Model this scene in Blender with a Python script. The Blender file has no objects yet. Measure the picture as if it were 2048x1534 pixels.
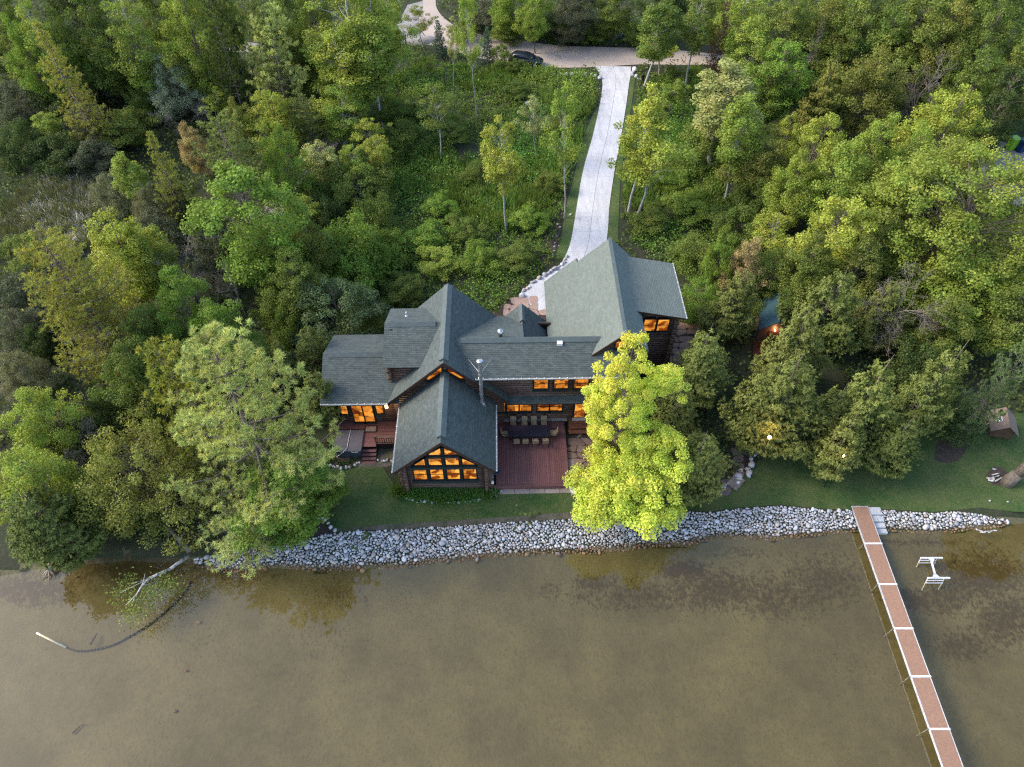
import bpy, math, random
import numpy as np
from mathutils import Vector, Matrix

# ------------------------------------------------------------------ camera, light, exposure
SC = bpy.context.scene
COL = SC.collection
FPX, HCAM = 1421.0, 46.0                       # focal length in photo pixels (2048 wide), height over the lawn
PITCH = math.atan(1697.0 / FPX)                # below the horizon
cam_d = bpy.data.cameras.new('camera')
cam_d.sensor_fit = 'HORIZONTAL'; cam_d.sensor_width = 36.0
cam_d.lens = FPX / 2048.0 * 36.0
cam_d.clip_start = 0.5; cam_d.clip_end = 6000
cam = bpy.data.objects.new('camera', cam_d); COL.objects.link(cam)
cam.location = (0, 0, HCAM); cam.rotation_euler = (math.pi / 2 - PITCH, 0, 0)
SC.camera = cam

SUN_EL, SUN_AZ = math.radians(38), math.radians(-82)     # azimuth from +Y towards +X
world = bpy.data.worlds.new('World'); SC.world = world; world.use_nodes = True
wn = world.node_tree.nodes; wl = world.node_tree.links
sky = wn.new('ShaderNodeTexSky'); sky.sky_type = 'NISHITA'; sky.sun_disc = False
sky.sun_elevation = SUN_EL; sky.sun_rotation = SUN_AZ
sky.air_density = 1.0; sky.dust_density = 1.5; sky.ozone_density = 0.8
bg = wn['Background']; bg.inputs['Strength'].default_value = 0.15
wl.new(sky.outputs[0], bg.inputs['Color'])
sun_d = bpy.data.lights.new('sun', 'SUN'); sun_d.energy = 1.35; sun_d.angle = math.radians(26); sun_d.color = (1.0, 0.90, 0.74)
sun = bpy.data.objects.new('sun', sun_d); COL.objects.link(sun)
sdir = Vector((math.sin(SUN_AZ) * math.cos(SUN_EL), math.cos(SUN_AZ) * math.cos(SUN_EL), math.sin(SUN_EL)))
sun.rotation_euler = sdir.to_track_quat('Z', 'Y').to_euler()
sun.location = (0, 0, 80)
SC.view_settings.view_transform = 'Standard'; SC.view_settings.look = 'None'
SC.view_settings.exposure = 1.64; SC.view_settings.gamma = 1.0; SC.view_settings.use_curve_mapping = False
SC.cycles.max_bounces = 7; SC.cycles.diffuse_bounces = 3; SC.cycles.glossy_bounces = 3
SC.cycles.transmission_bounces = 4; SC.cycles.transparent_max_bounces = 8
SC.cycles.use_denoising = False; SC.cycles.filter_width = 1.25
SC.cycles.caustics_reflective = False; SC.cycles.caustics_refractive = False

# ------------------------------------------------------------------ the photo's rays, to find real positions
CP, SP = math.cos(PITCH), math.sin(PITCH)
def ray(px, py):
    u = (px - 1024) / FPX; v = (767 - py) / FPX
    return np.array([u, CP + v * SP, -SP + v * CP])
def G(px, py, z=0.0):
    d = ray(px, py); t = (z - HCAM) / d[2]
    return np.array([d[0] * t, d[1] * t, z])
def atY(px, py, Y):
    d = ray(px, py); t = Y / d[1]
    return np.array([d[0] * t, Y, HCAM + d[2] * t])
def depth_of(P): return P[1] * CP + (HCAM - P[2]) * SP
def project(P):
    P = np.asarray(P, float).reshape(-1, 3)
    dep = P[:, 1] * CP + (HCAM - P[:, 2]) * SP
    up = P[:, 1] * SP - (HCAM - P[:, 2]) * CP
    return 1024 + FPX * P[:, 0] / dep, 767 - FPX * up / dep
def GP(pts, z=0.0): return [tuple(G(x, y, z)) for x, y in pts]
HYAW = math.radians(0.96)                       # the house stands turned by a degree
def hw(x, y, z=0.0):
    c, s = math.cos(HYAW), math.sin(HYAW)
    return (c * x - s * y, s * x + c * y, z)

# ------------------------------------------------------------------ tagging
def tag(o, label=None, cat=None, group=None, kind=None):
    if label: o['label'] = label
    if cat: o['category'] = cat
    if group: o['group'] = group
    if kind: o['kind'] = kind
    return o
def empty(name, loc=(0, 0, 0), rz=0.0, label=None, cat=None, group=None):
    o = bpy.data.objects.new(name, None); COL.objects.link(o)
    o.location = loc; o.rotation_euler = (0, 0, rz); o.empty_display_size = 0.3
    return tag(o, label, cat, group)
def link(name, me, parent=None):
    o = bpy.data.objects.new(name, me); COL.objects.link(o)
    if parent is not None: o.parent = parent
    return o
def copy_tree(o, parent=None):
    c = o.copy(); COL.objects.link(c); c.parent = parent
    for ch in list(o.children): copy_tree(ch, c)
    return c

# ------------------------------------------------------------------ materials
def new_mat(name):
    m = bpy.data.materials.new(name); m.use_nodes = True
    nt = m.node_tree; nt.nodes.clear()
    out = nt.nodes.new('ShaderNodeOutputMaterial')
    return m, nt, out
def node(nt, kind, **kw):
    n = nt.nodes.new(kind)
    for k, v in kw.items():
        if k in n.inputs: n.inputs[k].default_value = v
        else: setattr(n, k, v)
    return n
def mix_col(nt, fac, a, b, mode='MIX'):
    n = nt.nodes.new('ShaderNodeMix'); n.data_type = 'RGBA'; n.blend_type = mode
    for sock, val in ((n.inputs[0], fac), (n.inputs[6], a), (n.inputs[7], b)):
        if isinstance(val, bpy.types.NodeSocket): nt.links.new(val, sock)
        elif isinstance(val, (int, float)): sock.default_value = val
        else: sock.default_value = (*val[:3], 1)
    return n.outputs[2]
def mathn(nt, op, a, b=None, clamp=False):
    n = nt.nodes.new('ShaderNodeMath'); n.operation = op; n.use_clamp = clamp
    for i, v in enumerate((a, b)):
        if v is None: continue
        if isinstance(v, bpy.types.NodeSocket): nt.links.new(v, n.inputs[i])
        else: n.inputs[i].default_value = v
    return n.outputs[0]
def ramp(nt, fac, lo, hi):
    n = nt.nodes.new('ShaderNodeMapRange'); n.clamp = True
    n.inputs['From Min'].default_value = lo; n.inputs['From Max'].default_value = hi
    nt.links.new(fac, n.inputs['Value'])
    return n.outputs['Result']
def coords(nt, which='Object', scale=(1, 1, 1)):
    tc = nt.nodes.new('ShaderNodeTexCoord'); mp = nt.nodes.new('ShaderNodeMapping')
    mp.inputs['Scale'].default_value = scale
    nt.links.new(tc.outputs[which], mp.inputs['Vector'])
    return mp.outputs['Vector']
def noise(nt, vec, scale, detail=4, rough=0.55, dist=0.0):
    n = node(nt, 'ShaderNodeTexNoise', Scale=scale, Detail=detail, Roughness=rough, Distortion=dist)
    nt.links.new(vec, n.inputs['Vector'])
    return n.outputs['Fac']
def finish(nt, out, col, rough=0.8, bump=None, bstr=0.3, bdist=0.02, metal=0.0, spec=0.3):
    p = nt.nodes.new('ShaderNodeBsdfPrincipled')
    if isinstance(col, bpy.types.NodeSocket): nt.links.new(col, p.inputs['Base Color'])
    else: p.inputs['Base Color'].default_value = (*col, 1)
    if isinstance(rough, bpy.types.NodeSocket): nt.links.new(rough, p.inputs['Roughness'])
    else: p.inputs['Roughness'].default_value = rough
    p.inputs['Metallic'].default_value = metal
    p.inputs['Specular IOR Level'].default_value = spec
    if bump is not None:
        b = node(nt, 'ShaderNodeBump', Strength=bstr, Distance=bdist)
        nt.links.new(bump, b.inputs['Height']); nt.links.new(b.outputs[0], p.inputs['Normal'])
    nt.links.new(p.outputs[0], out.inputs['Surface'])
    return p
def M(name, c1, c2=None, scale=4.0, rough=0.75, bstr=0.25, bdist=0.02, stretch=(1, 1, 1), rnd=0.12, metal=0.0, spec=0.3, detail=5, which='Object', lo=0.35, hi=0.65):
    m, nt, out = new_mat(name)
    v = coords(nt, which, stretch)
    f = noise(nt, v, scale, detail, 0.6)
    c = mix_col(nt, ramp(nt, f, lo, hi), c1, c2 or [x * 0.7 for x in c1])
    f2 = noise(nt, v, scale * 7.3, 3, 0.6)
    if rnd:
        oi = nt.nodes.new('ShaderNodeObjectInfo')
        k = mathn(nt, 'MULTIPLY_ADD', oi.outputs['Random'], 2 * rnd); nt.nodes[-1].inputs[2].default_value = 1 - rnd
        kk = mathn(nt, 'MULTIPLY', k, mathn(nt, 'ADD', mathn(nt, 'MULTIPLY', f2, 0.4), 0.8))
        c = mix_col(nt, 1.0, c, kk, 'MULTIPLY')
    finish(nt, out, c, rough, f2, bstr, bdist, metal, spec)
    return m
def m_leaf(name, trans=0.3, gloss=0.012, hue=0.035, val=0.5):
    m, nt, out = new_mat(name)
    oi = nt.nodes.new('ShaderNodeObjectInfo')
    at = nt.nodes.new('ShaderNodeAttribute'); at.attribute_name = 'tint'
    at2 = nt.nodes.new('ShaderNodeAttribute'); at2.attribute_name = 'warm'
    h = nt.nodes.new('ShaderNodeHueSaturation')
    nt.links.new(oi.outputs['Color'], h.inputs['Color'])
    hu = mathn(nt, 'ADD', mathn(nt, 'MULTIPLY', at2.outputs['Fac'], -2 * hue), 0.5 + hue)
    nt.links.new(hu, h.inputs['Hue'])
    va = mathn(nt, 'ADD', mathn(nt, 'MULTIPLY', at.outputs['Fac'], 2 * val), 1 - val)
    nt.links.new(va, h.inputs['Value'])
    h.inputs['Saturation'].default_value = 0.95
    d = nt.nodes.new('ShaderNodeBsdfDiffuse'); t = nt.nodes.new('ShaderNodeBsdfTranslucent'); g = node(nt, 'ShaderNodeBsdfGlossy', Roughness=0.45)
    nt.links.new(h.outputs[0], d.inputs['Color'])
    tc = mix_col(nt, 1.0, h.outputs[0], (1.25, 1.2, 0.6), 'MULTIPLY'); nt.links.new(tc, t.inputs['Color'])
    ms = node(nt, 'ShaderNodeMixShader'); ms.inputs[0].default_value = trans
    nt.links.new(d.outputs[0], ms.inputs[1]); nt.links.new(t.outputs[0], ms.inputs[2])
    m2 = node(nt, 'ShaderNodeMixShader'); m2.inputs[0].default_value = gloss
    g.inputs['Color'].default_value = (0.8, 0.85, 0.8, 1)
    nt.links.new(ms.outputs[0], m2.inputs[1]); nt.links.new(g.outputs[0], m2.inputs[2])
    nt.links.new(m2.outputs[0], out.inputs['Surface'])
    return m
def m_emit(name, col, strength):
    m, nt, out = new_mat(name)
    e = node(nt, 'ShaderNodeEmission', Strength=strength); e.inputs['Color'].default_value = (*col, 1)
    nt.links.new(e.outputs[0], out.inputs['Surface']); return m
def m_window(name, hot, dim, strength):
    # a lit room behind the pane: pale pine boards, darker furniture, a brighter sill
    m, nt, out = new_mat(name)
    v = coords(nt, 'Object', (1.0, 1.0, 1.0))
    oi = nt.nodes.new('ShaderNodeObjectInfo')
    off = nt.nodes.new('ShaderNodeVectorMath'); off.operation = 'ADD'
    nt.links.new(v, off.inputs[0])
    cmb = nt.nodes.new('ShaderNodeCombineXYZ'); nt.links.new(mathn(nt, 'MULTIPLY', oi.outputs['Random'], 31.0), cmb.inputs[0]); nt.links.new(mathn(nt, 'MULTIPLY', oi.outputs['Random'], 17.0), cmb.inputs[2])
    nt.links.new(cmb.outputs[0], off.inputs[1])
    vv = off.outputs[0]
    a = noise(nt, vv, 1.7, 2, 0.5); b = noise(nt, vv, 9.0, 4, 0.6)
    w = node(nt, 'ShaderNodeTexVoronoi', Scale=2.1); w.distance = 'CHEBYCHEV'; nt.links.new(vv, w.inputs['Vector'])
    sx = nt.nodes.new('ShaderNodeSeparateColor'); nt.links.new(w.outputs['Color'], sx.inputs[0])
    f = mathn(nt, 'ADD', mathn(nt, 'MULTIPLY', sx.outputs[0], 0.55), mathn(nt, 'ADD', mathn(nt, 'MULTIPLY', a, 0.5), mathn(nt, 'MULTIPLY', b, 0.25)))
    wv_ = node(nt, 'ShaderNodeTexWave', Scale=3.2, Distortion=0.6); wv_.bands_direction = 'Z'; nt.links.new(vv, wv_.inputs['Vector'])
    f = mathn(nt, 'ADD', f, mathn(nt, 'MULTIPLY', wv_.outputs['Fac'], 0.12))
    c = mix_col(nt, ramp(nt, f, 0.56, 0.92), dim, hot)
    c = mix_col(nt, ramp(nt, f, 0.96, 1.12), c, (1.0, 0.58, 0.14))
    e = node(nt, 'ShaderNodeEmission', Strength=strength); nt.links.new(c, e.inputs['Color'])
    g = node(nt, 'ShaderNodeBsdfGlossy', Roughness=0.04)
    fr = node(nt, 'ShaderNodeFresnel', IOR=1.45)
    ms = nt.nodes.new('ShaderNodeMixShader')
    nt.links.new(fr.outputs[0], ms.inputs[0]); nt.links.new(e.outputs[0], ms.inputs[1]); nt.links.new(g.outputs[0], ms.inputs[2])
    nt.links.new(ms.outputs[0], out.inputs['Surface'])
    return m
def m_roof(name, c1, c2, cm):
    m, nt, out = new_mat(name)
    uv = nt.nodes.new('ShaderNodeUVMap'); uv.uv_map = 'UVMap'
    br = node(nt, 'ShaderNodeTexBrick', Scale=1.0)
    br.offset = 0.5; br.inputs['Brick Width'].default_value = 0.32; br.inputs['Row Height'].default_value = 0.145
    br.inputs['Mortar Size'].default_value = 0.006; br.inputs['Bias'].default_value = -0.1
    br.inputs['Color1'].default_value = (*c1, 1); br.inputs['Color2'].default_value = (*c2, 1); br.inputs['Mortar'].default_value = (*cm, 1)
    nt.links.new(uv.outputs[0], br.inputs['Vector'])
    v = coords(nt, 'Object')
    n1 = noise(nt, v, 0.55, 4, 0.6); n2 = noise(nt, v, 24.0, 3, 0.7)
    k = mathn(nt, 'ADD', mathn(nt, 'MULTIPLY', n1, 0.30), mathn(nt, 'ADD', mathn(nt, 'MULTIPLY', n2, 0.5), 0.58))
    c = mix_col(nt, 1.0, br.outputs['Color'], k, 'MULTIPLY')
    finish(nt, out, c, 0.82, n2, 0.5, 0.02, 0, 0.35)
    return m

# ------------------------------------------------------------------ mesh helpers
class MB:
    def __init__(s): s.v = []; s.f = []; s.m = []; s.uv = {}
    def add(s, vs, fs, mi=0):
        b = len(s.v); s.v += [tuple(p) for p in vs]
        for f in fs: s.f.append([b + i for i in f]); s.m.append(mi)
        return s
    def box(s, x0, x1, y0, y1, z0, z1, mi=0, ch=0.0):
        if ch <= 0:
            vs = [(x, y, z) for z in (z0, z1) for y in (y0, y1) for x in (x0, x1)]
            return s.add(vs, [(0, 2, 3, 1), (4, 5, 7, 6), (0, 1, 5, 4), (2, 6, 7, 3), (0, 4, 6, 2), (1, 3, 7, 5)], mi)
        pts = lambda z, c: [(x0 + c, y0, z), (x1 - c, y0, z), (x1, y0 + c, z), (x1, y1 - c, z), (x1 - c, y1, z), (x0 + c, y1, z), (x0, y1 - c, z), (x0, y0 + c, z)]
        ins = lambda z: [(x0 + ch, y0 + ch * .5, z), (x1 - ch, y0 + ch * .5, z), (x1 - ch * .5, y0 + ch, z), (x1 - ch * .5, y1 - ch, z), (x1 - ch, y1 - ch * .5, z), (x0 + ch, y1 - ch * .5, z), (x0 + ch * .5, y1 - ch, z), (x0 + ch * .5, y0 + ch, z)]
        vs = pts(z0, ch) + pts(z1 - ch * .5, ch) + ins(z1)
        fs = [tuple(range(7, -1, -1)), tuple(range(16, 24))]
        for r in (0, 8): fs += [(r + i, r + (i + 1) % 8, r + 8 + (i + 1) % 8, r + 8 + i) for i in range(8)]
        return s.add(vs, fs, mi)
    def tube(s, p0, p1, r0, r1=None, n=8, mi=0, cap=True):
        r1 = r0 if r1 is None else r1
        p0, p1 = Vector(p0), Vector(p1); d = (p1 - p0)
        if d.length < 1e-6: return s
        q = d.to_track_quat('Z', 'Y'); vs = []
        for p, r in ((p0, r0), (p1, r1)):
            for i in range(n):
                a = 2 * math.pi * (i + .5) / n
                vs.append(p + q @ Vector((r * math.cos(a), r * math.sin(a), 0)))
        fs = [(i, (i + 1) % n, n + (i + 1) % n, n + i) for i in range(n)]
        if cap: fs += [tuple(range(n - 1, -1, -1)), tuple(range(n, 2 * n))]
        return s.add(vs, fs, mi)
    def path(s, pts, rad, n=6, mi=0):
        for i in range(len(pts) - 1):
            r0 = rad[i] if hasattr(rad, '__len__') else rad; r1 = rad[i + 1] if hasattr(rad, '__len__') else rad
            s.tube(pts[i], pts[i + 1], r0, r1, n, mi)
        return s
    def bar(s, p0, p1, w, h, mi=0):
        # rectangular bar, w sideways, h along the up-ish axis
        p0, p1 = Vector(p0), Vector(p1); d = (p1 - p0).normalized()
        up = Vector((0, 0, 1)) if abs(d.z) < .95 else Vector((0, 1, 0))
        a = d.cross(up).normalized() * (w / 2); b = a.cross(d).normalized() * (h / 2)
        vs = [p + sx * a + sz * b for p in (p0, p1) for sz in (-1, 1) for sx in (-1, 1)]
        return s.add(vs, [(0, 1, 3, 2), (4, 6, 7, 5), (0, 4, 5, 1), (2, 3, 7, 6), (0, 2, 6, 4), (1, 5, 7, 3)], mi)
    def prism(s, pts, dz, mi=0):
        # polygon (top, counter-clockwise from above) pushed down by dz
        n = len(pts)
        vs = [tuple(p) for p in pts] + [(p[0], p[1], p[2] - dz) for p in pts]
        fs = [tuple(range(n)), tuple(range(2 * n - 1, n - 1, -1))] + [(i, n + i, n + (i + 1) % n, (i + 1) % n) for i in range(n)]
        return s.add(vs, fs, mi)
    def lathe(s, c, prof, n=14, mi=0):
        vs = []; fs = []
        for r, z in prof:
            for i in range(n):
                a = 2 * math.pi * i / n; vs.append((c[0] + r * math.cos(a), c[1] + r * math.sin(a), c[2] + z))
        for k in range(len(prof) - 1):
            fs += [(k * n + i, k * n + (i + 1) % n, (k + 1) * n + (i + 1) % n, (k + 1) * n + i) for i in range(n)]
        fs += [tuple(range(n - 1, -1, -1)), tuple(range((len(prof) - 1) * n, len(prof) * n))]
        return s.add(vs, fs, mi)
    def mesh(s, name, mats, smooth=False):
        me = bpy.data.meshes.new(name); me.from_pydata(s.v, [], s.f)
        for m in (mats if isinstance(mats, (list, tuple)) else [mats]): me.materials.append(m)
        me.polygons.foreach_set('material_index', s.m)
        if smooth: me.polygons.foreach_set('use_smooth', [True] * len(s.f))
        me.update(); return me
    def build(s, name, mats, parent=None, smooth=False): return link(name, s.mesh(name, mats, smooth), parent)
def np_mesh(name, V, F, mat, attrs=None, smooth=False):
    V = np.asarray(V, np.float32); F = np.asarray(F, np.int32); k = F.shape[1]
    me = bpy.data.meshes.new(name)
    me.vertices.add(len(V)); me.vertices.foreach_set('co', V.ravel())
    me.loops.add(F.size); me.loops.foreach_set('vertex_index', F.ravel())
    me.polygons.add(len(F)); me.polygons.foreach_set('loop_start', np.arange(0, F.size, k, dtype=np.int32))
    if smooth: me.polygons.foreach_set('use_smooth', np.ones(len(F), bool))
    if mat is not None: me.materials.append(mat)
    for nm, arr in (attrs or {}).items():
        a = me.attributes.new(nm, 'FLOAT', 'POINT'); a.data.foreach_set('value', np.asarray(arr, np.float32))
    me.update(calc_edges=True); return me
def in_poly(px, py, poly):
    P = np.asarray(poly, float)[:, :2]; ins = np.zeros(len(px), bool); j = len(P) - 1
    for i in range(len(P)):
        xi, yi = P[i]; xj, yj = P[j]
        c = ((yi > py) != (yj > py)) & (px < (xj - xi) * (py - yi) / (yj - yi + 1e-12) + xi)
        ins ^= c; j = i
    return ins
def unit(a): return a / (np.linalg.norm(a, axis=-1, keepdims=True) + 1e-9)
def smooth_line(pts, n=4):
    # Catmull-Rom through the points
    P = [np.asarray(p, float) for p in pts]; out = []
    for i in range(len(P) - 1):
        p0, p1, p2, p3 = P[max(i - 1, 0)], P[i], P[i + 1], P[min(i + 2, len(P) - 1)]
        for k in range(n):
            t = k / n
            out.append(0.5 * ((2 * p1) + (-p0 + p2) * t + (2 * p0 - 5 * p1 + 4 * p2 - p3) * t * t + (-p0 + 3 * p1 - 3 * p2 + p3) * t ** 3))
    return out + [P[-1]]
# ------------------------------------------------------------------ the setting: ground, lake, road, drive, lawn
ZW = -0.60                                       # water level
SHORE = [(-140, 1205), (-40, 1170), (0, 1150), (100, 1133), (250, 1118), (370, 1122), (450, 1140), (560, 1132), (640, 1140), (740, 1133), (800, 1133), (870, 1123), (1000, 1110), (1100, 1104), (1200, 1103),
         (1300, 1091), (1370, 1088), (1440, 1072), (1550, 1077), (1650, 1066), (1740, 1057), (1840, 1063), (1900, 1061), (2000, 1050), (2048, 1042), (2200, 1030)]
SH = np.array([G(x, y, ZW)[:2] for x, y in SHORE])
def shore_y(x): return np.interp(x, SH[:, 0], SH[:, 1])
TOPS = [(380, 1098), (480, 1100), (590, 1088), (640, 1070), (700, 1064), (780, 1060), (860, 1055), (1000, 1045), (1130, 1039), (1220, 1022), (1300, 1020), (1420, 1025), (1480, 1017), (1560, 1011), (1650, 1020), (1700, 1020),
        (1770, 1020), (1870, 1026), (1960, 1017), (2030, 1027)]
TP = np.array([G(x, y, 0.05)[:2] for x, y in TOPS])
def bank_w(x):
    return np.clip(np.interp(x, TP[:, 0], TP[:, 1], left=TP[0, 1], right=TP[-1, 1]) - shore_y(x), 0.7, 4.0)
def height(x, y):
    d = y - shore_y(x)
    t = np.clip(d / bank_w(x), 0, 1)
    up = ZW + (0.0 - ZW) * t ** 0.8
    dn = ZW - 0.04 - np.minimum(0.13 * np.abs(d), 0.75 + 0.012 * np.abs(d))
    return np.where(d > 0, up, dn)
rng = np.random.default_rng(7)

def grid_mesh(name, xs, ys, mat, keep=None, attrs=None):
    X, Y = np.meshgrid(xs, ys); Z = height(X, Y)
    nx, ny = len(xs), len(ys)
    V = np.stack([X, Y, Z], -1).reshape(-1, 3)
    I = np.arange(nx * ny).reshape(ny, nx)
    F = np.stack([I[:-1, :-1], I[:-1, 1:], I[1:, 1:], I[1:, :-1]], -1).reshape(-1, 4)
    if keep is not None:
        c = V[F].mean(1); F = F[keep(c)]
    return np_mesh(name, V, F, mat, {k: f(V) for k, f in (attrs or {}).items()}, True)

MAT = {}
def m_soil():
    m, nt, out = new_mat('forest_soil')
    v = coords(nt, 'Object')
    a = noise(nt, v, 0.35, 5, 0.6); b = noise(nt, v, 3.0, 5, 0.65)
    c = mix_col(nt, ramp(nt, a, 0.35, 0.65), (0.034, 0.032, 0.018), (0.024, 0.040, 0.012))
    c = mix_col(nt, ramp(nt, b, 0.45, 0.75), c, (0.055, 0.050, 0.032))
    finish(nt, out, c, 0.95, b, 0.6, 0.08); return m
def m_bed():
    m, nt, out = new_mat('lake_sand')
    v = coords(nt, 'Object')
    at = nt.nodes.new('ShaderNodeAttribute'); at.attribute_name = 'weed'
    a = noise(nt, v, 0.16, 8, 0.72); b = noise(nt, v, 2.6, 8, 0.72); c3 = noise(nt, coords(nt, 'Object', (1.0, 0.55, 1)), 7.0, 6, 0.75)
    c = mix_col(nt, ramp(nt, a, 0.36, 0.64), (0.140, 0.127, 0.070), (0.084, 0.075, 0.038))
    c = mix_col(nt, mathn(nt, 'MULTIPLY', ramp(nt, c3, 0.48, 0.68), 0.6), c, (0.056, 0.047, 0.024))
    w = mathn(nt, 'ADD', mathn(nt, 'MULTIPLY', b, 1.0), mathn(nt, 'MULTIPLY', mathn(nt, 'SUBTRACT', c3, 0.25), 0.9))
    w = mathn(nt, 'ADD', w, mathn(nt, 'SUBTRACT', at.outputs['Fac'], 1.0))
    w = ramp(nt, w, 0.10, 0.34)
    c = mix_col(nt, mathn(nt, 'MULTIPLY', w, 0.85), c, (0.044, 0.030, 0.008))
    finish(nt, out, c, 0.95, b, 0.3, 0.05); return m
WEEDS = [(1370, 1140, 60, 24, 0.66), (1290, 1190, 200, 45, 0.5), (1190, 1165, 60, 22, 0.55), (690, 1190, 70, 40, 0.45), (640, 1260, 110, 70, 0.32), (1440, 1180, 120, 50, 0.6), (1640, 1160, 120, 70, 0.5), (1560, 1190, 150, 60, 0.52), (1960, 1150, 110, 60, 0.62), (2010, 1240, 80, 60, 0.6),
         (1890, 1200, 90, 40, 0.55), (1930, 1290, 80, 40, 0.55), (1830, 1200, 60, 30, 0.6), (1700, 1330, 90, 60, 0.3), (250, 1130, 200, 40, 0.6), (60, 1180, 120, 40, 0.6), (460, 1150, 120, 25, 0.5), (800, 1200, 60, 30, 0.3), (1100, 1180, 60, 26, 0.4), (1480, 1105, 90, 14, 0.45), (1840, 1085, 200, 12, 0.5), (400, 1265, 60, 60, 0.3)]
def weed_attr(V):
    px, py = project(V); w = np.full(len(V), 0.05)
    for x, y, a, b, k in WEEDS: w = np.maximum(w, k * np.exp(-0.5 * (((px - x) / a) ** 2 + ((py - y) / b) ** 2) * 1.2) + 0.05)
    d = shore_y(V[:, 0]) - V[:, 1]
    return w
xs = np.concatenate([[-3000, -1200, -500, -250], np.arange(-150, -50, 2.5), np.arange(-50, 50, 0.5), np.arange(50, 150.1, 2.5), [250, 500, 1200, 3000]])
ys = np.concatenate([np.arange(12, 40, 0.4), np.arange(40, 220, 4.0), [300, 500, 1000, 3000]])
yl = np.concatenate([[-2500, -800, -300, -120, -60, -30, -12], np.arange(-6, 32, 0.45)])
MAT['soil'] = m_soil(); MAT['bed'] = m_bed()
land = link('ground', grid_mesh('ground', xs, ys, MAT['soil'], lambda c: c[:, 1] > shore_y(c[:, 0]) - 0.7))
tag(land, 'dark leaf littered forest soil', kind='structure')
bed = link('lake_bed', grid_mesh('lake_bed', xs, yl, MAT['bed'], lambda c: c[:, 1] < shore_y(c[:, 0]) + 0.25, {'weed': weed_attr}))
bed.location.z = 0.01
tag(bed, 'sandy lake bed with dark patches of water weed', kind='structure')

def m_water():
    m, nt, out = new_mat('lake_water')
    v = coords(nt, 'Object')
    n1 = noise(nt, v, 1.1, 3, 0.5); n2 = noise(nt, v, 0.25, 2, 0.5)
    b = node(nt, 'ShaderNodeBump', Strength=0.06, Distance=0.05)
    nt.links.new(mathn(nt, 'ADD', n1, mathn(nt, 'MULTIPLY', n2, 2.0)), b.inputs['Height'])
    t = nt.nodes.new('ShaderNodeBsdfTransparent'); t.inputs['Color'].default_value = (0.90, 0.83, 0.66, 1)
    g = node(nt, 'ShaderNodeBsdfGlossy', Roughness=0.03); g.inputs['Color'].default_value = (1, 1, 1, 1)
    fr = node(nt, 'ShaderNodeFresnel', IOR=1.52)
    nt.links.new(b.outputs[0], g.inputs['Normal']); nt.links.new(b.outputs[0], fr.inputs['Normal'])
    ms = nt.nodes.new('ShaderNodeMixShader')
    geo = nt.nodes.new('ShaderNodeNewGeometry')
    fac = mathn(nt, 'MULTIPLY', fr.outputs[0], mathn(nt, 'SUBTRACT', 1.0, geo.outputs['Backfacing']))
    nt.links.new(fac, ms.inputs[0]); nt.links.new(t.outputs[0], ms.inputs[1]); nt.links.new(g.outputs[0], ms.inputs[2])
    nt.links.new(ms.outputs[0], out.inputs['Surface']); return m
wx = np.concatenate([[-3000, -400], np.arange(-150, 151, 3), [400, 3000]])
wv = [(-3000, -2500, ZW), (3000, -2500, ZW)] + [(x, float(shore_y(x)) + 0.5, ZW) for x in wx[::-1]]
wm = MB(); n = len(wx)
for i in range(n - 1):
    a, b = wx[i], wx[i + 1]
    wm.add([(a, -2500, ZW), (b, -2500, ZW), (b, float(shore_y(b)) + .5, ZW), (a, float(shore_y(a)) + .5, ZW)], [(0, 1, 2, 3)])
MAT['water'] = m_water()
tag(wm.build('lake', MAT['water']), 'calm shallow brown lake water reflecting the trees', kind='structure')

def sheet(name, poly, mat, z, label, kind='structure'):
    b = MB(); b.prism([(p[0], p[1], z) for p in poly], z + 0.02 if z > 0 else 0.02)
    return tag(b.build(name, mat), label, kind=kind)
def strip_sheet(name, A, B, mat, z, label):
    # surface between two lines that have the same number of points
    b = MB()
    for i in range(len(A) - 1):
        q = [A[i], A[i + 1], B[i + 1], B[i]]
        b.add([(p[0], p[1], z) for p in q], [(0, 1, 2, 3)])
    return tag(b.build(name, mat), label, kind='structure')

def m_lawn():
    m, nt, out = new_mat('mown_grass')
    v = coords(nt, 'Object')
    a = noise(nt, v, 0.45, 6, 0.65, 0.3); b = noise(nt, v, 3.0, 6, 0.7); c3 = noise(nt, v, 22.0, 4, 0.75)
    c = mix_col(nt, ramp(nt, a, 0.36, 0.66), (0.034, 0.080, 0.014), (0.098, 0.118, 0.036))
    c = mix_col(nt, mathn(nt, 'MULTIPLY', ramp(nt, b, 0.48, 0.68), 0.6), c, (0.135, 0.130, 0.055))
    c = mix_col(nt, mathn(nt, 'MULTIPLY', ramp(nt, c3, 0.42, 0.68), 0.6), c, (0.024, 0.058, 0.012))
    finish(nt, out, c, 0.9, c3, 0.9, 0.06); return m
MAT['lawn'] = m_lawn()
MAT['gravel'] = M('road_gravel', (0.42, 0.335, 0.275), (0.35, 0.285, 0.24), 0.35, 0.95, 0.5, 0.03, stretch=(0.4, 1.5, 1), rnd=0)
MAT['gravel_grey'] = M('grey_gravel', (0.30, 0.275, 0.255), (0.22, 0.20, 0.185), 1.2, 0.95, 0.6, 0.04, rnd=0)
MAT['trail'] = M('trail_sand', (0.26, 0.235, 0.21), (0.18, 0.16, 0.135), 1.0, 0.95, 0.6, 0.04, rnd=0)
MAT['mulch'] = M('bark_mulch', (0.075, 0.055, 0.042), (0.045, 0.034, 0.024), 2.2, 0.95, 0.8, 0.05, rnd=0)
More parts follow.
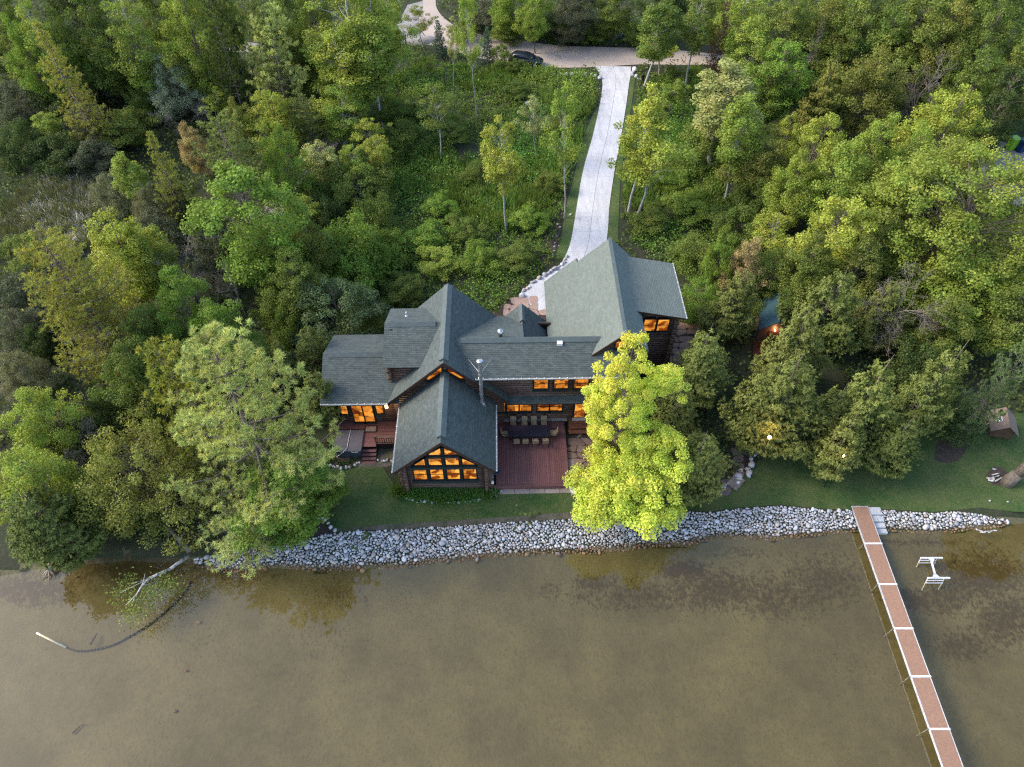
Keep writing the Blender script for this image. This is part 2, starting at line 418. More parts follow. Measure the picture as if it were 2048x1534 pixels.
MAT['dirt'] = M('bare_dirt', (0.125, 0.105, 0.082), (0.06, 0.062, 0.032), 1.3, 0.95, 0.6, 0.04, rnd=0)
MAT['concrete'] = M('pale_concrete', (0.50, 0.49, 0.50), (0.37, 0.36, 0.365), 0.9, 0.85, 0.2, 0.01, stretch=(1.6, .35, 1), rnd=0.05, detail=8, lo=.42, hi=.75)
MAT['sandstone'] = M('red_flagstone', (0.24, 0.155, 0.115), (0.18, 0.115, 0.088), 1.5, 0.85, 0.3, 0.01, rnd=0.16)
MAT['slab'] = M('paving_slab', (0.30, 0.235, 0.20), (0.25, 0.19, 0.165), 1.4, 0.85, 0.3, 0.01, rnd=0.08)
MAT['joint'] = M('joint_sand', (0.06, 0.042, 0.034), None, 3, 0.95, rnd=0)
MAT['stone'] = M('grey_fieldstone', (0.42, 0.40, 0.39), (0.30, 0.28, 0.27), 2.5, 0.85, 0.4, 0.02, rnd=0.3)

# road
up = [(866, -60), (868, -20), (871, 0), (873, 15), (883, 31), (901, 46), (924, 59), (960, 69), (995, 76), (1038, 80), (1116, 91), (1278, 96), (1347, 100), (1424, 107), (1464, 109), (1600, 117), (1760, 122)]
lo = [(830, -60), (842, -20), (845, 0), (846, 15), (842, 31), (835, 47), (850, 70), (869, 88), (915, 104), (962, 117), (1082, 134), (1192, 134), (1277, 129), (1373, 130), (1464, 129), (1600, 137), (1760, 143)]
A = smooth_line([G(x, y) for x, y in up], 4); B = smooth_line([G(x, y) for x, y in lo], 4)
strip_sheet('gravel_road', A, B, MAT['gravel'], 0.012, 'pale pink gravel road bending at the top of the photo')
sheet('gravel_shoulder', [tuple(p[:2]) for p in map(lambda q: G(*q), [(845, 2), (847, 20), (842, 34), (836, 50), (850, 74), (870, 92), (845, 88), (819, 82), (786, 78), (772, 60), (800, 40), (815, 10)])], MAT['gravel_grey'], 0.008, 'grey gravel shoulder left of the road bend')
ROAD = [tuple(p[:2]) for p in A] + [tuple(p[:2]) for p in B[::-1]]
PAD = [tuple(G(x, y)[:2]) for x, y in [(845, 2), (836, 50), (870, 92), (819, 84), (780, 80), (770, 60), (815, 5)]]
# trail on the left
tl = [(772, 70), (757, 92), (744, 116), (735, 140), (718, 165), (704, 190), (690, 225), (668, 270), (640, 315), (606, 355), (580, 385), (556, 410), (535, 440)]
tc_ = smooth_line([G(x, y) for x, y in tl], 3)
tw = [Vector((1, 0, 0)) for _ in tc_]
TA = [p + np.array([-1.15, -.3, 0]) for p in tc_]; TB = [p + np.array([1.15, .3, 0]) for p in tc_]
strip_sheet('trail', TA, TB, MAT['trail'], 0.010, 'narrow grey sand trail through the trees on the left')
TRAIL = [tuple(p[:2]) for p in TA] + [tuple(p[:2]) for p in TB[::-1]]
t2 = [G(x, y) for x, y in [(385, 105), (420, 92), (460, 84), (500, 84), (530, 90), (520, 104), (470, 104), (430, 108)]]
sheet('trail', [tuple(p[:2]) for p in t2], MAT['trail'], 0.008, 'grey sand clearing behind the dark pines at top left')
TRAIL2 = [tuple(p[:2]) for p in t2]
pk = [G(x, y) for x, y in [(1945, 290), (1975, 275), (2010, 285), (2060, 310), (2130, 330), (2130, 420), (2060, 420), (2000, 400), (1960, 340)]]
sheet('parking_pad', [tuple(p[:2]) for p in pk], MAT['gravel_grey'], 0.008, 'grey gravel parking pad at the right edge behind the maples')
PARK = [tuple(p[:2]) for p in pk]

# concrete drive, slab by slab
dl = [(1191, 133), (1200, 151), (1205, 168), (1199, 212), (1185, 274), (1166, 342), (1154, 411), (1147, 455), (1140, 489), (1128, 518), (1114, 536), (1092, 548), (1068, 562), (1048, 580), (1037, 596)]
dr = [(1262, 134), (1261, 151), (1258, 168), (1252, 212), (1242, 274), (1229, 342), (1219, 411), (1216, 455), (1212, 489), (1206, 518), (1200, 540), (1180, 566), (1150, 590), (1120, 610), (1092, 632)]
DL = smooth_line([G(x, y) for x, y in dl], 6); DR = smooth_line([G(x, y) for x, y in dr], 6)
DRIVE = [tuple(p[:2]) for p in DL] + [tuple(p[:2]) for p in DR[::-1]]
drive = empty('driveway'); tag(drive, 'long pale concrete driveway from the gravel road to the garage', kind='structure')
strip_sheet('joint_bed', DL, DR, MAT['joint'], 0.02, 'grey sand in the joints of the concrete slabs').parent = drive
DL_, DR_ = np.array(DL), np.array(DR)
cumul = np.concatenate([[0], np.cumsum(np.linalg.norm(np.diff((DL_ + DR_) / 2, axis=0), axis=1))])
nrow = 15; cuts = np.linspace(0, cumul[-1], nrow + 1)
ip = lambda arr, s: np.array([np.interp(s, cumul, arr[:, k]) for k in range(3)])
for r in range(nrow):
    for side in (0, 1):
        g = 0.007
        ss = np.linspace(cuts[r] + g, cuts[r + 1] - g, 5)
        Ls = [ip(DL_, s) for s in ss]; Rs = [ip(DR_, s) for s in ss]
        mids = [(a + b) / 2 for a, b in zip(Ls, Rs)]
        e0 = Ls if side == 0 else [m + unit(b - a) * 0.014 for m, a, b in zip(mids, Ls, Rs)]
        e1 = [m - unit(b - a) * 0.014 for m, a, b in zip(mids, Ls, Rs)] if side == 0 else Rs
        b = MB(); b.prism([(p[0], p[1], 0.075) for p in e0] + [(p[0], p[1], 0.075) for p in e1[::-1]], 0.07)
        b.build('concrete_slab', MAT['concrete'], drive)
# mown strips along the drive
gl = [(1190, 219), (1168, 274), (1150, 345), (1133, 411), (1127, 445), (1119, 489), (1108, 520)]
g0 = [(1198.5, 214), (1186, 272), (1166.5, 340), (1154.5, 410), (1147.5, 454), (1141, 488), (1129, 517)]
strip_sheet('grass_strip', smooth_line([G(*p) for p in gl], 3), smooth_line([G(*p) for p in g0], 3), MAT['lawn'], 0.045, 'mown grass strip left of the driveway')
gr = [(1272, 140), (1266, 190), (1258, 240), (1249, 300), (1241, 360), (1238, 420), (1236, 485)]
g1 = [(1262, 140), (1256, 190), (1249, 240), (1238.5, 300), (1227, 360), (1219, 420), (1213, 485)]
strip_sheet('grass_strip', smooth_line([G(*p) for p in g1], 3), smooth_line([G(*p) for p in gr], 3), MAT['lawn'], 0.045, 'mown grass strip right of the driveway')
STRIPS = [[tuple(G(*p)[:2]) for p in gl] + [tuple(G(*p)[:2]) for p in g0[::-1]], [tuple(G(*p)[:2]) for p in gr] + [tuple(G(*p)[:2]) for p in g1[::-1]]]
# lawns
lw = [(585, 1082), (560, 1040), (585, 975), (610, 930), (640, 922), (680, 935), (725, 930), (760, 925), (800, 990), (985, 1000), (1000, 985), (1160, 985), (1300, 980), (1420, 990), (1455, 975), (1500, 930), (1560, 900), (1700, 880), (1860, 840), (2120, 820), (2160, 1020),
      (2030, 1024), (1960, 1015), (1870, 1024), (1770, 1018), (1700, 1018), (1650, 1018), (1560, 1009), (1480, 1015), (1420, 1023), (1300, 1018), (1220, 1020), (1130, 1037), (1000, 1043), (860, 1053), (780, 1058), (700, 1062), (640, 1068)]
LAWN = [tuple(G(x, y)[:2]) for x, y in lw]
sheet('lawn', LAWN, MAT['lawn'], 0.010, 'short dark green lawn between the house and the stone bank')
d0 = [(660, 1060), (760, 1060), (860, 1055), (1000, 1045), (1090, 1041), (1160, 1036)]; d1 = [(690, 1056), (760, 1050), (860, 1044), (1000, 1035), (1090, 1028), (1160, 1022)]
strip_sheet('dirt_strip', smooth_line([G(*p) for p in d0], 3), smooth_line([G(*p) for p in d1], 3), MAT['dirt'], 0.016, 'bare dirt strip along the top of the stone bank')
def bedsheet(pts, label, mat='mulch', z=0.016, name='planting_bed'):
    P = smooth_line([G(*p) for p in pts + pts[:1]], 3)[:-1]
    sheet(name, [tuple(p[:2]) for p in P], MAT[mat], z, label); return [tuple(p[:2]) for p in P]
BED_FRONT = bedsheet([(800, 955), (975, 955), (992, 975), (985, 996), (940, 1002), (880, 1004), (830, 999), (805, 985)], 'planting bed of day lilies in front of the gable')
BED_TUB = bedsheet([(645, 880), (690, 918), (722, 916), (722, 926), (705, 934), (670, 934), (645, 924)], 'small planting bed under the hot tub', z=0.014)
BED_SHORE = bedsheet([(560, 1030), (590, 1022), (630, 1034), (650, 1045), (670, 1066), (640, 1072), (590, 1085), (560, 1080)], 'brown mulch bed by the left shore', z=0.018)
bedsheet([(1875, 885), (1905, 862), (1932, 875), (1930, 905), (1905, 925), (1870, 920)], 'brown mulch patch under the right cedars', z=0.014)
bedsheet([(1972, 950), (1985, 936), (2005, 935), (2015, 950), (2010, 968), (1985, 970)], 'brown bark ring beside the leaning trunk', z=0.015)
bedsheet([(1090, 470), (1110, 440), (1122, 450), (1114, 490), (1100, 522), (1060, 548), (1020, 585), (1002, 640), (960, 625), (985, 600), (1040, 555)], 'mulch bed along the curve of the driveway', z=0.012)
bedsheet([(660, 870), (715, 850), (800, 855), (800, 925), (700, 930)], 'shaded dirt between deck and great room', mat='dirt', z=0.013)
# ------------------------------------------------------------------ the log house
MAT['roof'] = m_roof('green_shingle', (0.056, 0.072, 0.069), (0.090, 0.107, 0.102), (0.022, 0.028, 0.028))
MAT['roof2'] = m_roof('garage_shingle', (0.108, 0.128, 0.112), (0.136, 0.157, 0.138), (0.06, 0.075, 0.068))
MAT['log'] = M('dark_stained_log', (0.125, 0.075, 0.056), (0.068, 0.040, 0.032), 3.0, 0.45, 0.4, 0.01, stretch=(0.25, 3, 3), rnd=0.25, spec=0.4)
MAT['wall'] = M('dark_backing', (0.022, 0.014, 0.011), None, 3, 0.9)
MAT['trim'] = M('dark_green_trim', (0.022, 0.036, 0.036), (0.016, 0.026, 0.026), 3, 0.55, 0.1)
MAT['frame'] = M('window_frame_dark', (0.016, 0.017, 0.018), None, 3, 0.5, 0.1)
MAT['fascia'] = M('fascia_board', (0.050, 0.026, 0.018), (0.035, 0.018, 0.013), 3, 0.6, 0.2)
MAT['gutter'] = M('pale_gutter', (0.40, 0.40, 0.38), None, 3, 0.5, 0.05)
MAT['cap'] = M('ridge_cap', (0.090, 0.112, 0.112), (0.07, 0.09, 0.09), 2, 0.75, 0.3)
MAT['steel'] = M('bright_steel', (0.62, 0.62, 0.62), None, 4, 0.32, 0.05, metal=0.9)
MAT['darksteel'] = M('weathered_flue', (0.34, 0.345, 0.35), (0.26, 0.26, 0.27), 4, 0.4, 0.05, metal=0.6)
MAT['white'] = M('white_paint', (0.80, 0.80, 0.78), None, 4, 0.5, 0.05, rnd=0.05)
MAT['lit'] = m_window('lit_window', (1.0, 0.35, 0.040), (0.11, 0.020, 0.003), 0.36)
MAT['lit_hot'] = m_window('lit_window_bright', (1.0, 0.42, 0.06), (0.20, 0.038, 0.004), 0.40)
MAT['bulb'] = m_emit('lamp_bulb', (1.0, 0.72, 0.36), 6)

house = empty('log_house', (0, 0, 0), HYAW, 'large dark log house with green shingle roofs and lit orange windows', 'house')

def roof(P0, P1, P2, P3, mat='roof', th=0.16, drip=0.0, name='roof'):
    # P0-P1 along the eave (left to right seen from outside below), P3-P2 along the top; stepped courses of shingles on a deck
    P0, P1, P2, P3 = map(np.asarray, (P0, P1, P2, P3)); P0, P1, P2, P3 = [p.astype(float) for p in (P0, P1, P2, P3)]
    nrm = unit(np.cross(P1 - P0, P3 - P0)); 
    if nrm[2] < 0: nrm = -nrm
    L = (np.linalg.norm(P3 - P0) + np.linalg.norm(P2 - P1)) / 2; n = max(1, int(round(L / 0.145)))
    vs = []; fs = []; uv = []; mi = []
    def face(q, u, m=0):
        b = len(vs); vs.extend([tuple(x) for x in q]); fs.append((b, b + 1, b + 2, b + 3)); uv.append(u); mi.append(m)
    e = unit(P1 - P0)
    pu = lambda p: float(np.dot(p - P0, e))
    for k in range(n):
        t0, t1 = k / n, (k + 1) / n
        a, b = P0 + (P3 - P0) * t0, P1 + (P2 - P1) * t0; c, d = P1 + (P2 - P1) * t1, P0 + (P3 - P0) * t1
        v0, v1 = (k + 0.04) * 0.145, (k + 0.96) * 0.145
        off = (0.16 * (k % 2)) + 0.05 * ((k * 7) % 5)
        U = lambda p: pu(p) + off * 0
        face([a + nrm * 0.022, b + nrm * 0.022, c + nrm * 0.003, d + nrm * 0.003], [(U(a), v0), (U(b), v0), (U(c), v1), (U(d), v1)])
        face([a - nrm * 0.004, b - nrm * 0.004, b + nrm * 0.022, a + nrm * 0.022], [(U(a), v0), (U(b), v0), (U(b), v0 + .01), (U(a), v0 + .01)])
    top = [P0, P1, P2, P3]; bot = [p - nrm * th for p in top]
    for i in range(4):
        j = (i + 1) % 4; face([bot[i], bot[j], top[j] + nrm * 0.012, top[i] + nrm * 0.012], [(0, 0)] * 4, 1)
    face([bot[3], bot[2], bot[1], bot[0]], [(0, 0)] * 4, 1)
    me = bpy.data.meshes.new(name); me.from_pydata(vs, [], fs); me.materials.append(MAT[mat]); me.materials.append(MAT['fascia'])
    me.polygons.foreach_set('material_index', mi)
    ul = me.uv_layers.new(name='UVMap'); ul.data.foreach_set('uv', np.array(uv, np.float32).ravel()); me.update()
    return link(name, me, house)
def ridge(p0, p1, w=0.34, label=None):
    # raised vented ridge cap: a shallow folded strip
    p0, p1 = Vector(p0), Vector(p1); d = (p1 - p0).normalized(); s = d.cross(Vector((0, 0, 1))).normalized() * w
    b = MB(); h = Vector((0, 0, 0.15)); lo = Vector((0, 0, -0.17))
    prof = [-s + lo, -s + lo + Vector((0, 0, .09)), h, s + lo + Vector((0, 0, .09)), s + lo]
    vs = [p0 + q for q in prof] + [p1 + q for q in prof]
    b.add(vs, [(i, i + 1, 6 + i, 5 + i) for i in range(4)] + [(4, 3, 2, 1, 0), (5, 6, 7, 8, 9)])
    return b.build('ridge_cap', MAT['cap'], house)
def logwall(p0, p1, z0, z1, out, gable=None, over=0.0, step=0.26, r=0.122):
    # backing wall with a log for every course; gable(z) gives the half-open interval (0..1) that lies under the rakes
    p0, p1 = Vector((*p0, 0)), Vector((*p1, 0)); d = (p1 - p0); L = d.length; d.normalize(); o = Vector((*out, 0))
    b = MB(); a0 = p0 - o * 0.10; a1 = p1 - o * 0.10; q0 = p0 - o * 0.28; q1 = p1 - o * 0.28
    zt = z1 if gable is None else z1 
    def quadbox(A, B, C, D, za, zb): b.add([(*A[:2], za), (*B[:2], za), (*C[:2], za), (*D[:2], za), (*A[:2], zb), (*B[:2], zb), (*C[:2], zb), (*D[:2], zb)], [(0, 3, 2, 1), (4, 5, 6, 7), (0, 1, 5, 4), (1, 2, 6, 5), (2, 3, 7, 6), (3, 0, 4, 7)])
    k = int(round((z1 - z0) / step)); zs = [z0 + step * (i + .5) for i in range(k)]
    segs = []
    for z in zs:
        t0, t1 = (0.0, 1.0) if gable is None else gable(z + step * .3)
        if t1 - t0 < 0.03: continue
        segs.append((z, t0, t1))
        A = a0 + d * (L * t0); B = a0 + d * (L * t1); C = q0 + d * (L * t1); D = q0 + d * (L * t0)
        quadbox(A, B, C, D, z - step / 2, z + step / 2)
    w = b.build('wall', MAT['wall'], house)
    for i, (z, t0, t1) in enumerate(segs):
        ex = over * (0.8 + 0.4 * ((i * 37) % 10) / 10) if gable is None or t1 - t0 > 0.96 else 0
        A = p0 + d * (L * t0 - ex); B = p0 + d * (L * t1 + ex)
        lb = MB(); lb.tube((A.x - o.x * .02, A.y - o.y * .02, z), (B.x - o.x * .02, B.y - o.y * .02, z), r, r, 8)
        lg = lb.build('log', MAT['log'], w); lg.data.polygons.foreach_set('use_smooth', [len(p.vertices) == 4 for p in lg.data.polygons])
    return w
def window(x0, x1, z0, z1, Y, out=-1, rail=True, mat='lit', fw=0.09, top=None, name='window'):
    # frame box + lit pane + rail, set in a wall facing the lake (out = -1) ; top = (zl, zr) for a slanted head
    zl, zr = top or (z1, z1)
    b = MB(); y0 = Y
    f0, f1 = y0 + out * 0.10, y0 - out * 0.16
    ya, yb = min(f0, f1), max(f0, f1)
    b.box(x0 - fw, x0, ya, yb, z0 - fw, zl + fw * .2); b.box(x1, x1 + fw, ya, yb, z0 - fw, zr + fw * .2)
    b.box(x0, x1, ya + .002, yb - .002, z0 - fw, z0)
    vs = []
    for y in (ya + .003, yb - .003): vs += [(x0, y, zl), (x1, y, zr), (x1, y, zr + fw), (x0, y, zl + fw)]
    b.add(vs, [(0, 1, 2, 3), (7, 6, 5, 4), (0, 4, 5, 1), (1, 5, 6, 2), (2, 6, 7, 3), (3, 7, 4, 0)])
    if rail: b.box(x0, x1, y0 + out * .05 - .02, y0 + out * .05 + .02, (z0 + zl) / 2 - .025, (z0 + zl) / 2 + .025)
    w = b.build(name, MAT['frame'], house)
    p = MB(); yp = y0 + out * 0.045
    p.add([(x0, yp, z0), (x1, yp, z0), (x1, yp, zr), (x0, yp, zl)], [(0, 1, 2, 3)])
    p.build('pane', MAT[mat], w)
    s = MB(); s.box(x0 - fw - .04, x1 + fw + .04, y0 + out * .17 - .03, y0 + out * .17 + .06, z0 - fw - .07, z0 - fw - .005)
    s.build('sill', MAT['trim'], w)
    return w
def gutter(p0, p1):
    p0, p1 = Vector(p0), Vector(p1)
    g = MB(); g.bar(p0, p1, 0.10, 0.09); o = g.build('gutter', MAT['gutter'], house)
    n = int((p1 - p0).length / 0.55); c = MB()
    for i in range(n + 1):
        p = p0 + (p1 - p0) * (i / max(n, 1)); c.box(p.x - .035, p.x + .035, p.y - .035, p.y + .035, p.z + .035, p.z + .09)
    k = c.build('gutter_clip', MAT['white'], o); k['kind'] = 'stuff'

# great room with the big lit gable
GX, GZ, GH = -4.33, 6.93, 3.65
roof((-7.98, 33.9, 3.36), (-7.98, 27.58, 3.36), (GX, 27.58, GZ), (GX, 33.9, GZ))
roof((-0.68, 27.58, 3.36), (-0.68, 33.9, 3.36), (GX, 33.9, GZ), (GX, 27.58, GZ))
ridge((GX, 28.1, GZ + .02), (GX, 33.8, GZ + .02))
gutter((-8.04, 27.62, 3.34), (-8.04, 33.9, 3.34)); gutter((-0.62, 27.62, 3.34), (-0.62, 33.5, 3.34))
gA = lambda z: ((0, 1) if z < 3.75 else (max(0, (z - 3.75 + 0.08) / (2 * 2.95)), min(1, 1 - (z - 3.75 + 0.08) / (2 * 2.95))))
logwall((-7.28, 28.2), (-1.38, 28.2), 0.15, 6.7, (0, -1), gA, over=0.42)
logwall((-7.28, 28.2), (-7.28, 34.0), 0.15, 3.7, (-1, 0), over=0.38)
logwall((-1.38, 28.2), (-1.38, 34.0), 0.15, 3.7, (1, 0), over=0.38)
YW = 28.02
for x0, x1 in ((-6.57, -5.69), (-5.38, -4.50), (-4.19, -3.31), (-3.0, -2.12)): window(x0, x1, 1.86, 3.16, YW, mat='lit_hot')
for x0, x1, tl_, tr_ in ((-6.40, -5.69, 3.86, 4.52), (-5.38, -4.50, 4.56, 4.56), (-4.19, -3.30, 4.56, 4.56), (-3.02, -2.20, 4.52, 3.84)): window(x0, x1, 3.72, 4.5, YW, mat='lit_hot', rail=False, top=(tl_, tr_))
for x0, x1, tl_, tr_ in ((-5.28, -4.48, 5.16, 5.80), (-4.20, -3.38, 5.80, 5.16)): window(x0, x1, 4.99, 5.7, YW, mat='lit_hot', rail=False, top=(tl_, tr_))
bm_ = MB(); bm_.box(-6.75, -1.98, 27.80, 28.05, 3.36, 3.56); bm_.box(-5.5, -3.2, 27.83, 28.05, 4.74, 4.86); bm_.box(-6.78, -1.95, 27.80, 28.05, 1.58, 1.72); bm_.build('window_beam', MAT['trim'], house)
pb = MB()
for x in (-5.53, -4.345, -3.155): pb.box(x - .05, x + .05, 27.84, 28.0, 1.75, 4.72)
pb.box(-4.40, -4.28, 27.845, 28.0, 4.87, 6.0); pb.build('window_post', MAT['frame'], house)
rk = MB(); rk.bar((-7.9, 27.56, 3.30), (GX, 27.56, 6.86), 0.05, 0.22); rk.bar((-0.76, 27.55, 3.30), (GX, 27.55, 6.86), 0.05, 0.22); rk.build('rake_board', MAT['fascia'], house)

# main gable block
BX, BZ = -4.3, 8.4
roof((-8.9, 41.8, 3.8), (-8.9, 33.45, 3.8), (BX, 33.45, BZ), (BX, 41.8, BZ))
roof((0.3, 33.45, 3.8), (0.3, 41.8, 3.8), (BX, 41.8, BZ), (BX, 33.45, BZ))
ridge((BX, 33.75, BZ + .02), (BX, 41.6, BZ + .02))
gB = lambda z: ((0, 1) if z < 4.1 else (min(.5, (z - 4.1 + .08) / 8.4), max(.5, 1 - (z - 4.1 + .08) / 8.4)))
logwall((-8.5, 34.1), (-0.1, 34.1), 0.5, 8.1, (0, -1), gB, over=0.0)
logwall((-8.5, 41.3), (-0.1, 41.3), 0.5, 8.1, (0, 1), gB, over=0.0)
logwall((-0.1, 34.1), (-0.1, 41.3), 0.5, 4.0, (1, 0)); logwall((-8.5, 34.1), (-8.5, 41.3), 0.5, 4.0, (-1, 0))
window(-5.70, -4.55, 6.12, 6.6, 33.92, rail=False, top=(6.44, 7.50), mat='lit')
for (a, b_) in (((-5.70, 6.02), (-4.55, 7.1)),): pass
wz = MB(); wz.add([(-5.75, 33.80, 5.80), (-4.50, 33.80, 5.80), (-4.50, 33.80, 7.12), (-5.75, 33.80, 6.0)], [(0, 1, 2, 3)]); wz.build('gable_board', MAT['wall'], house)
window(-4.06, -2.93, 6.12, 6.6, 33.92, rail=False, top=(7.50, 6.44), mat='lit')
wz = MB(); wz.add([(-4.11, 33.80, 5.80), (-2.88, 33.80, 5.80), (-2.88, 33.80, 6.0), (-4.11, 33.80, 7.12)], [(0, 1, 2, 3)]); wz.build('gable_board', MAT['wall'], house)
rk = MB(); rk.bar((-8.85, 33.43, 3.74), (BX, 33.43, BZ - .09), 0.05, 0.24); rk.bar((0.25, 33.42, 3.74), (BX, 33.42, BZ - .09), 0.05, 0.24); rk.build('rake_board', MAT['fascia'], house)

# low left wing
roof((-13.95, 33.5, 3.82), (-8.0, 33.5, 3.82), (-8.0, 37.1, 5.5), (-13.95, 37.1, 5.5))
roof((-8.3, 40.75, 3.80), (-13.95, 40.75, 3.80), (-13.95, 37.1, 5.5), (-8.3, 37.1, 5.5))
ridge((-13.6, 37.1, 5.5), (-8.9, 37.1, 5.5), 0.3)
gutter((-13.9, 33.45, 3.79), (-8.9, 33.45, 3.79))
logwall((-13.4, 34.2), (-8.5, 34.2), 0.6, 3.6, (0, -1), over=0.35)
logwall((-13.4, 34.2), (-13.4, 40.2), 0.5, 5.2, (-1, 0), lambda z: ((0, 1) if z < 3.7 else (min(.5, (z - 3.7) / 3.4), max(.5, 1 - (z - 3.7) / 3.4))), over=0.35)
logwall((-13.4, 40.2), (-8.5, 40.2), 0.5, 3.6, (0, 1))
window(-12.68, -12.19, 2.0, 3.02, 34.03); window(-9.94, -9.43, 2.0, 3.0, 34.03, rail=False)
d_ = window(-11.82, -11.06, 0.98, 3.02, 34.03, rail=False, name='door'); d_ = window(-10.98, -10.25, 0.98, 3.02, 34.03, rail=False, name='door')
# downpipe and lamp
dp = MB(); dp.path([(-13.75, 33.5, 3.7), (-13.5, 33.85, 3.3), (-13.5, 33.85, 0.3)], 0.04, 6); dp.build('downpipe', MAT['gutter'], house)
lampw = MB(); lampw.lathe((-9.05, 33.72, 3.05), [(0.05, .30), (.10, .22), (.11, .0), (.04, -.06)][::-1], 10)
lw_ = MB(); lw_.box(-9.11, -8.99, 33.72, 34.06, 3.24, 3.34); lw_o = lw_.build('wall_lamp', MAT['frame'], house); lampw.build('globe', MAT['bulb'], lw_o, True)
pl = bpy.data.lights.new('wall_lamp_light', 'POINT'); pl.energy = 14; pl.color = (1, .66, .32); pl.shadow_soft_size = .1
plo = bpy.data.objects.new('wall_lamp_light', pl); COL.objects.link(plo); plo.location = hw(-9.05, 33.55, 3.05)

# upper left dormer box
roof((-8.95, 34.72, 6.52), (-4.4, 34.72, 6.52), (-4.4, 37.85, 7.98), (-8.95, 37.85, 7.98))
roof((-4.4, 40.95, 6.52), (-8.95, 40.95, 6.52), (-8.95, 37.85, 7.98), (-4.4, 37.85, 7.98))
ridge((-8.6, 37.85, 7.98), (-5.1, 37.85, 7.98), 0.28)
logwall((-8.62, 35.25), (-5.6, 35.25), 4.3, 6.6, (0, -1), over=0.30)
logwall((-8.62, 35.25), (-8.62, 40.4), 3.9, 7.8, (-1, 0), lambda z: ((0, 1) if z < 6.6 else (min(.5, (z - 6.6) / 2.4 * .85), max(.5, 1 - (z - 6.6) / 2.4 * .85))), over=0.30)
vp = MB(); vp.tube((-7.47, 39.3, 7.2), (-7.47, 39.3, 7.75), .05, .05, 8); vp.lathe((-7.47, 39.3, 7.28), [(.16, 0), (.07, .1)], 10); vp.build('vent_pipe', MAT['white'], house)

# two storey right wing
roof((-3.0, 33.67, 6.36), (9.2, 33.67, 6.36), (9.2, 36.25, 7.8), (-3.9, 36.25, 7.8))
roof((1.5, 41.8, 4.69), (-3.0, 41.8, 4.69), (-3.9, 36.25, 7.8), (1.5, 36.25, 7.8))
roof((9.2, 38.6, 4.6), (1.5, 38.6, 4.6), (1.5, 36.25, 7.8), (9.2, 36.25, 7.8))
tw_ = MB(); tw_.add([(1.49, 36.25, 7.7), (1.49, 41.7, 4.6), (1.49, 38.6, 4.5)], [(0, 1, 2)]); tw_.build('cheek_wall', MAT['wall'], house)
ridge((-3.2, 36.25, 7.82), (8.4, 36.25, 7.82), 0.28)
gutter((-2.1, 33.62, 6.33), (9.1, 33.62, 6.33))
logwall((-2.6, 34.27), (7.4, 34.27), 3.55, 6.3, (0, -1), lambda z: (max(0, (1.6 - (z - 4.6)) / 10 * (z < 6.2)), 1))
logwall((-1.3, 34.33), (7.4, 34.33), 0.7, 3.55, (0, -1), over=0.0)
logwall((7.4, 34.3), (7.4, 41.2), 0.7, 6.3, (1, 0)); logwall((-0.1, 41.2), (7.4, 41.2), 0.7, 4.7, (0, 1))
for x0, x1 in ((2.24, 3.24), (3.75, 4.75), (5.25, 6.25)): window(x0, x1, 4.72, 5.76, 34.10, fw=0.13)
roof((0.2, 33.47, 3.55), (6.6, 33.47, 3.55), (6.6, 34.25, 3.70), (0.2, 34.25, 3.70), th=0.12)
for x0, x1 in ((-0.75, 0.02), (0.21, 1.07), (1.19, 2.06), (2.57, 3.46), (3.56, 4.46)): window(x0, x1, 1.9, 2.95, 34.16)
window(5.50, 6.3, 1.0, 3.0, 34.16, rail=False, name='door', mat='lit_hot')
fs_ = MB(); fs_.box(-1.3, 5.0, 34.18, 34.42, 0.40, 0.68); fs_.build('stone_footing', MAT['stone'], house)
vc = MB(); vc.lathe((-0.24, 36.75, 7.55), [(.13, 0), (.13, .42), (.24, .45), (.26, .62), (.16, .74), (.04, .78)], 14); vc.build('roof_vent', MAT['steel'], house, True)
vb = MB(); vb.box(3.93, 4.33, 35.75, 36.05, 7.55, 7.80); vb.build('roof_vent', MAT['white'], house)

# back porch gable
roof((-0.42, 42.0, 4.0), (-0.42, 38.2, 4.0), (1.5, 38.2, 5.92), (1.5, 42.0, 5.92))
roof((3.5, 37.4, 3.92), (3.5, 42.0, 3.92), (1.5, 42.0, 5.92), (1.5, 37.4, 5.92))
ridge((1.5, 40.0, 5.94), (1.5, 41.8, 5.94), 0.24)
pp = MB()
for x in (-0.1, 3.1): pp.tube((x, 41.6, 0), (x, 41.6, 4.1), .14, .14, 10)
pp.build('porch_post', MAT['log'], house)

# garage block
RX, RZ = 8.7, 9.4
roof((3.57, 46.4, 4.27), (3.57, 41.5, 4.27), (6.2, 41.5, 6.9), (6.2, 46.4, 6.9), 'roof2')
roof((3.57, 41.5, 4.27), (3.57, 35.1, 4.27), (6.2, 35.1, 6.9), (6.2, 41.5, 6.9), 'roof2')
roof((6.2, 45.9, 6.9), (6.2, 35.1, 6.9), (RX, 35.1, RZ), (RX, 45.9, RZ), 'roof2')
roof((10.62, 35.1, 7.48), (10.62, 45.9, 7.48), (RX, 45.9, RZ), (RX, 35.1, RZ), 'roof2')
cp = MB(); cp.bar((RX, 35.08, RZ + .0), (RX, 45.9, RZ + .0), 0.26, 0.10); cp.build('ridge_cap', MAT['cap'], house)
roof((14.15, 38.95, 7.03), (14.12, 45.45, 7.03), (10.15, 45.35, 7.94), (10.15, 38.9, 7.94), 'roof2')
gutter((14.2, 38.97, 7.0), (14.17, 45.4, 7.0))
gG = lambda z: ((0, 1) if z < 4.7 else (min(.5, (z - 4.7 + .05) / 9.0), max(.5, 1 - (z - 4.7 + .05) / 9.0)))
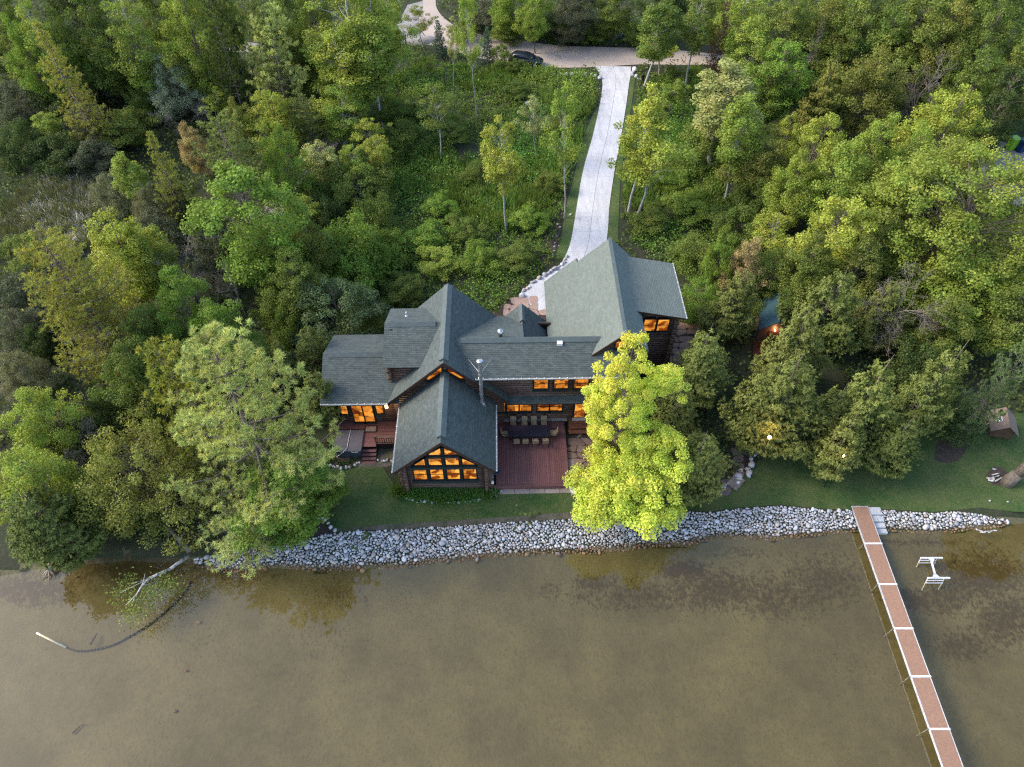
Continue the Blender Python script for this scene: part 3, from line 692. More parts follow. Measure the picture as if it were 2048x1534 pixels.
logwall((4.2, 35.7), (13.2, 35.7), 0.4, 9.1, (0, -1), lambda z: (gG(z)[0], min(gG(z)[1], 0.68)))
logwall((4.2, 45.5), (13.4, 45.5), 0.4, 9.0, (0, 1), gG)
logwall((4.2, 35.7), (4.2, 45.5), 0.4, 4.4, (-1, 0)); logwall((10.3, 35.7), (10.3, 39.5), 0.4, 7.3, (1, 0))
logwall((10.0, 39.5), (13.55, 39.5), 0.3, 7.1, (0, -1), over=0.32); logwall((13.55, 39.5), (13.55, 45.1), 0.3, 7.0, (1, 0), over=0.32)
window(11.05, 11.95, 5.42, 6.68, 39.32, mat='lit_hot'); window(12.12, 12.98, 5.42, 6.66, 39.32, mat='lit_hot')
window(8.2, 8.9, 7.6, 8.3, 35.52, mat='lit_hot', rail=False)
rk = MB(); rk.bar((3.62, 35.07, 4.2), (RX, 35.07, RZ - .09), 0.05, 0.24); rk.bar((10.6, 35.06, 7.42), (RX, 35.06, RZ - .09), 0.05, 0.24); rk.build('rake_board', MAT['fascia'], house)
gd = MB(); gd.box(5.0, 8.0, 45.62, 45.7, 0.05, 2.6); gd.build('garage_door', MAT['fascia'], house)
# chimney
ch = MB(); ch.tube((-1.7, 33.12, 4.1), (-1.7, 33.12, 8.75), .13, .13, 14)
for z in (5.3, 6.4, 7.5): ch.tube((-1.7, 33.12, z), (-1.7, 33.12, z + .07), .15, .15, 14)
cho = ch.build('chimney', MAT['darksteel'], house)
cc = MB(); cc.lathe((-1.7, 33.12, 8.75), [(.14, 0), (.16, .08), (.22, .14), (.22, .20), (.10, .26)], 14); cc.build('chimney_cap', MAT['steel'], cho)
cf = MB(); cf.lathe((-1.7, 33.1, 4.05), [(.32, -.05), (.21, .32), (.21, .40)], 14); cf.box(-2.02, -1.38, 32.75, 33.35, 3.96, 4.25); cf.build('flashing', MAT['steel'], cho)
cb = MB()
for p, q in (((-1.7, 33.12, 7.55), (-2.62, 34.9, 7.15)), ((-1.7, 33.12, 7.55), (-0.95, 34.9, 7.15)), ((-1.7, 33.12, 6.3), (-1.95, 33.95, 6.45)), ((-1.7, 33.12, 6.3), (-1.45, 33.95, 6.45))): cb.tube(p, q, .022, .022, 6)
cb.build('brace', MAT['steel'], cho)

# ------------------------------------------------------------------ decks, steps, patios
MAT['deck'] = M('red_deck_board', (0.185, 0.080, 0.072), (0.140, 0.060, 0.056), 1.2, 0.7, 0.25, 0.006, stretch=(6, 0.5, 1), rnd=0.12)
MAT['deck2'] = M('red_deck_board_across', (0.175, 0.076, 0.070), (0.130, 0.058, 0.054), 1.2, 0.7, 0.25, 0.006, stretch=(0.5, 6, 1), rnd=0.12)
MAT['step'] = M('warm_step_board', (0.20, 0.075, 0.04), (0.15, 0.055, 0.03), 1.2, 0.6, 0.2, 0.006, stretch=(0.5, 6, 1))
deck = empty('dining_deck', (0, 0, 0), HYAW, 'dark red board deck with the dining table beside the great room', 'deck')
x = -0.70
while x < 4.62:
    b = MB(); b.box(x, x + 0.128, 28.32, 34.12, 0.385, 0.42); b.build('board', MAT['deck'], deck); x += 0.142
b = MB(); b.box(-1.3, 4.78, 28.14, 28.30, 0.388, 0.424); b.build('board', MAT['deck2'], deck)
b = MB(); b.box(4.64, 4.78, 28.31, 33.4, 0.385, 0.423); b.build('board', MAT['deck'], deck)
b = MB(); b.box(-1.3, 4.77, 28.15, 28.19, 0.02, 0.383); b.box(4.735, 4.772, 28.20, 34.1, 0.02, 0.38); b.build('skirt', MAT['deck2'], deck)
b = MB(); b.box(-1.3, 4.7, 28.25, 34.1, 0.0, 0.34); b.build('frame', MAT['wall'], deck)
steps = empty('entry_steps', (0, 0, 0), HYAW, 'red brown timber steps below the lit side door', 'steps')
for i, (y0, y1, z) in enumerate(((33.62, 34.15, .92), (33.30, 33.70, .62), (33.0, 33.38, .36))):
    b = MB(); b.box(5.05, 7.3, y0, y1, z - .06, z); b.box(5.06, 7.29, y1 - .06 if i else y0 + .02, y1 - .02 if i else y0 + .06, max(z - .3, .02), z - .062); b.build('tread', MAT['step'], steps)
for xx in (5.08, 7.2):
    b = MB(); b.box(xx, xx + .06, 33.05, 34.1, 0.02, 0.3); b.build('side_board', MAT['step'], steps)
ds = empty('doorstep', (0, 0, 0), HYAW, 'pale stone doorstep under the lit side door', 'doorstep'); b = MB(); b.box(5.35, 6.45, 33.80, 34.12, .925, 1.0, 0, .02); b.build('slab', MAT['gutter'], ds)

tub_deck = empty('tub_deck', (0, 0, 0), HYAW, 'dark red deck and stairs behind the hot tub at the left wing', 'deck')
y = 31.95
while y < 34.05:
    x0 = -13.3 if y > 33.25 else -11.05
    b = MB(); b.box(x0, -7.6, y, y + .128, .765, .80); b.build('board', MAT['deck2'], tub_deck); y += .142
b = MB(); b.box(-13.3, -7.6, 33.3, 34.05, .02, .74); b.box(-11.05, -7.6, 32.0, 33.3, .02, .74); b.build('frame', MAT['wall'], tub_deck)
for i in range(5):
    z = .80 - .155 * i; y1 = 31.94 - .26 * i
    b = MB(); b.box(-11.05, -10.0, y1 - .27, y1, z - .045 - (.155 if i else 0), z - (.155 if i else 0) + .0); b.build('tread', MAT['deck2'], tub_deck)
    b = MB(); b.box(-11.04, -10.01, y1 - .03, y1 - .005, max(.01, z - .33), z - .16 if i else z - .05); b.build('riser', MAT['fascia'], tub_deck)
for xx in (-11.07, -10.0):
    b = MB(); b.add([(xx, 31.95, .02), (xx, 30.7, .02), (xx, 31.95, .70), (xx + .04, 31.95, .02), (xx + .04, 30.7, .02), (xx + .04, 31.95, .70)], [(0, 1, 2), (5, 4, 3), (0, 3, 4, 1), (1, 4, 5, 2), (0, 2, 5, 3)])
    b.build('stringer', MAT['fascia'], tub_deck)
mat_ = empty('door_mat', hw(-10.55, 33.35, .805), HYAW, 'dark door mat with a pale centre in front of the sliding door', 'door mat')
b = MB(); b.box(-.52, .52, -.34, .34, 0, .015); b.build('border', MAT['frame'], mat_); b = MB(); b.box(-.40, .40, -.24, .24, .0155, .022); b.build('panel', MAT['darksteel'], mat_)
rail = empty('deck_railing', (0, 0, 0), HYAW, 'short brown baluster railing at the edge of the left deck', 'railing')
MAT['railwood'] = M('railing_wood', (0.13, 0.085, 0.055), (0.09, 0.06, 0.04), 2, .7)
b = MB(); b.box(-9.95, -7.75, 31.86, 31.98, 1.62, 1.68); b.box(-9.9, -7.8, 31.89, 31.95, .95, 1.02); b.build('rail', MAT['railwood'], rail)
for i in range(12):
    xx = -9.85 + i * .175; b = MB(); b.box(xx, xx + .05, 31.89, 31.95, 1.022, 1.618); b.build('baluster', MAT['railwood'], rail)
b = MB(); b.box(-10.0, -9.9, 31.86, 31.96, .80, 1.78); b.build('post', MAT['railwood'], rail)

def flag(root, poly, cell, mat, z, th=.05, seed=1, gap=.022, name='flagstone'):
    # irregular stones cut to a polygon: jittered, brick-offset cells with shaved corners
    r = random.Random(seed); P = np.array(poly); x0, y0 = P.min(0); x1, y1 = P.max(0)
    nx = int((x1 - x0) / cell) + 2; ny = int((y1 - y0) / cell) + 2
    J = {}
    def vert(i, j):
        if (i, j) not in J: J[i, j] = (x0 + (i + (.35 if j % 2 else 0) + r.uniform(-.28, .28)) * cell, y0 + (j + r.uniform(-.26, .26)) * cell)
        return J[i, j]
    used = set()
    for j in range(ny):
        for i in range(-1, nx):
            if (i, j) in used: continue
            w = 2 if r.random() < .22 else 1
            q = [vert(i, j), vert(i + w, j), vert(i + w, j + 1), vert(i, j + 1)]
            if w == 2: used.add((i + 1, j))
            c = np.mean(q, 0)
            if not in_poly(np.array([c[0]]), np.array([c[1]]), poly)[0]: continue
            pts = []
            for k in range(4):
                a, p, n_ = np.array(q[k - 1]), np.array(q[k]), np.array(q[(k + 1) % 4])
                cut = r.uniform(.10, .24)
                for t in ((p + (a - p) * cut), (p + (n_ - p) * cut)): pts.append(c + (t - c) * (1 - gap * 2 / cell))
            zz = z + r.uniform(-.006, .006)
            b = MB(); b.prism([(p[0], p[1], zz) for p in pts], th); b.build(name, mat, root)
PATIO = [(5.30, 27.9), (9.9, 27.7), (10.4, 29.5), (9.6, 33.0), (4.84, 33.0), (4.84, 30.8), (5.30, 30.8)]
patio = empty('patio', (0, 0, 0), HYAW); tag(patio, 'red flagstone patio between the deck and the yellow tree', kind='structure')
b = MB(); b.prism([(p[0], p[1], .05) for p in PATIO], .06); b.build('joint_bed', MAT['joint'], patio)
flag(patio, PATIO, .62, MAT['sandstone'], .085, seed=4)
for i in range(5):
    x0 = -0.45 + i * 1.12; b = MB(); b.box(x0, x0 + 1.10, 27.74, 28.12, .0, .085, 0, .01); b.build('paving_slab', MAT['slab'], patio)
for i in range(3):
    y0 = 27.95 + i * .93; b = MB(); b.box(4.84, 5.26, y0, y0 + .91, .0, .09, 0, .01); b.build('paving_slab', MAT['slab'], patio)
P2 = [(-0.2, 42.2), (-0.25, 46.2), (0.5, 48.5), (1.8, 49.3), (3.0, 48.7), (4.0, 46.9), (4.1, 42.2)]
back = empty('patio', (0, 0, 0), HYAW); tag(back, 'pink flagstone landing behind the small porch gable', kind='structure')
MAT['pinkstone'] = M('pink_flagstone', (0.36, 0.25, 0.20), (0.30, 0.20, 0.165), 1.5, .85, .3, .01, rnd=.10)
b = MB(); b.prism([(p[0], p[1], .05) for p in P2], .06); b.build('joint_bed', MAT['joint'], back); flag(back, P2, .85, MAT['pinkstone'], .09, seed=9)
P3 = [(13.8, 39.0), (17.2, 41.0), (18.4, 43.5), (17.6, 45.6), (15.6, 46.4), (13.8, 46.0)]
sidep = empty('patio', (0, 0, 0), HYAW); tag(sidep, 'dark red flagstone walk right of the garage wall', kind='structure')
b = MB(); b.prism([(p[0], p[1], .05) for p in P3], .06); b.build('joint_bed', MAT['joint'], sidep); flag(sidep, P3, .8, MAT['sandstone'], .085, seed=12)
HOUSE = [tuple(hw(*p)[:2]) for p in [(-14, 31), (-14, 41), (-0.5, 42.5), (-0.5, 46), (4, 46.5), (14.3, 46), (14.3, 39), (10, 33), (10, 27.6), (5, 27.6), (-8, 27.4), (-8, 31)]]
KEEP_OUT = [HOUSE, [tuple(hw(*p)[:2]) for p in P2], [tuple(hw(*p)[:2]) for p in P3]]
# ------------------------------------------------------------------ vegetation
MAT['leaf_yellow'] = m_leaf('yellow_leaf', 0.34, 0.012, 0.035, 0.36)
MAT['leaf'] = m_leaf('leaf', 0.32, 0.012, 0.03, 0.42)
MAT['needle'] = m_leaf('needle', 0.28, 0.01, 0.025, 0.42)
MAT['bark'] = M('grey_bark', (0.22, 0.18, 0.145), (0.10, 0.082, 0.066), 5, .9, .6, .03, stretch=(2, 2, .35))
MAT['pale_bark'] = M('pale_grey_bark', (0.40, 0.38, 0.36), (0.22, 0.20, 0.185), 4, .85, .4, .02, stretch=(2, 2, .4))
MAT['birch'] = M('white_birch_bark', (0.50, 0.48, 0.45), (0.12, 0.11, 0.10), 3.2, .75, .3, .01, stretch=(1, 1, 2.2), lo=.52, hi=.60)
MAT['twig'] = M('bare_twig', (0.26, 0.225, 0.19), (0.15, 0.125, 0.105), 4, .9)

def leaf_quads(C, T, N, ln, wd):
    # one folded-diamond quad per leaf
    T = unit(T - N * (T * N).sum(1, keepdims=True)); B = np.cross(N, T)
    ln = np.broadcast_to(ln, (len(C),))[:, None]; wd = np.broadcast_to(wd, (len(C),))[:, None]
    V = np.stack([C - T * ln * .5, C + B * wd * .5 - T * ln * .06, C + T * ln * .5, C - B * wd * .5 - T * ln * .06], 1).reshape(-1, 3)
    return V, np.arange(len(C) * 4).reshape(-1, 4)
def tubes_np(segs, n=5):
    # segs: rows of p0(3) p1(3) r0 r1
    S = np.asarray(segs, float); P0, P1, r0, r1 = S[:, :3], S[:, 3:6], S[:, 6], S[:, 7]
    d = unit(P1 - P0); ref = np.where(np.abs(d[:, 2:3]) > .9, [[1., 0, 0]], [[0, 0, 1.]])
    a = unit(np.cross(d, ref)); b = np.cross(d, a); ang = np.arange(n) * 2 * np.pi / n
    ca, sa = np.cos(ang)[None, :, None], np.sin(ang)[None, :, None]
    ringd = a[:, None] * ca + b[:, None] * sa
    V = np.concatenate([P0[:, None] + ringd * r0[:, None, None], P1[:, None] + ringd * r1[:, None, None]], 1).reshape(-1, 3)
    i = np.arange(n); base = (np.arange(len(S)) * 2 * n)[:, None]
    F = np.stack([base + i, base + (i + 1) % n, base + n + (i + 1) % n, base + n + i], -1).reshape(-1, 4)
    return V, F
def rand_dirs(r, n): return unit(r.normal(size=(n, 3)))
def trunk_line(r, H, lean=.04, k=7, bend=.012):
    z = np.linspace(0, 1, k); off = np.cumsum(r.normal(0, bend, (k, 2)), 0) * H; off -= off[0]
    ln = r.normal(0, lean, 2)
    return np.c_[off[:, 0] + ln[0] * z * H, off[:, 1] + ln[1] * z * H, z * H]
def on_line(L, z): return np.array([np.interp(z, L[:, 2], L[:, k]) for k in range(3)]).T

def broadleaf(name, seed, H, R, base, nclump, per, leaf=.22, pow_=(.8, .7), rc=(.16, .28), trunk_r=None, flat=.75, lump=.25, bark='bark', inner=.6, droop=0.0, lean=.03):
    r = np.random.default_rng(seed); L = trunk_line(r, H * .92, lean)
    t = r.random(nclump * 3); prof = np.sin(np.pi * np.clip(t, .02, .98) ** pow_[0]) ** pow_[1]
    keep = r.random(len(t)) < prof; t = t[keep][:nclump]; prof = prof[keep][:nclump]
    a = r.random(len(t)) * 2 * np.pi; ph = r.random(4) * 6.28
    lum = 1 + lump * (np.sin(2 * a + ph[0] + 3 * t) * .5 + np.sin(3 * a + ph[1] - 5 * t) * .5 + np.sin(7 * t + ph[2]) * .3)
    rf = 1 - inner * r.random(len(t)) ** 1.7
    rad = R * prof * lum * np.where(r.random(len(t)) < .28, np.sqrt(r.random(len(t))) * .8, rf)
    zc = base + (H - base) * t
    ax = on_line(L, np.minimum(zc, H * .9)); C = np.c_[ax[:, 0] + rad * np.cos(a), ax[:, 1] + rad * np.sin(a), zc - droop * rad]
    crad = R * r.uniform(rc[0], rc[1], len(t)) * (.75 + .5 * (1 - t))
    segs = [(*L[i], *L[i + 1], tr0, tr1) for i, (tr0, tr1) in enumerate(zip(*(lambda q: (q[:-1], q[1:]))((trunk_r or H * .016) * (1 - .88 * np.linspace(0, 1, len(L)) ** .9))))]
    for k in range(len(t)):
        hz = math.hypot(C[k, 0] - ax[k, 0], C[k, 1] - ax[k, 1])
        zb = max(base * .55, min(C[k, 2] - hz * r.uniform(.5, 1.1), H * .86)); p = on_line(L, zb); q = C[k]
        m = (p + q) / 2 + np.array([0, 0, .12 * hz]) + r.normal(0, .06 * hz + .01, 3)
        r0 = (trunk_r or H * .016) * .30 * (1 - .6 * t[k])
        segs += [(*p, *m, r0, r0 * .6), (*m, *q, r0 * .6, r0 * .2)]
        for _ in range(2):
            e = q + rand_dirs(r, 1)[0] * crad[k] * .9; segs.append((*q, *e, r0 * .3, r0 * .08))
    idx = np.repeat(np.arange(len(t)), (per * (crad / crad.mean()) ** 1.5).astype(int).clip(8)); n = len(idx)
    d = rand_dirs(r, n); d[:, 2] = d[:, 2] * .9 + .18
    P = C[idx] + d * (crad[idx] * (.25 + .85 * r.random(n) ** .6))[:, None] * np.array([1, 1, flat])
    N = unit(d * .55 + np.array([0, 0, .65]) + r.normal(0, .55, (n, 3)))
    s = leaf * r.uniform(.6, 1.35, n)
    V, F = leaf_quads(P, r.normal(size=(n, 3)), N, s, s * r.uniform(.6, .9, n))
    ct = r.random(len(t)); tint = np.repeat(np.clip(.22 + .38 * ct[idx] + r.normal(0, .14, n), 0, 1), 4)
    warm = np.repeat(np.clip(.5 * r.random(len(t))[idx] + .5 * r.random(n), 0, 1), 4)
    crown = np_mesh(name + '_crown', V, F, MAT['leaf'], {'tint': tint, 'warm': warm})
    tv, tf = tubes_np(segs, 6); trunk = np_mesh(name + '_trunk', tv, tf, MAT[bark], smooth=True)
    return dict(trunk=trunk, crown=crown, H=H, R=R)

def pine(name, seed, H, R, base, whorl=20, per=6, tufts=16, blades=9, ln=.34, wd=.075, up=.35, taper=.85, droopy=0.0, round_=.55, gap=.25, fin=.26):
    r = np.random.default_rng(seed); L = trunk_line(r, H, .02, bend=.006); segs = []
    tr = H * .014 * (1 - .9 * np.linspace(0, 1, len(L)))
    for i in range(len(L) - 1): segs.append((*L[i], *L[i + 1], tr[i], tr[i + 1]))
    TC, TD, TT = [], [], []
    for w in range(whorl):
        t = (w + .5 * r.random()) / whorl; z = base + (H - base) * t
        reach = R * (1 - t) ** round_ * (.55 + .45 * min(1, t * 5)) + .25
        for b in range(per):
            if r.random() < gap * .5: continue
            az = 2 * np.pi * (b + r.random() * .8) / per + w * 1.1; ln_b = reach * r.uniform(.6, 1.12)
            p0 = on_line(L, z); h = np.array([math.cos(az), math.sin(az), 0])
            rise = up * (0.35 + t) - droopy
            p1 = p0 + h * ln_b * .55 + np.array([0, 0, ln_b * .55 * (rise - .25)]); p2 = p0 + h * ln_b + np.array([0, 0, ln_b * rise])
            rr = .012 * ln_b + .012
            segs += [(*p0, *p1, rr, rr * .6), (*p1, *p2, rr * .6, rr * .2)]
            n = max(4, int(tufts * (ln_b / R) ** .8)); s = .22 + .80 * r.random(n) ** .8; side = r.normal(0, fin, n) * ln_b * (1.15 - .8 * s)
            lat = np.array([-h[1], h[0], 0]); base_p = np.where(s[:, None] < .55, p0 + (p1 - p0) * (s[:, None] / .55), p1 + (p2 - p1) * ((s[:, None] - .55) / .45))
            c = base_p + lat * side[:, None] + np.c_[np.zeros((n, 2)), r.normal(.05, .10, n) * (.4 + ln_b * .2)]
            for k in range(n):
                if r.random() < .5: segs.append((*base_p[k], *c[k], rr * .3, rr * .1))
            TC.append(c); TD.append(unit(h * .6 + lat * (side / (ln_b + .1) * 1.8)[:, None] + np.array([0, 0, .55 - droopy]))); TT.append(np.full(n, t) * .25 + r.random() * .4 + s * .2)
    TC = np.concatenate(TC); TD = np.concatenate(TD); TT = np.concatenate(TT)
    idx = np.repeat(np.arange(len(TC)), blades); n = len(idx)
    D = unit(TD[idx] * .75 + r.normal(0, .62, (n, 3))); l = ln * r.uniform(.65, 1.25, n)
    P = TC[idx] + D * l[:, None] * .45
    N = unit(np.cross(D, r.normal(size=(n, 3))) + np.array([0, 0, .5]))
    V, F = leaf_quads(P, D, N, l, wd * r.uniform(.7, 1.3, n))
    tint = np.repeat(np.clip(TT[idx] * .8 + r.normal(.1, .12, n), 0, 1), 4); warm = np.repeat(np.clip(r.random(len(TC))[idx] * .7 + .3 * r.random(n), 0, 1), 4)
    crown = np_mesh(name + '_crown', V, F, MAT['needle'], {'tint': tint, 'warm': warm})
    tv, tf = tubes_np(segs, 5); trunk = np_mesh(name + '_trunk', tv, tf, MAT['bark'], smooth=True)
    return dict(trunk=trunk, crown=crown, H=H, R=R)

def cedar(name, seed, H, R, base, nspray=2600, fan=7, ln=.28, wd=.085, pow_=.75):
    r = np.random.default_rng(seed); L = trunk_line(r, H * .97, .02)
    tr = H * .017 * (1 - .9 * np.linspace(0, 1, len(L))); segs = [(*L[i], *L[i + 1], tr[i], tr[i + 1]) for i in range(len(L) - 1)]
    nb = 150; t = 1 - r.random(nb) ** .62; t = np.clip(t, 0, .985); a = r.random(nb) * 6.283; ph = r.random(3) * 6.28
    reach = R * (1 - t) ** pow_ * np.minimum(1, .45 + t * 3.2) * (1 + .22 * np.sin(2 * a + ph[0]) + .15 * np.sin(5 * a + 9 * t + ph[1])) * r.uniform(.75, 1.1, nb) + .2
    z0 = base + (H - base) * t * .96; h = np.c_[np.cos(a), np.sin(a), np.zeros(nb)]
    p0 = on_line(L, z0); tip = p0 + h * reach[:, None] + np.c_[np.zeros((nb, 2)), reach * r.uniform(.12, .45, nb)]
    mid = (p0 + tip) / 2 - np.c_[np.zeros((nb, 2)), reach * .10]
    for k in range(nb):
        rr = .011 * reach[k] + .006; segs += [(*p0[k], *mid[k], rr, rr * .6), (*mid[k], *tip[k], rr * .6, rr * .2)]
    w = reach ** 1.3; bi = r.choice(nb, nspray, p=w / w.sum()); s = .28 + .75 * r.random(nspray) ** .7
    bp = np.where(s[:, None] < .5, p0[bi] + (mid - p0)[bi] * (s[:, None] / .5), mid[bi] + (tip - mid)[bi] * ((s[:, None] - .5) / .5))
    lat = np.c_[-h[bi, 1], h[bi, 0], np.zeros(nspray)]; sd = r.normal(0, .24, nspray) * reach[bi] * (1.1 - .6 * s)
    c = bp + lat * sd[:, None] + r.normal(0, .10, (nspray, 3))
    ax = unit(h[bi] * .8 + lat * np.sign(sd)[:, None] * .5 * r.random((nspray, 1)) + np.c_[np.zeros((nspray, 2)), r.normal(.25, .4, nspray)])
    idx = np.repeat(np.arange(nspray), fan); n = len(idx)
    D = unit(ax[idx] + r.normal(0, .48, (n, 3))); l = ln * r.uniform(.55, 1.25, n); P = c[idx] + D * l[:, None] * .5
    N = unit(np.array([0, 0, .8]) + h[bi][idx] * .5 + r.normal(0, .5, (n, 3)))
    V, F = leaf_quads(P, D, N, l, wd * r.uniform(.6, 1.3, n))
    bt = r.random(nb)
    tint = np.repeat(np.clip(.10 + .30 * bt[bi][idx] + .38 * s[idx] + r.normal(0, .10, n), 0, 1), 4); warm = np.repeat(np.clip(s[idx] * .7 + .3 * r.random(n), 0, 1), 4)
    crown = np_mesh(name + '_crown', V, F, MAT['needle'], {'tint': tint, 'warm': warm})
    tv, tf = tubes_np(segs, 5); trunk = np_mesh(name + '_trunk', tv, tf, MAT['bark'], smooth=True)
    return dict(trunk=trunk, crown=crown, H=H, R=R)

def bare(name, seed, H, R, levels=5, leafy=0):
    r = np.random.default_rng(seed); segs = []; tips = []
    def grow(p, d, ln, rad, lv):
        k = 3; q = p
        for i in range(k):
            d = unit(d + r.normal(0, .14, 3) + np.array([0, 0, .03])); e = q + d * ln / k; segs.append((*q, *e, rad * (1 - .25 * i / k), rad * (1 - .25 * (i + 1) / k))); q = e
            if lv > 0 and (i or lv < levels):
                for _ in range(2 if lv > 1 else 3):
                    dd = unit(d * .75 + r.normal(0, .62, 3)); grow(q, dd, ln * r.uniform(.45, .68), max(rad * .45, .008), lv - 1) if r.random() < .8 else None
        tips.append(q)
    grow(np.zeros(3), np.array([0, 0, 1.]), H * .52, H * .011, levels - 1)
    tv, tf = tubes_np(segs, 4); z = tv[:, 2].max(); tv *= [R / max(1e-3, np.percentile(np.hypot(tv[:, 0], tv[:, 1]), 97)), R / max(1e-3, np.percentile(np.hypot(tv[:, 0], tv[:, 1]), 97)), H / z]
    out = dict(trunk=np_mesh(name + '_trunk', tv, tf, MAT['twig'], smooth=True), crown=None, H=H, R=R)
    return out

PROTO = {}
def P(key, fn, *a, **k): PROTO[key] = fn(key, *a, **k)
P('maple_a', broadleaf, 11, 13, 4.2, 2.6, 115, 225, 0.20)
P('maple_b', broadleaf, 12, 14, 3.6, 3.2, 105, 225, 0.19, (.75, .6))
P('maple_c', broadleaf, 13, 12, 4.6, 2.2, 100, 247, 0.21, (.9, .65), (.15, .26), lump=.4)
P('maple_d', broadleaf, 14, 13, 3.9, 2.8, 90, 240, 0.20, (.7, .7), (.17, .30), lump=.35)
P('oval', broadleaf, 15, 14, 2.7, 3.0, 85, 225, 0.18, (.8, .55), (.2, .34))
P('slim', broadleaf, 16, 13, 1.9, 4.6, 62, 165, 0.18, (.72, .6), (.24, .42), lump=.35, bark='pale_bark', trunk_r=.15)
P('slim_b', broadleaf, 17, 12, 2.2, 4.2, 52, 172, 0.18, (.8, .7), (.22, .40), lump=.5, bark='pale_bark', trunk_r=.15)
P('sparse', broadleaf, 18, 12, 2.5, 5.2, 38, 142, 0.18, (.8, .7), (.18, .34), lump=.5, bark='pale_bark', trunk_r=.13)
P('birch', broadleaf, 19, 15, 2.6, 3.5, 95, 195, 0.16, (.72, .6), (.20, .34), lump=.35, bark='birch', trunk_r=.17, droop=.25)
P('birch_b', broadleaf, 20, 14, 2.3, 4.0, 80, 180, 0.16, (.8, .6), (.22, .38), lump=.4, bark='birch', trunk_r=.15, droop=.35)
P('shore', broadleaf, 25, 9, 7, 1.2, 170, 150, .19, (.62, .45), (.09, .17), lump=.35, inner=.5, trunk_r=.22)
P('shrub', broadleaf, 21, 3.6, 2.6, .3, 75, 225, 0.13, (.55, .45), (.20, .32), trunk_r=.05, inner=.5)
P('shrub_b', broadleaf, 22, 3.2, 2.8, .2, 80, 210, 0.13, (.5, .5), (.16, .28), trunk_r=.05, lump=.35)
P('shrub_c', broadleaf, 23, 4.2, 2.4, .4, 70, 195, 0.13, (.6, .5), (.16, .30), trunk_r=.05, lump=.45)
P('willow', broadleaf, 24, 5.2, 3.0, .4, 130, 225, 0.11, (.6, .45), (.14, .24), trunk_r=.07, inner=.4)
P('pine_a', pine, 31, 16, 4.2, 2.0, 17, 6, 15, 22, .42, .075, gap=.4)
P('pine_b', pine, 32, 14, 4.6, 2.0, 15, 6, 15, 22, .42, .075, gap=.4, up=.5, round_=.5)
P('larch', pine, 33, 13, 3.2, 1.2, 24, 6, 24, 9, .26, .06, up=.12, droopy=.1, round_=.75)
P('larch_b', pine, 34, 15, 4.6, 1.6, 20, 6, 34, 9, .30, .065, up=.35, round_=.48)
P('spruce', pine, 35, 6, 1.35, .3, 20, 7, 14, 8, .17, .05, up=-.05, round_=.95, gap=0)
P('cedar_a', cedar, 41, 11, 3.1, .6, 5200, 8, pow_=1.0)
P('cedar_b', cedar, 42, 10, 3.4, .5, 5200, 8, pow_=.85)
P('cedar_c', cedar, 43, 9, 2.2, .3, 3600, 8, .25, .075, .8)
P('cedar_d', cedar, 44, 12, 3.6, .8, 5200, 8,   .31, .09, .8)
P('bare_a', bare, 51, 9, 3.2, 5)
P('bare_b', bare, 52, 8, 3.6, 5)
P('twiggy', bare, 53, 4, 2.2, 5)

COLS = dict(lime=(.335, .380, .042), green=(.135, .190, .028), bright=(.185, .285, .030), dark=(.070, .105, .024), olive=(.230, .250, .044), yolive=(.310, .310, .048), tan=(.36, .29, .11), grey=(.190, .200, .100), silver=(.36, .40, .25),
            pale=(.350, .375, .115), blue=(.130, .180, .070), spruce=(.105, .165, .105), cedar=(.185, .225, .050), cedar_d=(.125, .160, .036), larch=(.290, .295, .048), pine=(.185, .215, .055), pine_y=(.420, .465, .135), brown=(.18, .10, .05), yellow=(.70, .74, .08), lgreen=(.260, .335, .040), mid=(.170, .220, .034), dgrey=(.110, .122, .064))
TREES = []
def tree(proto, top, h, w, col, label, base=None, name=None, cat='tree', group=None, sq=1.0, rz=None):
    p = PROTO[proto]; r = random.Random(len(TREES) * 7 + 3)
    if base is not None:
        B = G(*base); h = atY(top[0], top[1], B[1])[2]
    else:
        B = G(top[0], top[1], h); B[2] = 0
    d = depth_of((B[0], B[1], h * .6)); R = w / 2 * d / FPX
    kind = name or {'maple': 'maple_tree', 'oval': 'leafy_tree', 'slim': 'young_tree', 'spars': 'young_tree', 'birch': 'birch_tree', 'shrub': 'shrub', 'willo': 'willow_shrub', 'pine_': 'pine_tree', 'larch': 'larch_tree', 'spruc': 'spruce_tree', 'cedar': 'cedar_tree', 'bare_': 'bare_tree', 'twigg': 'bare_shrub', 'slim_': 'young_tree', 'shore': 'leafy_tree'}[proto[:5] if proto != 'slim' else 'slim']
    if cat == 'tree' and 'shrub' in kind: cat = 'shrub'
    group = group or kind.replace('_', ' ') + 's around the log house'
    o = empty(kind, (float(B[0]), float(B[1]), 0), rz if rz is not None else r.uniform(0, 6.28), label, cat, group)
    o.scale = (R / p['R'] * sq, R / p['R'], h / p['H'])
    t = link('trunk', p['trunk'], o)
    if p['crown']:
        c = link('crown', p['crown'], o)
        k = 1 + r.uniform(-.10, .10); cc = COLS[col]; c.color = (cc[0] * k * (1 + r.uniform(-.05, .05)), cc[1] * k, cc[2] * k, 1)
    TREES.append((float(B[0]), float(B[1]), R))
    return o
T = tree
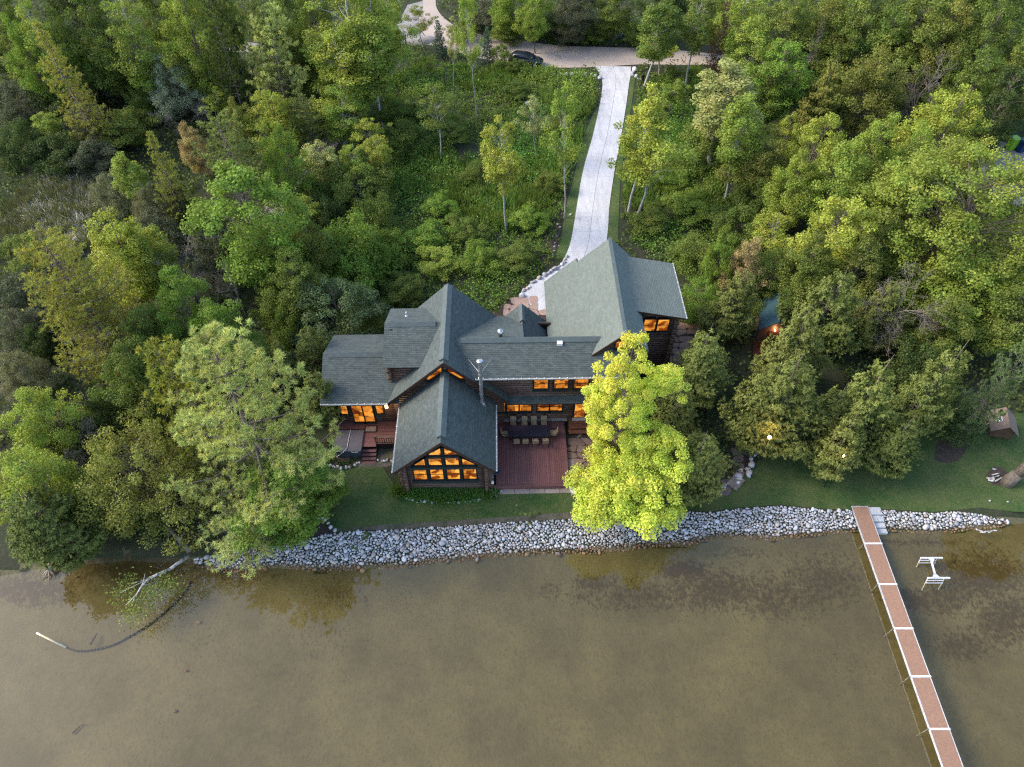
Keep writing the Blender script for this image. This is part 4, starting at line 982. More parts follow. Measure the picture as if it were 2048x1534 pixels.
# --- upper left forest
T('maple_d', (8, 22), 13, 72, 'bright', 'dark green rounded tree at the very corner of the forest, top left')
T('birch', (52, -18), 15, 82, 'lgreen', 'pale green birch behind the golden conifer at top left')
T('larch', (74, 42), 15, 108, 'larch', 'golden conifer near the top left corner, with layered drooping boughs')
T('maple_c', (98, 14), 13, 62, 'green', 'small dark green tree right of the golden conifer at top left')
T('maple_b', (160, -14), 14, 110, 'green', 'broad green tree between the golden conifer and the forked birch')
T('birch_b', (222, -25), 15, 92, 'lgreen', 'lime birch with a forked white stem above the silver willow')
T('bare_a', (258, 28), 12, 70, 'grey', 'leafless pale birch with forked top above the silver willow')
T('maple_a', (350, -34), 15, 118, 'lgreen', 'tall lime tree with thick grey trunk behind the silver willow')
T('pine_b', (415, -10), 15, 90, 'dark', 'dark conifer behind the lime tree with the thick trunk')
T('pine_a', (478, -35), 17, 110, 'pine', 'dusky green pine left of the bronze-topped pine at the top')
T('pine_a', (518, 16), 15, 145, 'pine_y', 'pointed pine with bronze shoots on its upper left side')
T('maple_c', (552, 14), 13, 80, 'green', 'bushy green tree right behind the bronze-topped pine')
T('birch', (655, -60), 18, 160, 'lgreen', 'large lime birch crown reaching the top edge, left of the trail')
T('birch_b', (722, -45), 17, 105, 'lgreen', 'tall lime birch with bare upper forks beside the trail')
T('maple_b', (610, -40), 15, 90, 'green', 'green tree at the top edge between bronze pine and large birch')
T('birch_b', (686, 50), 16, 118, 'lime', 'bright lime birch standing in front of the large birch', base=(712, 276))
T('birch', (672, 152), 13, 104, 'lgreen', 'green weeping birch with white stems right of the dark conifer row', base=(692, 300))
T('birch_b', (762, -30), 14, 74, 'lgreen', 'slim birch with a clean white trunk at the top of the trail', base=(788, 158))
T('willow', (326, 104), 8, 100, 'silver', 'rounded silver grey willow in the upper left woods', cat='shrub')
T('shrub', (268, 176), 4.5, 60, 'green', 'small dark green bush left below the silver willow')
T('shrub_c', (392, 118), 4.5, 100, 'green', 'green thicket right of the silver willow')
T('shrub', (450, 128), 4.5, 90, 'dark', 'dark green thicket under the bronze-topped pine')
T('slim_b', (421, 168), 5.5, 42, 'lime', 'lone lime sapling between the brown brush and the dark thicket')
T('twiggy', (378, 196), 4, 80, 'brown', 'bare brown brush left of the lone lime sapling')
T('twiggy', (330, 215), 3.5, 60, 'brown', 'bare greyish brush under the silver willow')
T('maple_c', (366, 245), 7, 62, 'tan', 'orange tan young tree on the left flank of the bushy pine')
T('pine_b', (432, 226), 13, 170, 'pine', 'wide bushy pine in the left woods with a dark top')
T('maple_d', (530, 176), 9, 110, 'lime', 'yellow green spreading tree above the bushy pine')
T('maple_c', (462, 198), 8, 70, 'olive', 'olive tree tucked between sapling and bushy pine')
T('maple_a', (545, 246), 11, 84, 'bright', 'fresh green tree right of the bushy pine')
T('larch', (298, 266), 11, 92, 'larch', 'narrow golden larch in the left woods')
T('slim', (237, 299), 8, 60, 'lgreen', 'small green tree left of the narrow golden larch')
T('slim_b', (616, 266), 10, 68, 'pale', 'pale lime sapling on the left side of the trail', base=(648, 402))
T('slim_b', (592, 378), 6, 62, 'lime', 'lime sapling at the lower end of the trail')
T('willow', (216, 342), 5, 84, 'grey', 'grey green round shrub beside the marsh, left of two', group='grey willows by the marsh', cat='shrub')
T('willow', (284, 366), 5.5, 72, 'grey', 'grey green round shrub beside the marsh, right of two', group='grey willows by the marsh', cat='shrub')
T('shrub_c', (340, 362), 5.5, 54, 'dgrey', 'dark mottled shrub just right of the marsh willows')
T('maple_b', (472, 326), 14, 205, 'bright', 'big fresh green maple with a leaning grey trunk in the left woods')
T('maple_d', (205, 424), 11, 140, 'lime', 'bright lime maple standing at the lower edge of the marsh')
T('maple_c', (258, 456), 9, 120, 'lgreen', 'yellow green tree overlapping the bright lime maple at the marsh')
T('larch_b', (86, 466), 15, 250, 'yolive', 'huge golden olive pine at the left edge of the photo')
T('larch_b', (130, 560), 11, 170, 'yolive', 'lower golden olive pine leaning against the huge one')
T('bare_b', (338, 488), 7, 150, 'grey', 'leafless grey tree with spreading twigs in the left woods')
T('bare_a', (440, 500), 9, 90, 'grey', 'leafless tree with one curved trunk left of the house')
T('maple_b', (330, 545), 11, 110, 'bright', 'bright green maple with a raised top, left of the house')
T('maple_a', (412, 600), 10, 130, 'bright', 'bright green spreading maple closest to the big pale pine')
T('maple_d', (270, 610), 9, 120, 'green', 'green maple under the golden olive pine')
T('maple_c', (238, 690), 9, 150, 'green', 'dark green maple left of the big pale pine')
T('maple_a', (35, 785), 9, 130, 'lgreen', 'light green tree on the left edge below the golden pine')
T('willow', (18, 706), 5, 90, 'grey', 'grey willow shrub on the left edge below the golden pine', cat='shrub')
T('shrub_c', (130, 830), 5, 100, 'dgrey', 'grey green thicket left of the overhanging shore tree')
T('shrub_c', (60, 880), 4.5, 100, 'dgrey', 'grey brush above the lime tree at the left edge')
T('bare_b', (140, 850), 6, 110, 'grey', 'leafless leaning snag above the overhanging shore tree')
T('maple_d', (18, 905), 9, 150, 'lgreen', 'lime tree at the left edge just above the shore')
T('cedar_d', (36, 968), 9, 170, 'cedar_d', 'dark evergreen at the left edge over the water')
T('shrub_b', (190, 800), 4.5, 130, 'dark', 'dark bush in the gap left of the big pale pine')
# --- middle left
T('shrub', (650, 330), 5, 110, 'green', 'dark green round bush right of the trail', group='green bushes left of the meadow')
T('shrub_b', (722, 315), 5, 120, 'mid', 'upper bush at the meadow edge below the white birch trunks', group='green bushes left of the meadow')
T('slim_b', (708, 282), 7, 60, 'lgreen', 'lime sapling standing among bushes below the weeping birch')
T('slim_b', (745, 252), 7, 56, 'lime', 'yellow green sapling at the left edge of the meadow')
T('willow', (712, 352), 5, 130, 'green', 'dull green dome shaped bush above the brightest bush', group='green bushes left of the meadow')
T('shrub', (752, 398), 4.5, 100, 'green', 'green bush at the meadow edge right of the dome shaped bush', group='green bushes left of the meadow')
T('shrub_b', (648, 400), 5, 110, 'dark', 'dark bush between the fresh green maple and the dome shaped bush', group='green bushes left of the meadow')
T('shrub', (700, 445), 6, 150, 'bright', 'brightest green bush, large and lumpy, left of the meadow', group='green bushes left of the meadow')
T('shrub_c', (745, 470), 4.5, 80, 'bright', 'bright bush hugging the right side of the lumpy one', group='green bushes left of the meadow')
T('shrub_b', (690, 520), 4.5, 130, 'bright', 'lower bright bush above the grey green dome', group='green bushes left of the meadow')
T('maple_c', (605, 448), 8, 100, 'mid', 'mid green tree right of the big fresh maple')
T('maple_d', (575, 500), 9, 110, 'green', 'green tree between the big maple and the grey green dome')
T('shrub_c', (545, 560), 5, 90, 'green', 'shaded green thicket behind the small cedars')
T('willow', (655, 574), 6.5, 165, 'blue', 'large grey green dome of foliage behind the left wing', cat='shrub')
T('willow', (705, 600), 4.5, 90, 'mid', 'lower green dome touching the left wing roof', cat='shrub')
T('cedar_c', (604, 636), 8, 78, 'cedar_d', 'dark narrow cedar left behind the low wing', group='cedars left of the house')
T('cedar_c', (542, 664), 8, 66, 'cedar_d', 'middle dark cedar behind the big pale pine', group='cedars left of the house')
T('cedar_c', (506, 672), 7.5, 60, 'cedar_d', 'smallest dark cedar above the big pale pine', group='cedars left of the house')
T('cedar_b', (618, 732), 7, 90, 'cedar', 'olive cedar nearest to the low wing of the house', group='cedars left of the house')
T('shrub', (690, 640), 3.2, 70, 'green', 'low bush behind the low left wing')
# --- shore trees at the left
T('shore', (236, 884), 8.5, 275, 'olive', 'broad olive tree hanging over the water at the left shore')
T('maple_b', (540, 935), 7.5, 195, 'bright', 'bright green tree at the stone bank below the big pale pine')
T('pine_b', (468, 1030), 5.0, 190, 'pine_y', 'lowest pale pine bough hanging over the stone bank', name='pine_tree')
T('shrub_b', (642, 960), 2.8, 76, 'bright', 'bright green bush at the left end of the lawn')
# --- meadow and road trees
T('spruce', (881, 40), 6, 34, 'spruce', 'young blue spruce left, beside the gravel shoulder', base=(882, 114), group='blue spruces by the road')
T('spruce', (972, 52), 6, 34, 'spruce', 'young blue spruce right, beside the parked car', base=(974, 134), group='blue spruces by the road')
T('sparse', (922, -40), 15, 52, 'lgreen', 'tall lime tree with long bare trunk between the two spruces', base=(953, 238))
T('sparse', (843, 6), 6, 56, 'olive', 'thin dark stemmed sapling by the gravel shoulder', base=(847, 98))
T('slim_b', (853, 112), 4, 26, 'lime', 'tiny yellow sapling below the left spruce', base=(857, 160))
T('sparse', (903, 30), 9, 30, 'pale', 'wispy sapling just left of the tall lime tree', base=(908, 182))
T('sparse', (858, 172), 9, 78, 'mid', 'dull green tree with a pale bare trunk in the left meadow', base=(881, 318))
T('slim_b', (1016, 208), 9, 78, 'lime', 'yellow green tree with a bare grey trunk in the middle of the meadow', base=(1013, 464))
T('sparse', (1069, 188), 9, 56, 'pale', 'pale thin tree in the meadow left of the leaning one', base=(1072, 320))
T('sparse', (1182, 164), 9, 80, 'lgreen', 'leaning grey trunked tree beside the left edge of the driveway', base=(1129, 436))
T('slim', (1294, 172), 9, 80, 'lime', 'lime tree right of the driveway, upper of two', base=(1256, 428))
T('sparse', (1304, 246), 9, 130, 'lime', 'spreading lime tree right of the driveway, lower of two', base=(1270, 447))
T('slim', (1302, -15), 12, 82, 'green', 'green tree at the corner of driveway and gravel road', base=(1288, 176))
T('slim_b', (1388, -40), 13, 72, 'mid', 'tall thin tree right of the driveway corner with a long grey trunk', base=(1371, 178))
T('slim_b', (1322, 62), 6, 60, 'lime', 'lime shoots in front of the driveway corner tree', base=(1318, 150))
T('slim_b', (1350, 152), 5, 44, 'lgreen', 'light green sapling below the thin tall tree')
T('slim', (1434, 132), 11, 120, 'pale', 'pale lime tree with a straight trunk right of the driveway', base=(1417, 338))
T('slim', (1476, 182), 10, 84, 'lgreen', 'green tree with leaning trunk right of the pale lime one', base=(1450, 402))
T('shrub_c', (1000, 90), 2.8, 42, 'mid', 'olive bush half hiding the parked car', base=(1003, 140))
T('shrub_c', (1030, 118), 1.8, 40, 'mid', 'low bush in front of the parked car', base=(1030, 146))
# --- beyond the road
for x, y, h, w, p, c, l in [(1022, -40, 8, 84, 'maple_a', 'bright', 'broad fresh green tree beyond the road behind the car'), (965, 2, 4, 70, 'shrub_c', 'dgrey', 'grey green thicket beyond the road bend'),
        (1100, 12, 4.2, 80, 'shrub_c', 'dark', 'dark thicket beyond the road right of the car'), (1074, -50, 10, 66, 'maple_d', 'lgreen', 'tall tree with pale trunk beyond the road'),
        (1160, -35, 8, 90, 'maple_c', 'dgrey', 'dull grey green tree beyond the road opposite the driveway'), (1240, -35, 8, 90, 'maple_b', 'mid', 'olive green tree beyond the road above the utility box'),
        (1345, -48, 9, 80, 'maple_c', 'dark', 'dark crown beyond the road right of the driveway'), (1425, -30, 9, 80, 'maple_b', 'mid', 'green crown beyond the road behind the thin tall tree'),
        (1460, -8, 11, 44, 'larch', 'brown', 'slim rusty brown dying conifer beyond the road'), (1522, 32, 10, 116, 'maple_a', 'lgreen', 'light green tree beyond the road, right of the rusty conifer'),
        (1500, -45, 12, 100, 'birch_b', 'lgreen', 'birch at the top edge right of the rusty conifer'), (1596, -35, 13, 120, 'maple_d', 'mid', 'green crown at the top edge above the deep green maple'),
        (1585, 78, 11, 120, 'maple_b', 'bright', 'deep green maple below the end of the visible road'), (1548, 120, 9, 90, 'maple_d', 'green', 'green maple left under the deep green one'),
        (1668, 0, 11, 120, 'maple_c', 'olive', 'olive crown near the top edge with a dead fork beside it'), (1640, 20, 11, 60, 'bare_a', 'grey', 'dead forked tree near the top edge on the right'),
        (1730, 20, 10, 80, 'bare_b', 'grey', 'grey leafless tree right of the dead forked one'), (1745, -30, 13, 130, 'maple_a', 'mid', 'green crown at the top edge right of the olive one'),
        (1800, 10, 12, 130, 'maple_d', 'green', 'dark green crown in the upper right woods'), (1862, -10, 13, 140, 'maple_b', 'mid', 'broad green crown in the upper right woods'),
        (1935, -20, 14, 120, 'maple_c', 'olive', 'yellowish crown near the top right corner'), (2010, 0, 14, 120, 'maple_a', 'green', 'dark crown at the top right corner'),
        (1990, 90, 12, 110, 'maple_d', 'green', 'dark green tree below the top right corner'), (2050, 130, 12, 110, 'maple_b', 'dark', 'darkest tree at the right edge above the green bin'),
        (1930, 90, 10, 90, 'maple_c', 'green', 'green tree behind the bright lime one at upper right'), (1700, 62, 9, 100, 'maple_b', 'green', 'green crown left of the twiggy brown tree'), (1820, 90, 9, 110, 'maple_a', 'mid', 'mid green crown above the twiggy brown tree'),
        (0, 60, 8, 80, 'shrub_c', 'dark', 'dark bush on the left edge below the corner tree'), (185, 60, 7, 110, 'maple_c', 'dgrey', 'grey green tree left above the silver willow'), (140, 75, 6, 90, 'shrub_c', 'dgrey', 'grey thicket under the golden conifer'),
        (200, 125, 5, 90, 'shrub_c', 'dgrey', 'grey green bush left of the silver willow'), (30, 160, 5, 120, 'willow', 'dgrey', 'large grey bush on the left edge of the woods'), (105, 175, 5, 110, 'shrub_c', 'dark', 'dark bush in the dim hollow on the left'),
        (160, 215, 5, 110, 'willow', 'dgrey', 'grey bush with pale leaves in the dim hollow'), (230, 225, 4.5, 100, 'shrub_c', 'mid', 'dull green bush left of the narrow golden larch'), (30, 255, 4.5, 120, 'shrub_b', 'dark', 'dark bush on the left edge above the marsh'),
        (100, 275, 4, 110, 'shrub_c', 'dark', 'low dark bush at the upper rim of the marsh'), (75, 210, 5.5, 50, 'slim_b', 'lgreen', 'yellowish sapling in the dim hollow on the left'), (260, 130, 5, 80, 'shrub_b', 'dark', 'dark bush tight against the left of the silver willow'),
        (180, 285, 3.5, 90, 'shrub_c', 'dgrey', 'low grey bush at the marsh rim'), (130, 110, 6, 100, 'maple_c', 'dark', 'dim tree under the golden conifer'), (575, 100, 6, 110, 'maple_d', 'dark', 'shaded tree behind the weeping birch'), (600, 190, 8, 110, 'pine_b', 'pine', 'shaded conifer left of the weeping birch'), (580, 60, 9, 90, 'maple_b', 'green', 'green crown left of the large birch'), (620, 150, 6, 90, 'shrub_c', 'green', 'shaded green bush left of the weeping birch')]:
    T(p, (x, y), h, w, c, l)
for x, y, w, l in [(925, 40, 60, 'small dark bush at the inner edge of the road bend'), (1010, 44, 70, 'dark bush below the crown behind the car'), (1140, 46, 70, 'dark bush opposite the driveway mouth'), (1190, 42, 70, 'grey dark bush left of the marker post'), (1290, 52, 70, 'dark bush right of the utility box')]:
    T('shrub_c', (x, y), 2.8, w, 'mid' if x % 4 else 'dgrey', l)
# --- right woods
T('cedar_b', (1682, 100), 11, 104, 'olive', 'olive conical tree in the upper right woods')
T('maple_c', (1768, 102), 11, 140, 'olive', 'olive brown broad tree in the upper right woods')
T('bare_b', (1882, 104), 10, 100, 'brown', 'twiggy brown leafless tree in the upper right woods')
T('maple_a', (1934, 172), 12, 150, 'lime', 'bright lime tree at upper right in front of dark woods')
T('maple_b', (1652, 226), 12, 110, 'lime', 'lime maple, first of the lime cluster right of the driveway')
T('maple_d', (1784, 222), 12, 110, 'lgreen', 'lime maple at the top right of the lime cluster')
T('maple_a', (1715, 282), 12, 140, 'lgreen', 'large lime maple in the centre of the lime cluster')
T('maple_c', (1610, 300), 10, 100, 'lgreen', 'lime maple low on the left of the lime cluster')
T('maple_b', (1700, 392), 11, 150, 'lime', 'wide lime maple at the bottom of the lime cluster')
T('maple_d', (1545, 252), 9, 112, 'olive', 'olive green tree left of the lime cluster')
T('slim_b', (1586, 204), 9, 46, 'lime', 'thin lime sapling above the olive tree')
T('maple_c', (1918, 284), 11, 170, 'olive', 'olive brown maple above the giant right maple')
T('maple_b', (1830, 310), 11, 130, 'mid', 'green maple between lime cluster and giant right maple')
T('maple_a', (1800, 420), 10, 110, 'mid', 'shaded green tree left of the giant right maple')
T('maple_d', (1860, 240), 11, 90, 'lgreen', 'green tree just below the bright lime one')
T('slim_b', (1572, 424), 7, 80, 'lime', 'small yellow lime tree above the tan one behind the garage')
T('maple_c', (1456, 452), 8, 66, 'bright', 'small green tree right of the garage roof')
T('maple_d', (1510, 474), 8, 86, 'tan', 'tan grey young tree right of the garage')
T('cedar_a', (1488, 520), 9, 110, 'cedar', 'olive cedar right behind the garage wing')
T('willow', (1560, 510), 6, 130, 'green', 'green bushy crown behind the small cabin', cat='shrub')
T('willow', (1610, 560), 5.5, 130, 'green', 'lower green bush beside the cabin roof', cat='shrub')
T('willow', (1405, 566), 4, 90, 'bright', 'light green bush against the garage side wall', cat='shrub')
T('maple_c', (1640, 468), 9, 110, 'mid', 'green tree behind the cabin, left of the brown cedar')
T('cedar_b', (1698, 524), 10, 140, 'cedar', 'brown tipped cedar behind the cabin group')
T('maple_d', (1745, 470), 9, 110, 'olive', 'olive tree behind the brown tipped cedar')
T('bare_b', (1838, 545), 9, 150, 'grey', 'leafless olive tree with fine twigs before the giant right maple')
T('cedar_a', (1806, 560), 8, 100, 'cedar', 'olive cedar under the leafless tree')
T('cedar_a', (1642, 604), 10, 140, 'cedar', 'golden olive cedar right of the cabin', group='big cedars on the right')
T('cedar_d', (1434, 640), 9.5, 138, 'cedar', 'large olive cedar between the yellow tree and the cabin', group='big cedars on the right')
T('cedar_b', (1612, 706), 11, 178, 'cedar', 'widest olive cedar in the middle of the right group, above the lamp', group='big cedars on the right')
T('cedar_a', (1806, 710), 11.5, 145, 'cedar', 'brownish cedar with bare twigs right of the widest one', group='big cedars on the right')
T('cedar_a', (1930, 668), 11.5, 135, 'cedar', 'olive cedar nearest to the tan playhouse', group='big cedars on the right')
T('cedar_b', (1716, 822), 7.5, 120, 'cedar', 'low cedar at the front of the right group above the dock', group='big cedars on the right')
T('cedar_d', (1838, 826), 7, 120, 'cedar_d', 'low dark cedar at the right front above the mulch patch', group='big cedars on the right')
T('cedar_d', (1422, 852), 8, 150, 'cedar', 'greyish cedar standing alone by the stone bank', group='big cedars on the right')
T('cedar_c', (1380, 760), 8, 110, 'cedar_d', 'dark cedar hidden behind the yellow tree', group='big cedars on the right')
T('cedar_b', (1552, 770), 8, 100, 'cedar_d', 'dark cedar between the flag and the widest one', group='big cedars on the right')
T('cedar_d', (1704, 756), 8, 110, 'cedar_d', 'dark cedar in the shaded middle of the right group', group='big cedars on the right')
T('shrub', (1920, 800), 3.2, 110, 'dark', 'dark bush behind the tan playhouse')
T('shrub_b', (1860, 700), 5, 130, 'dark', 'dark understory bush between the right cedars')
T('pine_b', (2062, 690), 11, 96, 'blue', 'blue green pine on the right edge beside the playhouse')
T('maple_a', (1968, 520), 8, 190, 'lgreen', 'lower green maple under the giant right maple')
T('maple_c', (2040, 580), 7.5, 160, 'mid', 'shaded green maple at the right edge above the playhouse')
T('maple_b', (1900, 600), 7, 130, 'mid', 'green understory maple right of the leafless olive tree')
for x, y, h, w, p, c, l in [(20, 560, 4, 110, 'shrub_c', 'dgrey', 'grey brush at the left edge beside the huge golden pine'), (8, 630, 4, 110, 'willow', 'dgrey', 'grey bush at the left edge under the huge golden pine'), (55, 655, 3.5, 90, 'shrub_b', 'dark', 'dark low bush below the huge golden pine'),
        (30, 480, 3.2, 90, 'shrub_c', 'mid', 'dull bush at the lower left rim of the marsh'), (2040, -30, 14, 130, 'maple_b', 'green', 'green crown cut by the top right corner'), (2075, 60, 12, 120, 'maple_d', 'mid', 'green tree cut by the right edge below the corner'),
        (1985, -60, 14, 120, 'maple_c', 'dark', 'dark crown at the top edge near the right corner'), (1890, -70, 14, 130, 'maple_a', 'green', 'green crown at the top edge above the twiggy brown tree'), (1690, -70, 13, 120, 'maple_d', 'mid', 'crown at the top edge above the dead fork'),
        (-15, -10, 13, 100, 'maple_b', 'mid', 'green crown cut by the top left corner'), (110, -50, 14, 110, 'maple_a', 'dark', 'dark crown at the top edge behind the golden conifer'), (290, -60, 14, 110, 'maple_d', 'green', 'green crown at the top edge between forked birch and lime tree'),
        (400, -60, 14, 110, 'maple_c', 'mid', 'green crown at the top edge above the dark conifer'), (560, -50, 13, 110, 'maple_a', 'green', 'green crown at the top edge above the bronze pine'), (500, 420, 6, 90, 'shrub_c', 'green', 'green bush at the foot of the big fresh maple'),
        (420, 470, 5, 110, 'shrub_b', 'dgrey', 'grey brush below the big fresh maple'), (300, 420, 5, 90, 'shrub_c', 'dgrey', 'grey brush below the marsh willows'), (560, 620, 4.5, 90, 'shrub_b', 'green', 'green bush between the dark cedars'), (1420, 250, 4, 110, 'shrub_c', 'mid', 'green bush under the pale lime tree'), (1530, 360, 5, 110, 'shrub_b', 'green', 'green bush left under the lime cluster'), (1490, 420, 4, 100, 'shrub_c', 'mid', 'green bush above the small green tree'), (1395, 480, 3, 90, 'shrub', 'mid', 'low green bush above the garage roof edge'), (800, 200, 3.2, 100, 'shrub_b', 'green', 'green bush in the upper left meadow below the birch trunks'), (790, 250, 3.5, 100, 'shrub', 'green', 'green bush left of the dull green meadow tree'), (845, 455, 2.4, 90, 'shrub_c', 'bright', 'bright bush in the lower left meadow'), (800, 560, 2.2, 90, 'shrub_b', 'mid', 'low bush behind the upper left dormer')]:
    T(p, (x, y), h, w, c, l)
for x, y, h, w, p, c, l in [(880, 395, 2.2, 70, 'shrub_c', 'bright', 'leafy bush in the lower meadow left of the bare trunked tree'), (930, 440, 2.0, 80, 'shrub_b', 'mid', 'green bush in the lower meadow nearest to the bare trunk'), (960, 330, 2.0, 70, 'shrub', 'green', 'dark green bush in the middle of the meadow'),
        (1060, 420, 2.2, 74, 'shrub_c', 'bright', 'bright bush right of the bare trunk in the meadow'), (1100, 350, 2.0, 60, 'shrub_b', 'mid', 'green bush left of the leaning trunk'), (900, 250, 2.2, 70, 'shrub_c', 'green', 'dark bush right of the dull green meadow tree'),
        (1110, 230, 2.0, 60, 'shrub', 'mid', 'green bush above the leaning tree in the meadow'), (1030, 165, 2.0, 60, 'shrub_c', 'green', 'green bush below the white stone row by the road'), (870, 505, 2.0, 90, 'shrub_c', 'lgreen', 'yellow green low bush behind the tall main gable'), (960, 500, 2.2, 90, 'shrub_b', 'bright', 'bright leafy bush behind the right side of the main gable'),
        (1030, 495, 2.0, 80, 'shrub_c', 'mid', 'green bush left of the driveway curve'), (770, 470, 3.0, 90, 'shrub', 'bright', 'bright bush on the left rim of the lower meadow'), (1300, 420, 2.2, 80, 'shrub_c', 'mid', 'green bush between the two lime trees and the garage'), (1340, 340, 2.2, 80, 'shrub_b', 'bright', 'bright bush right of the spreading lime tree'),
        (1310, 200, 2.0, 60, 'shrub_c', 'green', 'green bush right of the upper lime tree'), (1380, 390, 2.4, 90, 'shrub_c', 'lgreen', 'yellow green bush under the pale lime tree')]:
    T(p, (x, y), h, w, c, l)
T('birch_b', (742, 30), 14, 58, 'lgreen', 'slender birch with a long white trunk right of the weeping birch', base=(722, 262))
T('sparse', (742, 230), 7, 64, 'lime', 'open lime sapling at the foot of the slender white birch', base=(748, 330))
T('birch_b', (776, 20), 10, 44, 'lime', 'small white stemmed birch beside the clean white trunk', base=(800, 150))
# --- the three big ones get crowns of their own
P('yellow', broadleaf, 61, 16, 4.5, 1.2, 185, 330, .165, (.58, .50), (.12, .20), lump=.34, inner=.55, trunk_r=.2, lean=.01)
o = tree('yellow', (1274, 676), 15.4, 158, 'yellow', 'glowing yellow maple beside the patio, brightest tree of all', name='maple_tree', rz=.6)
P('bough', broadleaf, 66, 3.2, 2.0, .3, 40, 260, .15, (.6, .45), (.22, .36), lump=.5, inner=.5, trunk_r=.05)
yl = [c for c in o.children if c.name.startswith('crown')]
for bx, by, z, sc_ in ((1192, 985, 1.8, .85), (1230, 995, 2.0, 1.0), (1310, 985, 2.0, .9), (1265, 985, 2.2, 1.1), (1334, 772, 9.2, .65), (1328, 900, 5.0, .8), (1204, 800, 7.6, .65)):
    q = G(bx, by, z + 1.2 * sc_); l_ = o.matrix_basis.inverted() @ Vector((q[0], q[1], z)); e = link('crown', PROTO['bough']['crown'], o); e.location = l_; e.scale = (sc_ / o.scale[0], sc_ / o.scale[1], sc_ / o.scale[2]); e.rotation_euler.z = bx * .7; e.color = yl[0].color; yl.append(e)
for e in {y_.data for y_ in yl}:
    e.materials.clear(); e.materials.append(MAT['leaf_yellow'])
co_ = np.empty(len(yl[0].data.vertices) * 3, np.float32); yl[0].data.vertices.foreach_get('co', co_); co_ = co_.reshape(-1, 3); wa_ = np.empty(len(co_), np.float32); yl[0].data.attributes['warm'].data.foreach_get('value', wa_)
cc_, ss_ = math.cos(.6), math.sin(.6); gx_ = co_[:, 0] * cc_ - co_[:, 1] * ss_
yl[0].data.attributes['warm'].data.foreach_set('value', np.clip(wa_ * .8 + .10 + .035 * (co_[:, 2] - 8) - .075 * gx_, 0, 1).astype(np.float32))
P('giant', broadleaf, 62, 14, 7.5, 2.0, 300, 300, .17, (.7, .5), (.09, .15), lump=.2, inner=.4)
tree('giant', (2010, 318), 14, 400, 'lgreen', 'giant spreading green maple filling the right edge', name='maple_tree')
P('great_pine', pine, 63, 17, 7.2, 1.1, 12, 8, 30, 50, .38, .048, up=.30, round_=.62, gap=.30, fin=.20)
tree('great_pine', (404, 674), 18.0, 430, 'pine_y', 'big pale white pine with tufted boughs left of the house', name='pine_tree')
P('half_pine', pine, 64, 13, 4.4, 3.0, 14, 6, 14, 26, .46, .08, up=.5, round_=.5, gap=.6)
tree('half_pine', (300, 700), 13.5, 170, 'yolive', 'thin yellowish pine with bare grey twigs beside the big pale pine', name='pine_tree')
# leaning trunk at the right edge (its crown is outside the photo)
b = empty('leaning_tree', tuple(G(2012, 966)), 0, 'thick grey trunk leaning out of the photo on the right shore', 'tree')
m = MB(); m.path([(0, 0, -.1), (.35, .1, 1.2), (1.3, .5, 4), (2.6, .9, 7.5), (4.2, 1.3, 11)], [.52, .40, .36, .30, .2], 12); m.build('trunk', MAT['bark'], b, True)
lc = link('crown', PROTO['maple_b']['crown'], b); lc.location = (5.5, 1.5, 5.5); lc.scale = (.9, .9, .75); lc.color = (*COLS['mid'], 1)
# birch fallen over the water
fb = empty('fallen_birch', (0, 0, 0), 0, 'white birch leaning out over the water below the left shore', 'tree')
p = [G(376, 1112, .1), G(340, 1138, .8), G(300, 1156, 1.3), G(285, 1170, 1.6), G(272, 1190, 1.5), G(250, 1212, 1.2)]
m = MB(); m.path([tuple(q) for q in p], [.13, .11, .085, .06, .035, .015], 8)
for i, (x, y, z) in ((2, (262, 1168, 1.5)), (2, (240, 1186, 1.3)), (3, (290, 1148, 1.9)), (3, (305, 1168, 1.1)), (4, (262, 1212, .9))): m.tube(tuple(p[i]), tuple(G(x, y, z)),   .03, .008, 5)
m.build('trunk', MAT['birch'], fb, True)
r = np.random.default_rng(5); cl = [(255, 1165, 1.0), (300, 1178, .9), (325, 1165, .8), (270, 1205, .7), (285, 1222, .6), (240, 1190, .9), (345, 1180, .4), (265, 1235, .4), (310, 1195, .6)]
Cc = np.array([G(*q) for q in cl]); idx = np.repeat(np.arange(len(cl)), 150); n = len(idx)
Pp = Cc[idx] + r.normal(0, .36, (n, 3)) * [1.3, 1, .5]; Pp[:, 2] = Cc[idx][:, 2] * .6 + np.abs(r.normal(0, .45, n)) + .1
V, F = leaf_quads(Pp, r.normal(size=(n, 3)), unit(np.array([0, 0, .7]) + r.normal(0, .6, (n, 3))), .15 * r.uniform(.6, 1.3, n), .1)
c = link('crown', np_mesh('fallen_crown', V, F, MAT['leaf'], {'tint': np.repeat(r.random(n) * .6, 4), 'warm': np.repeat(r.random(n), 4)}), fb); c.color = (.26, .32, .06, 1)

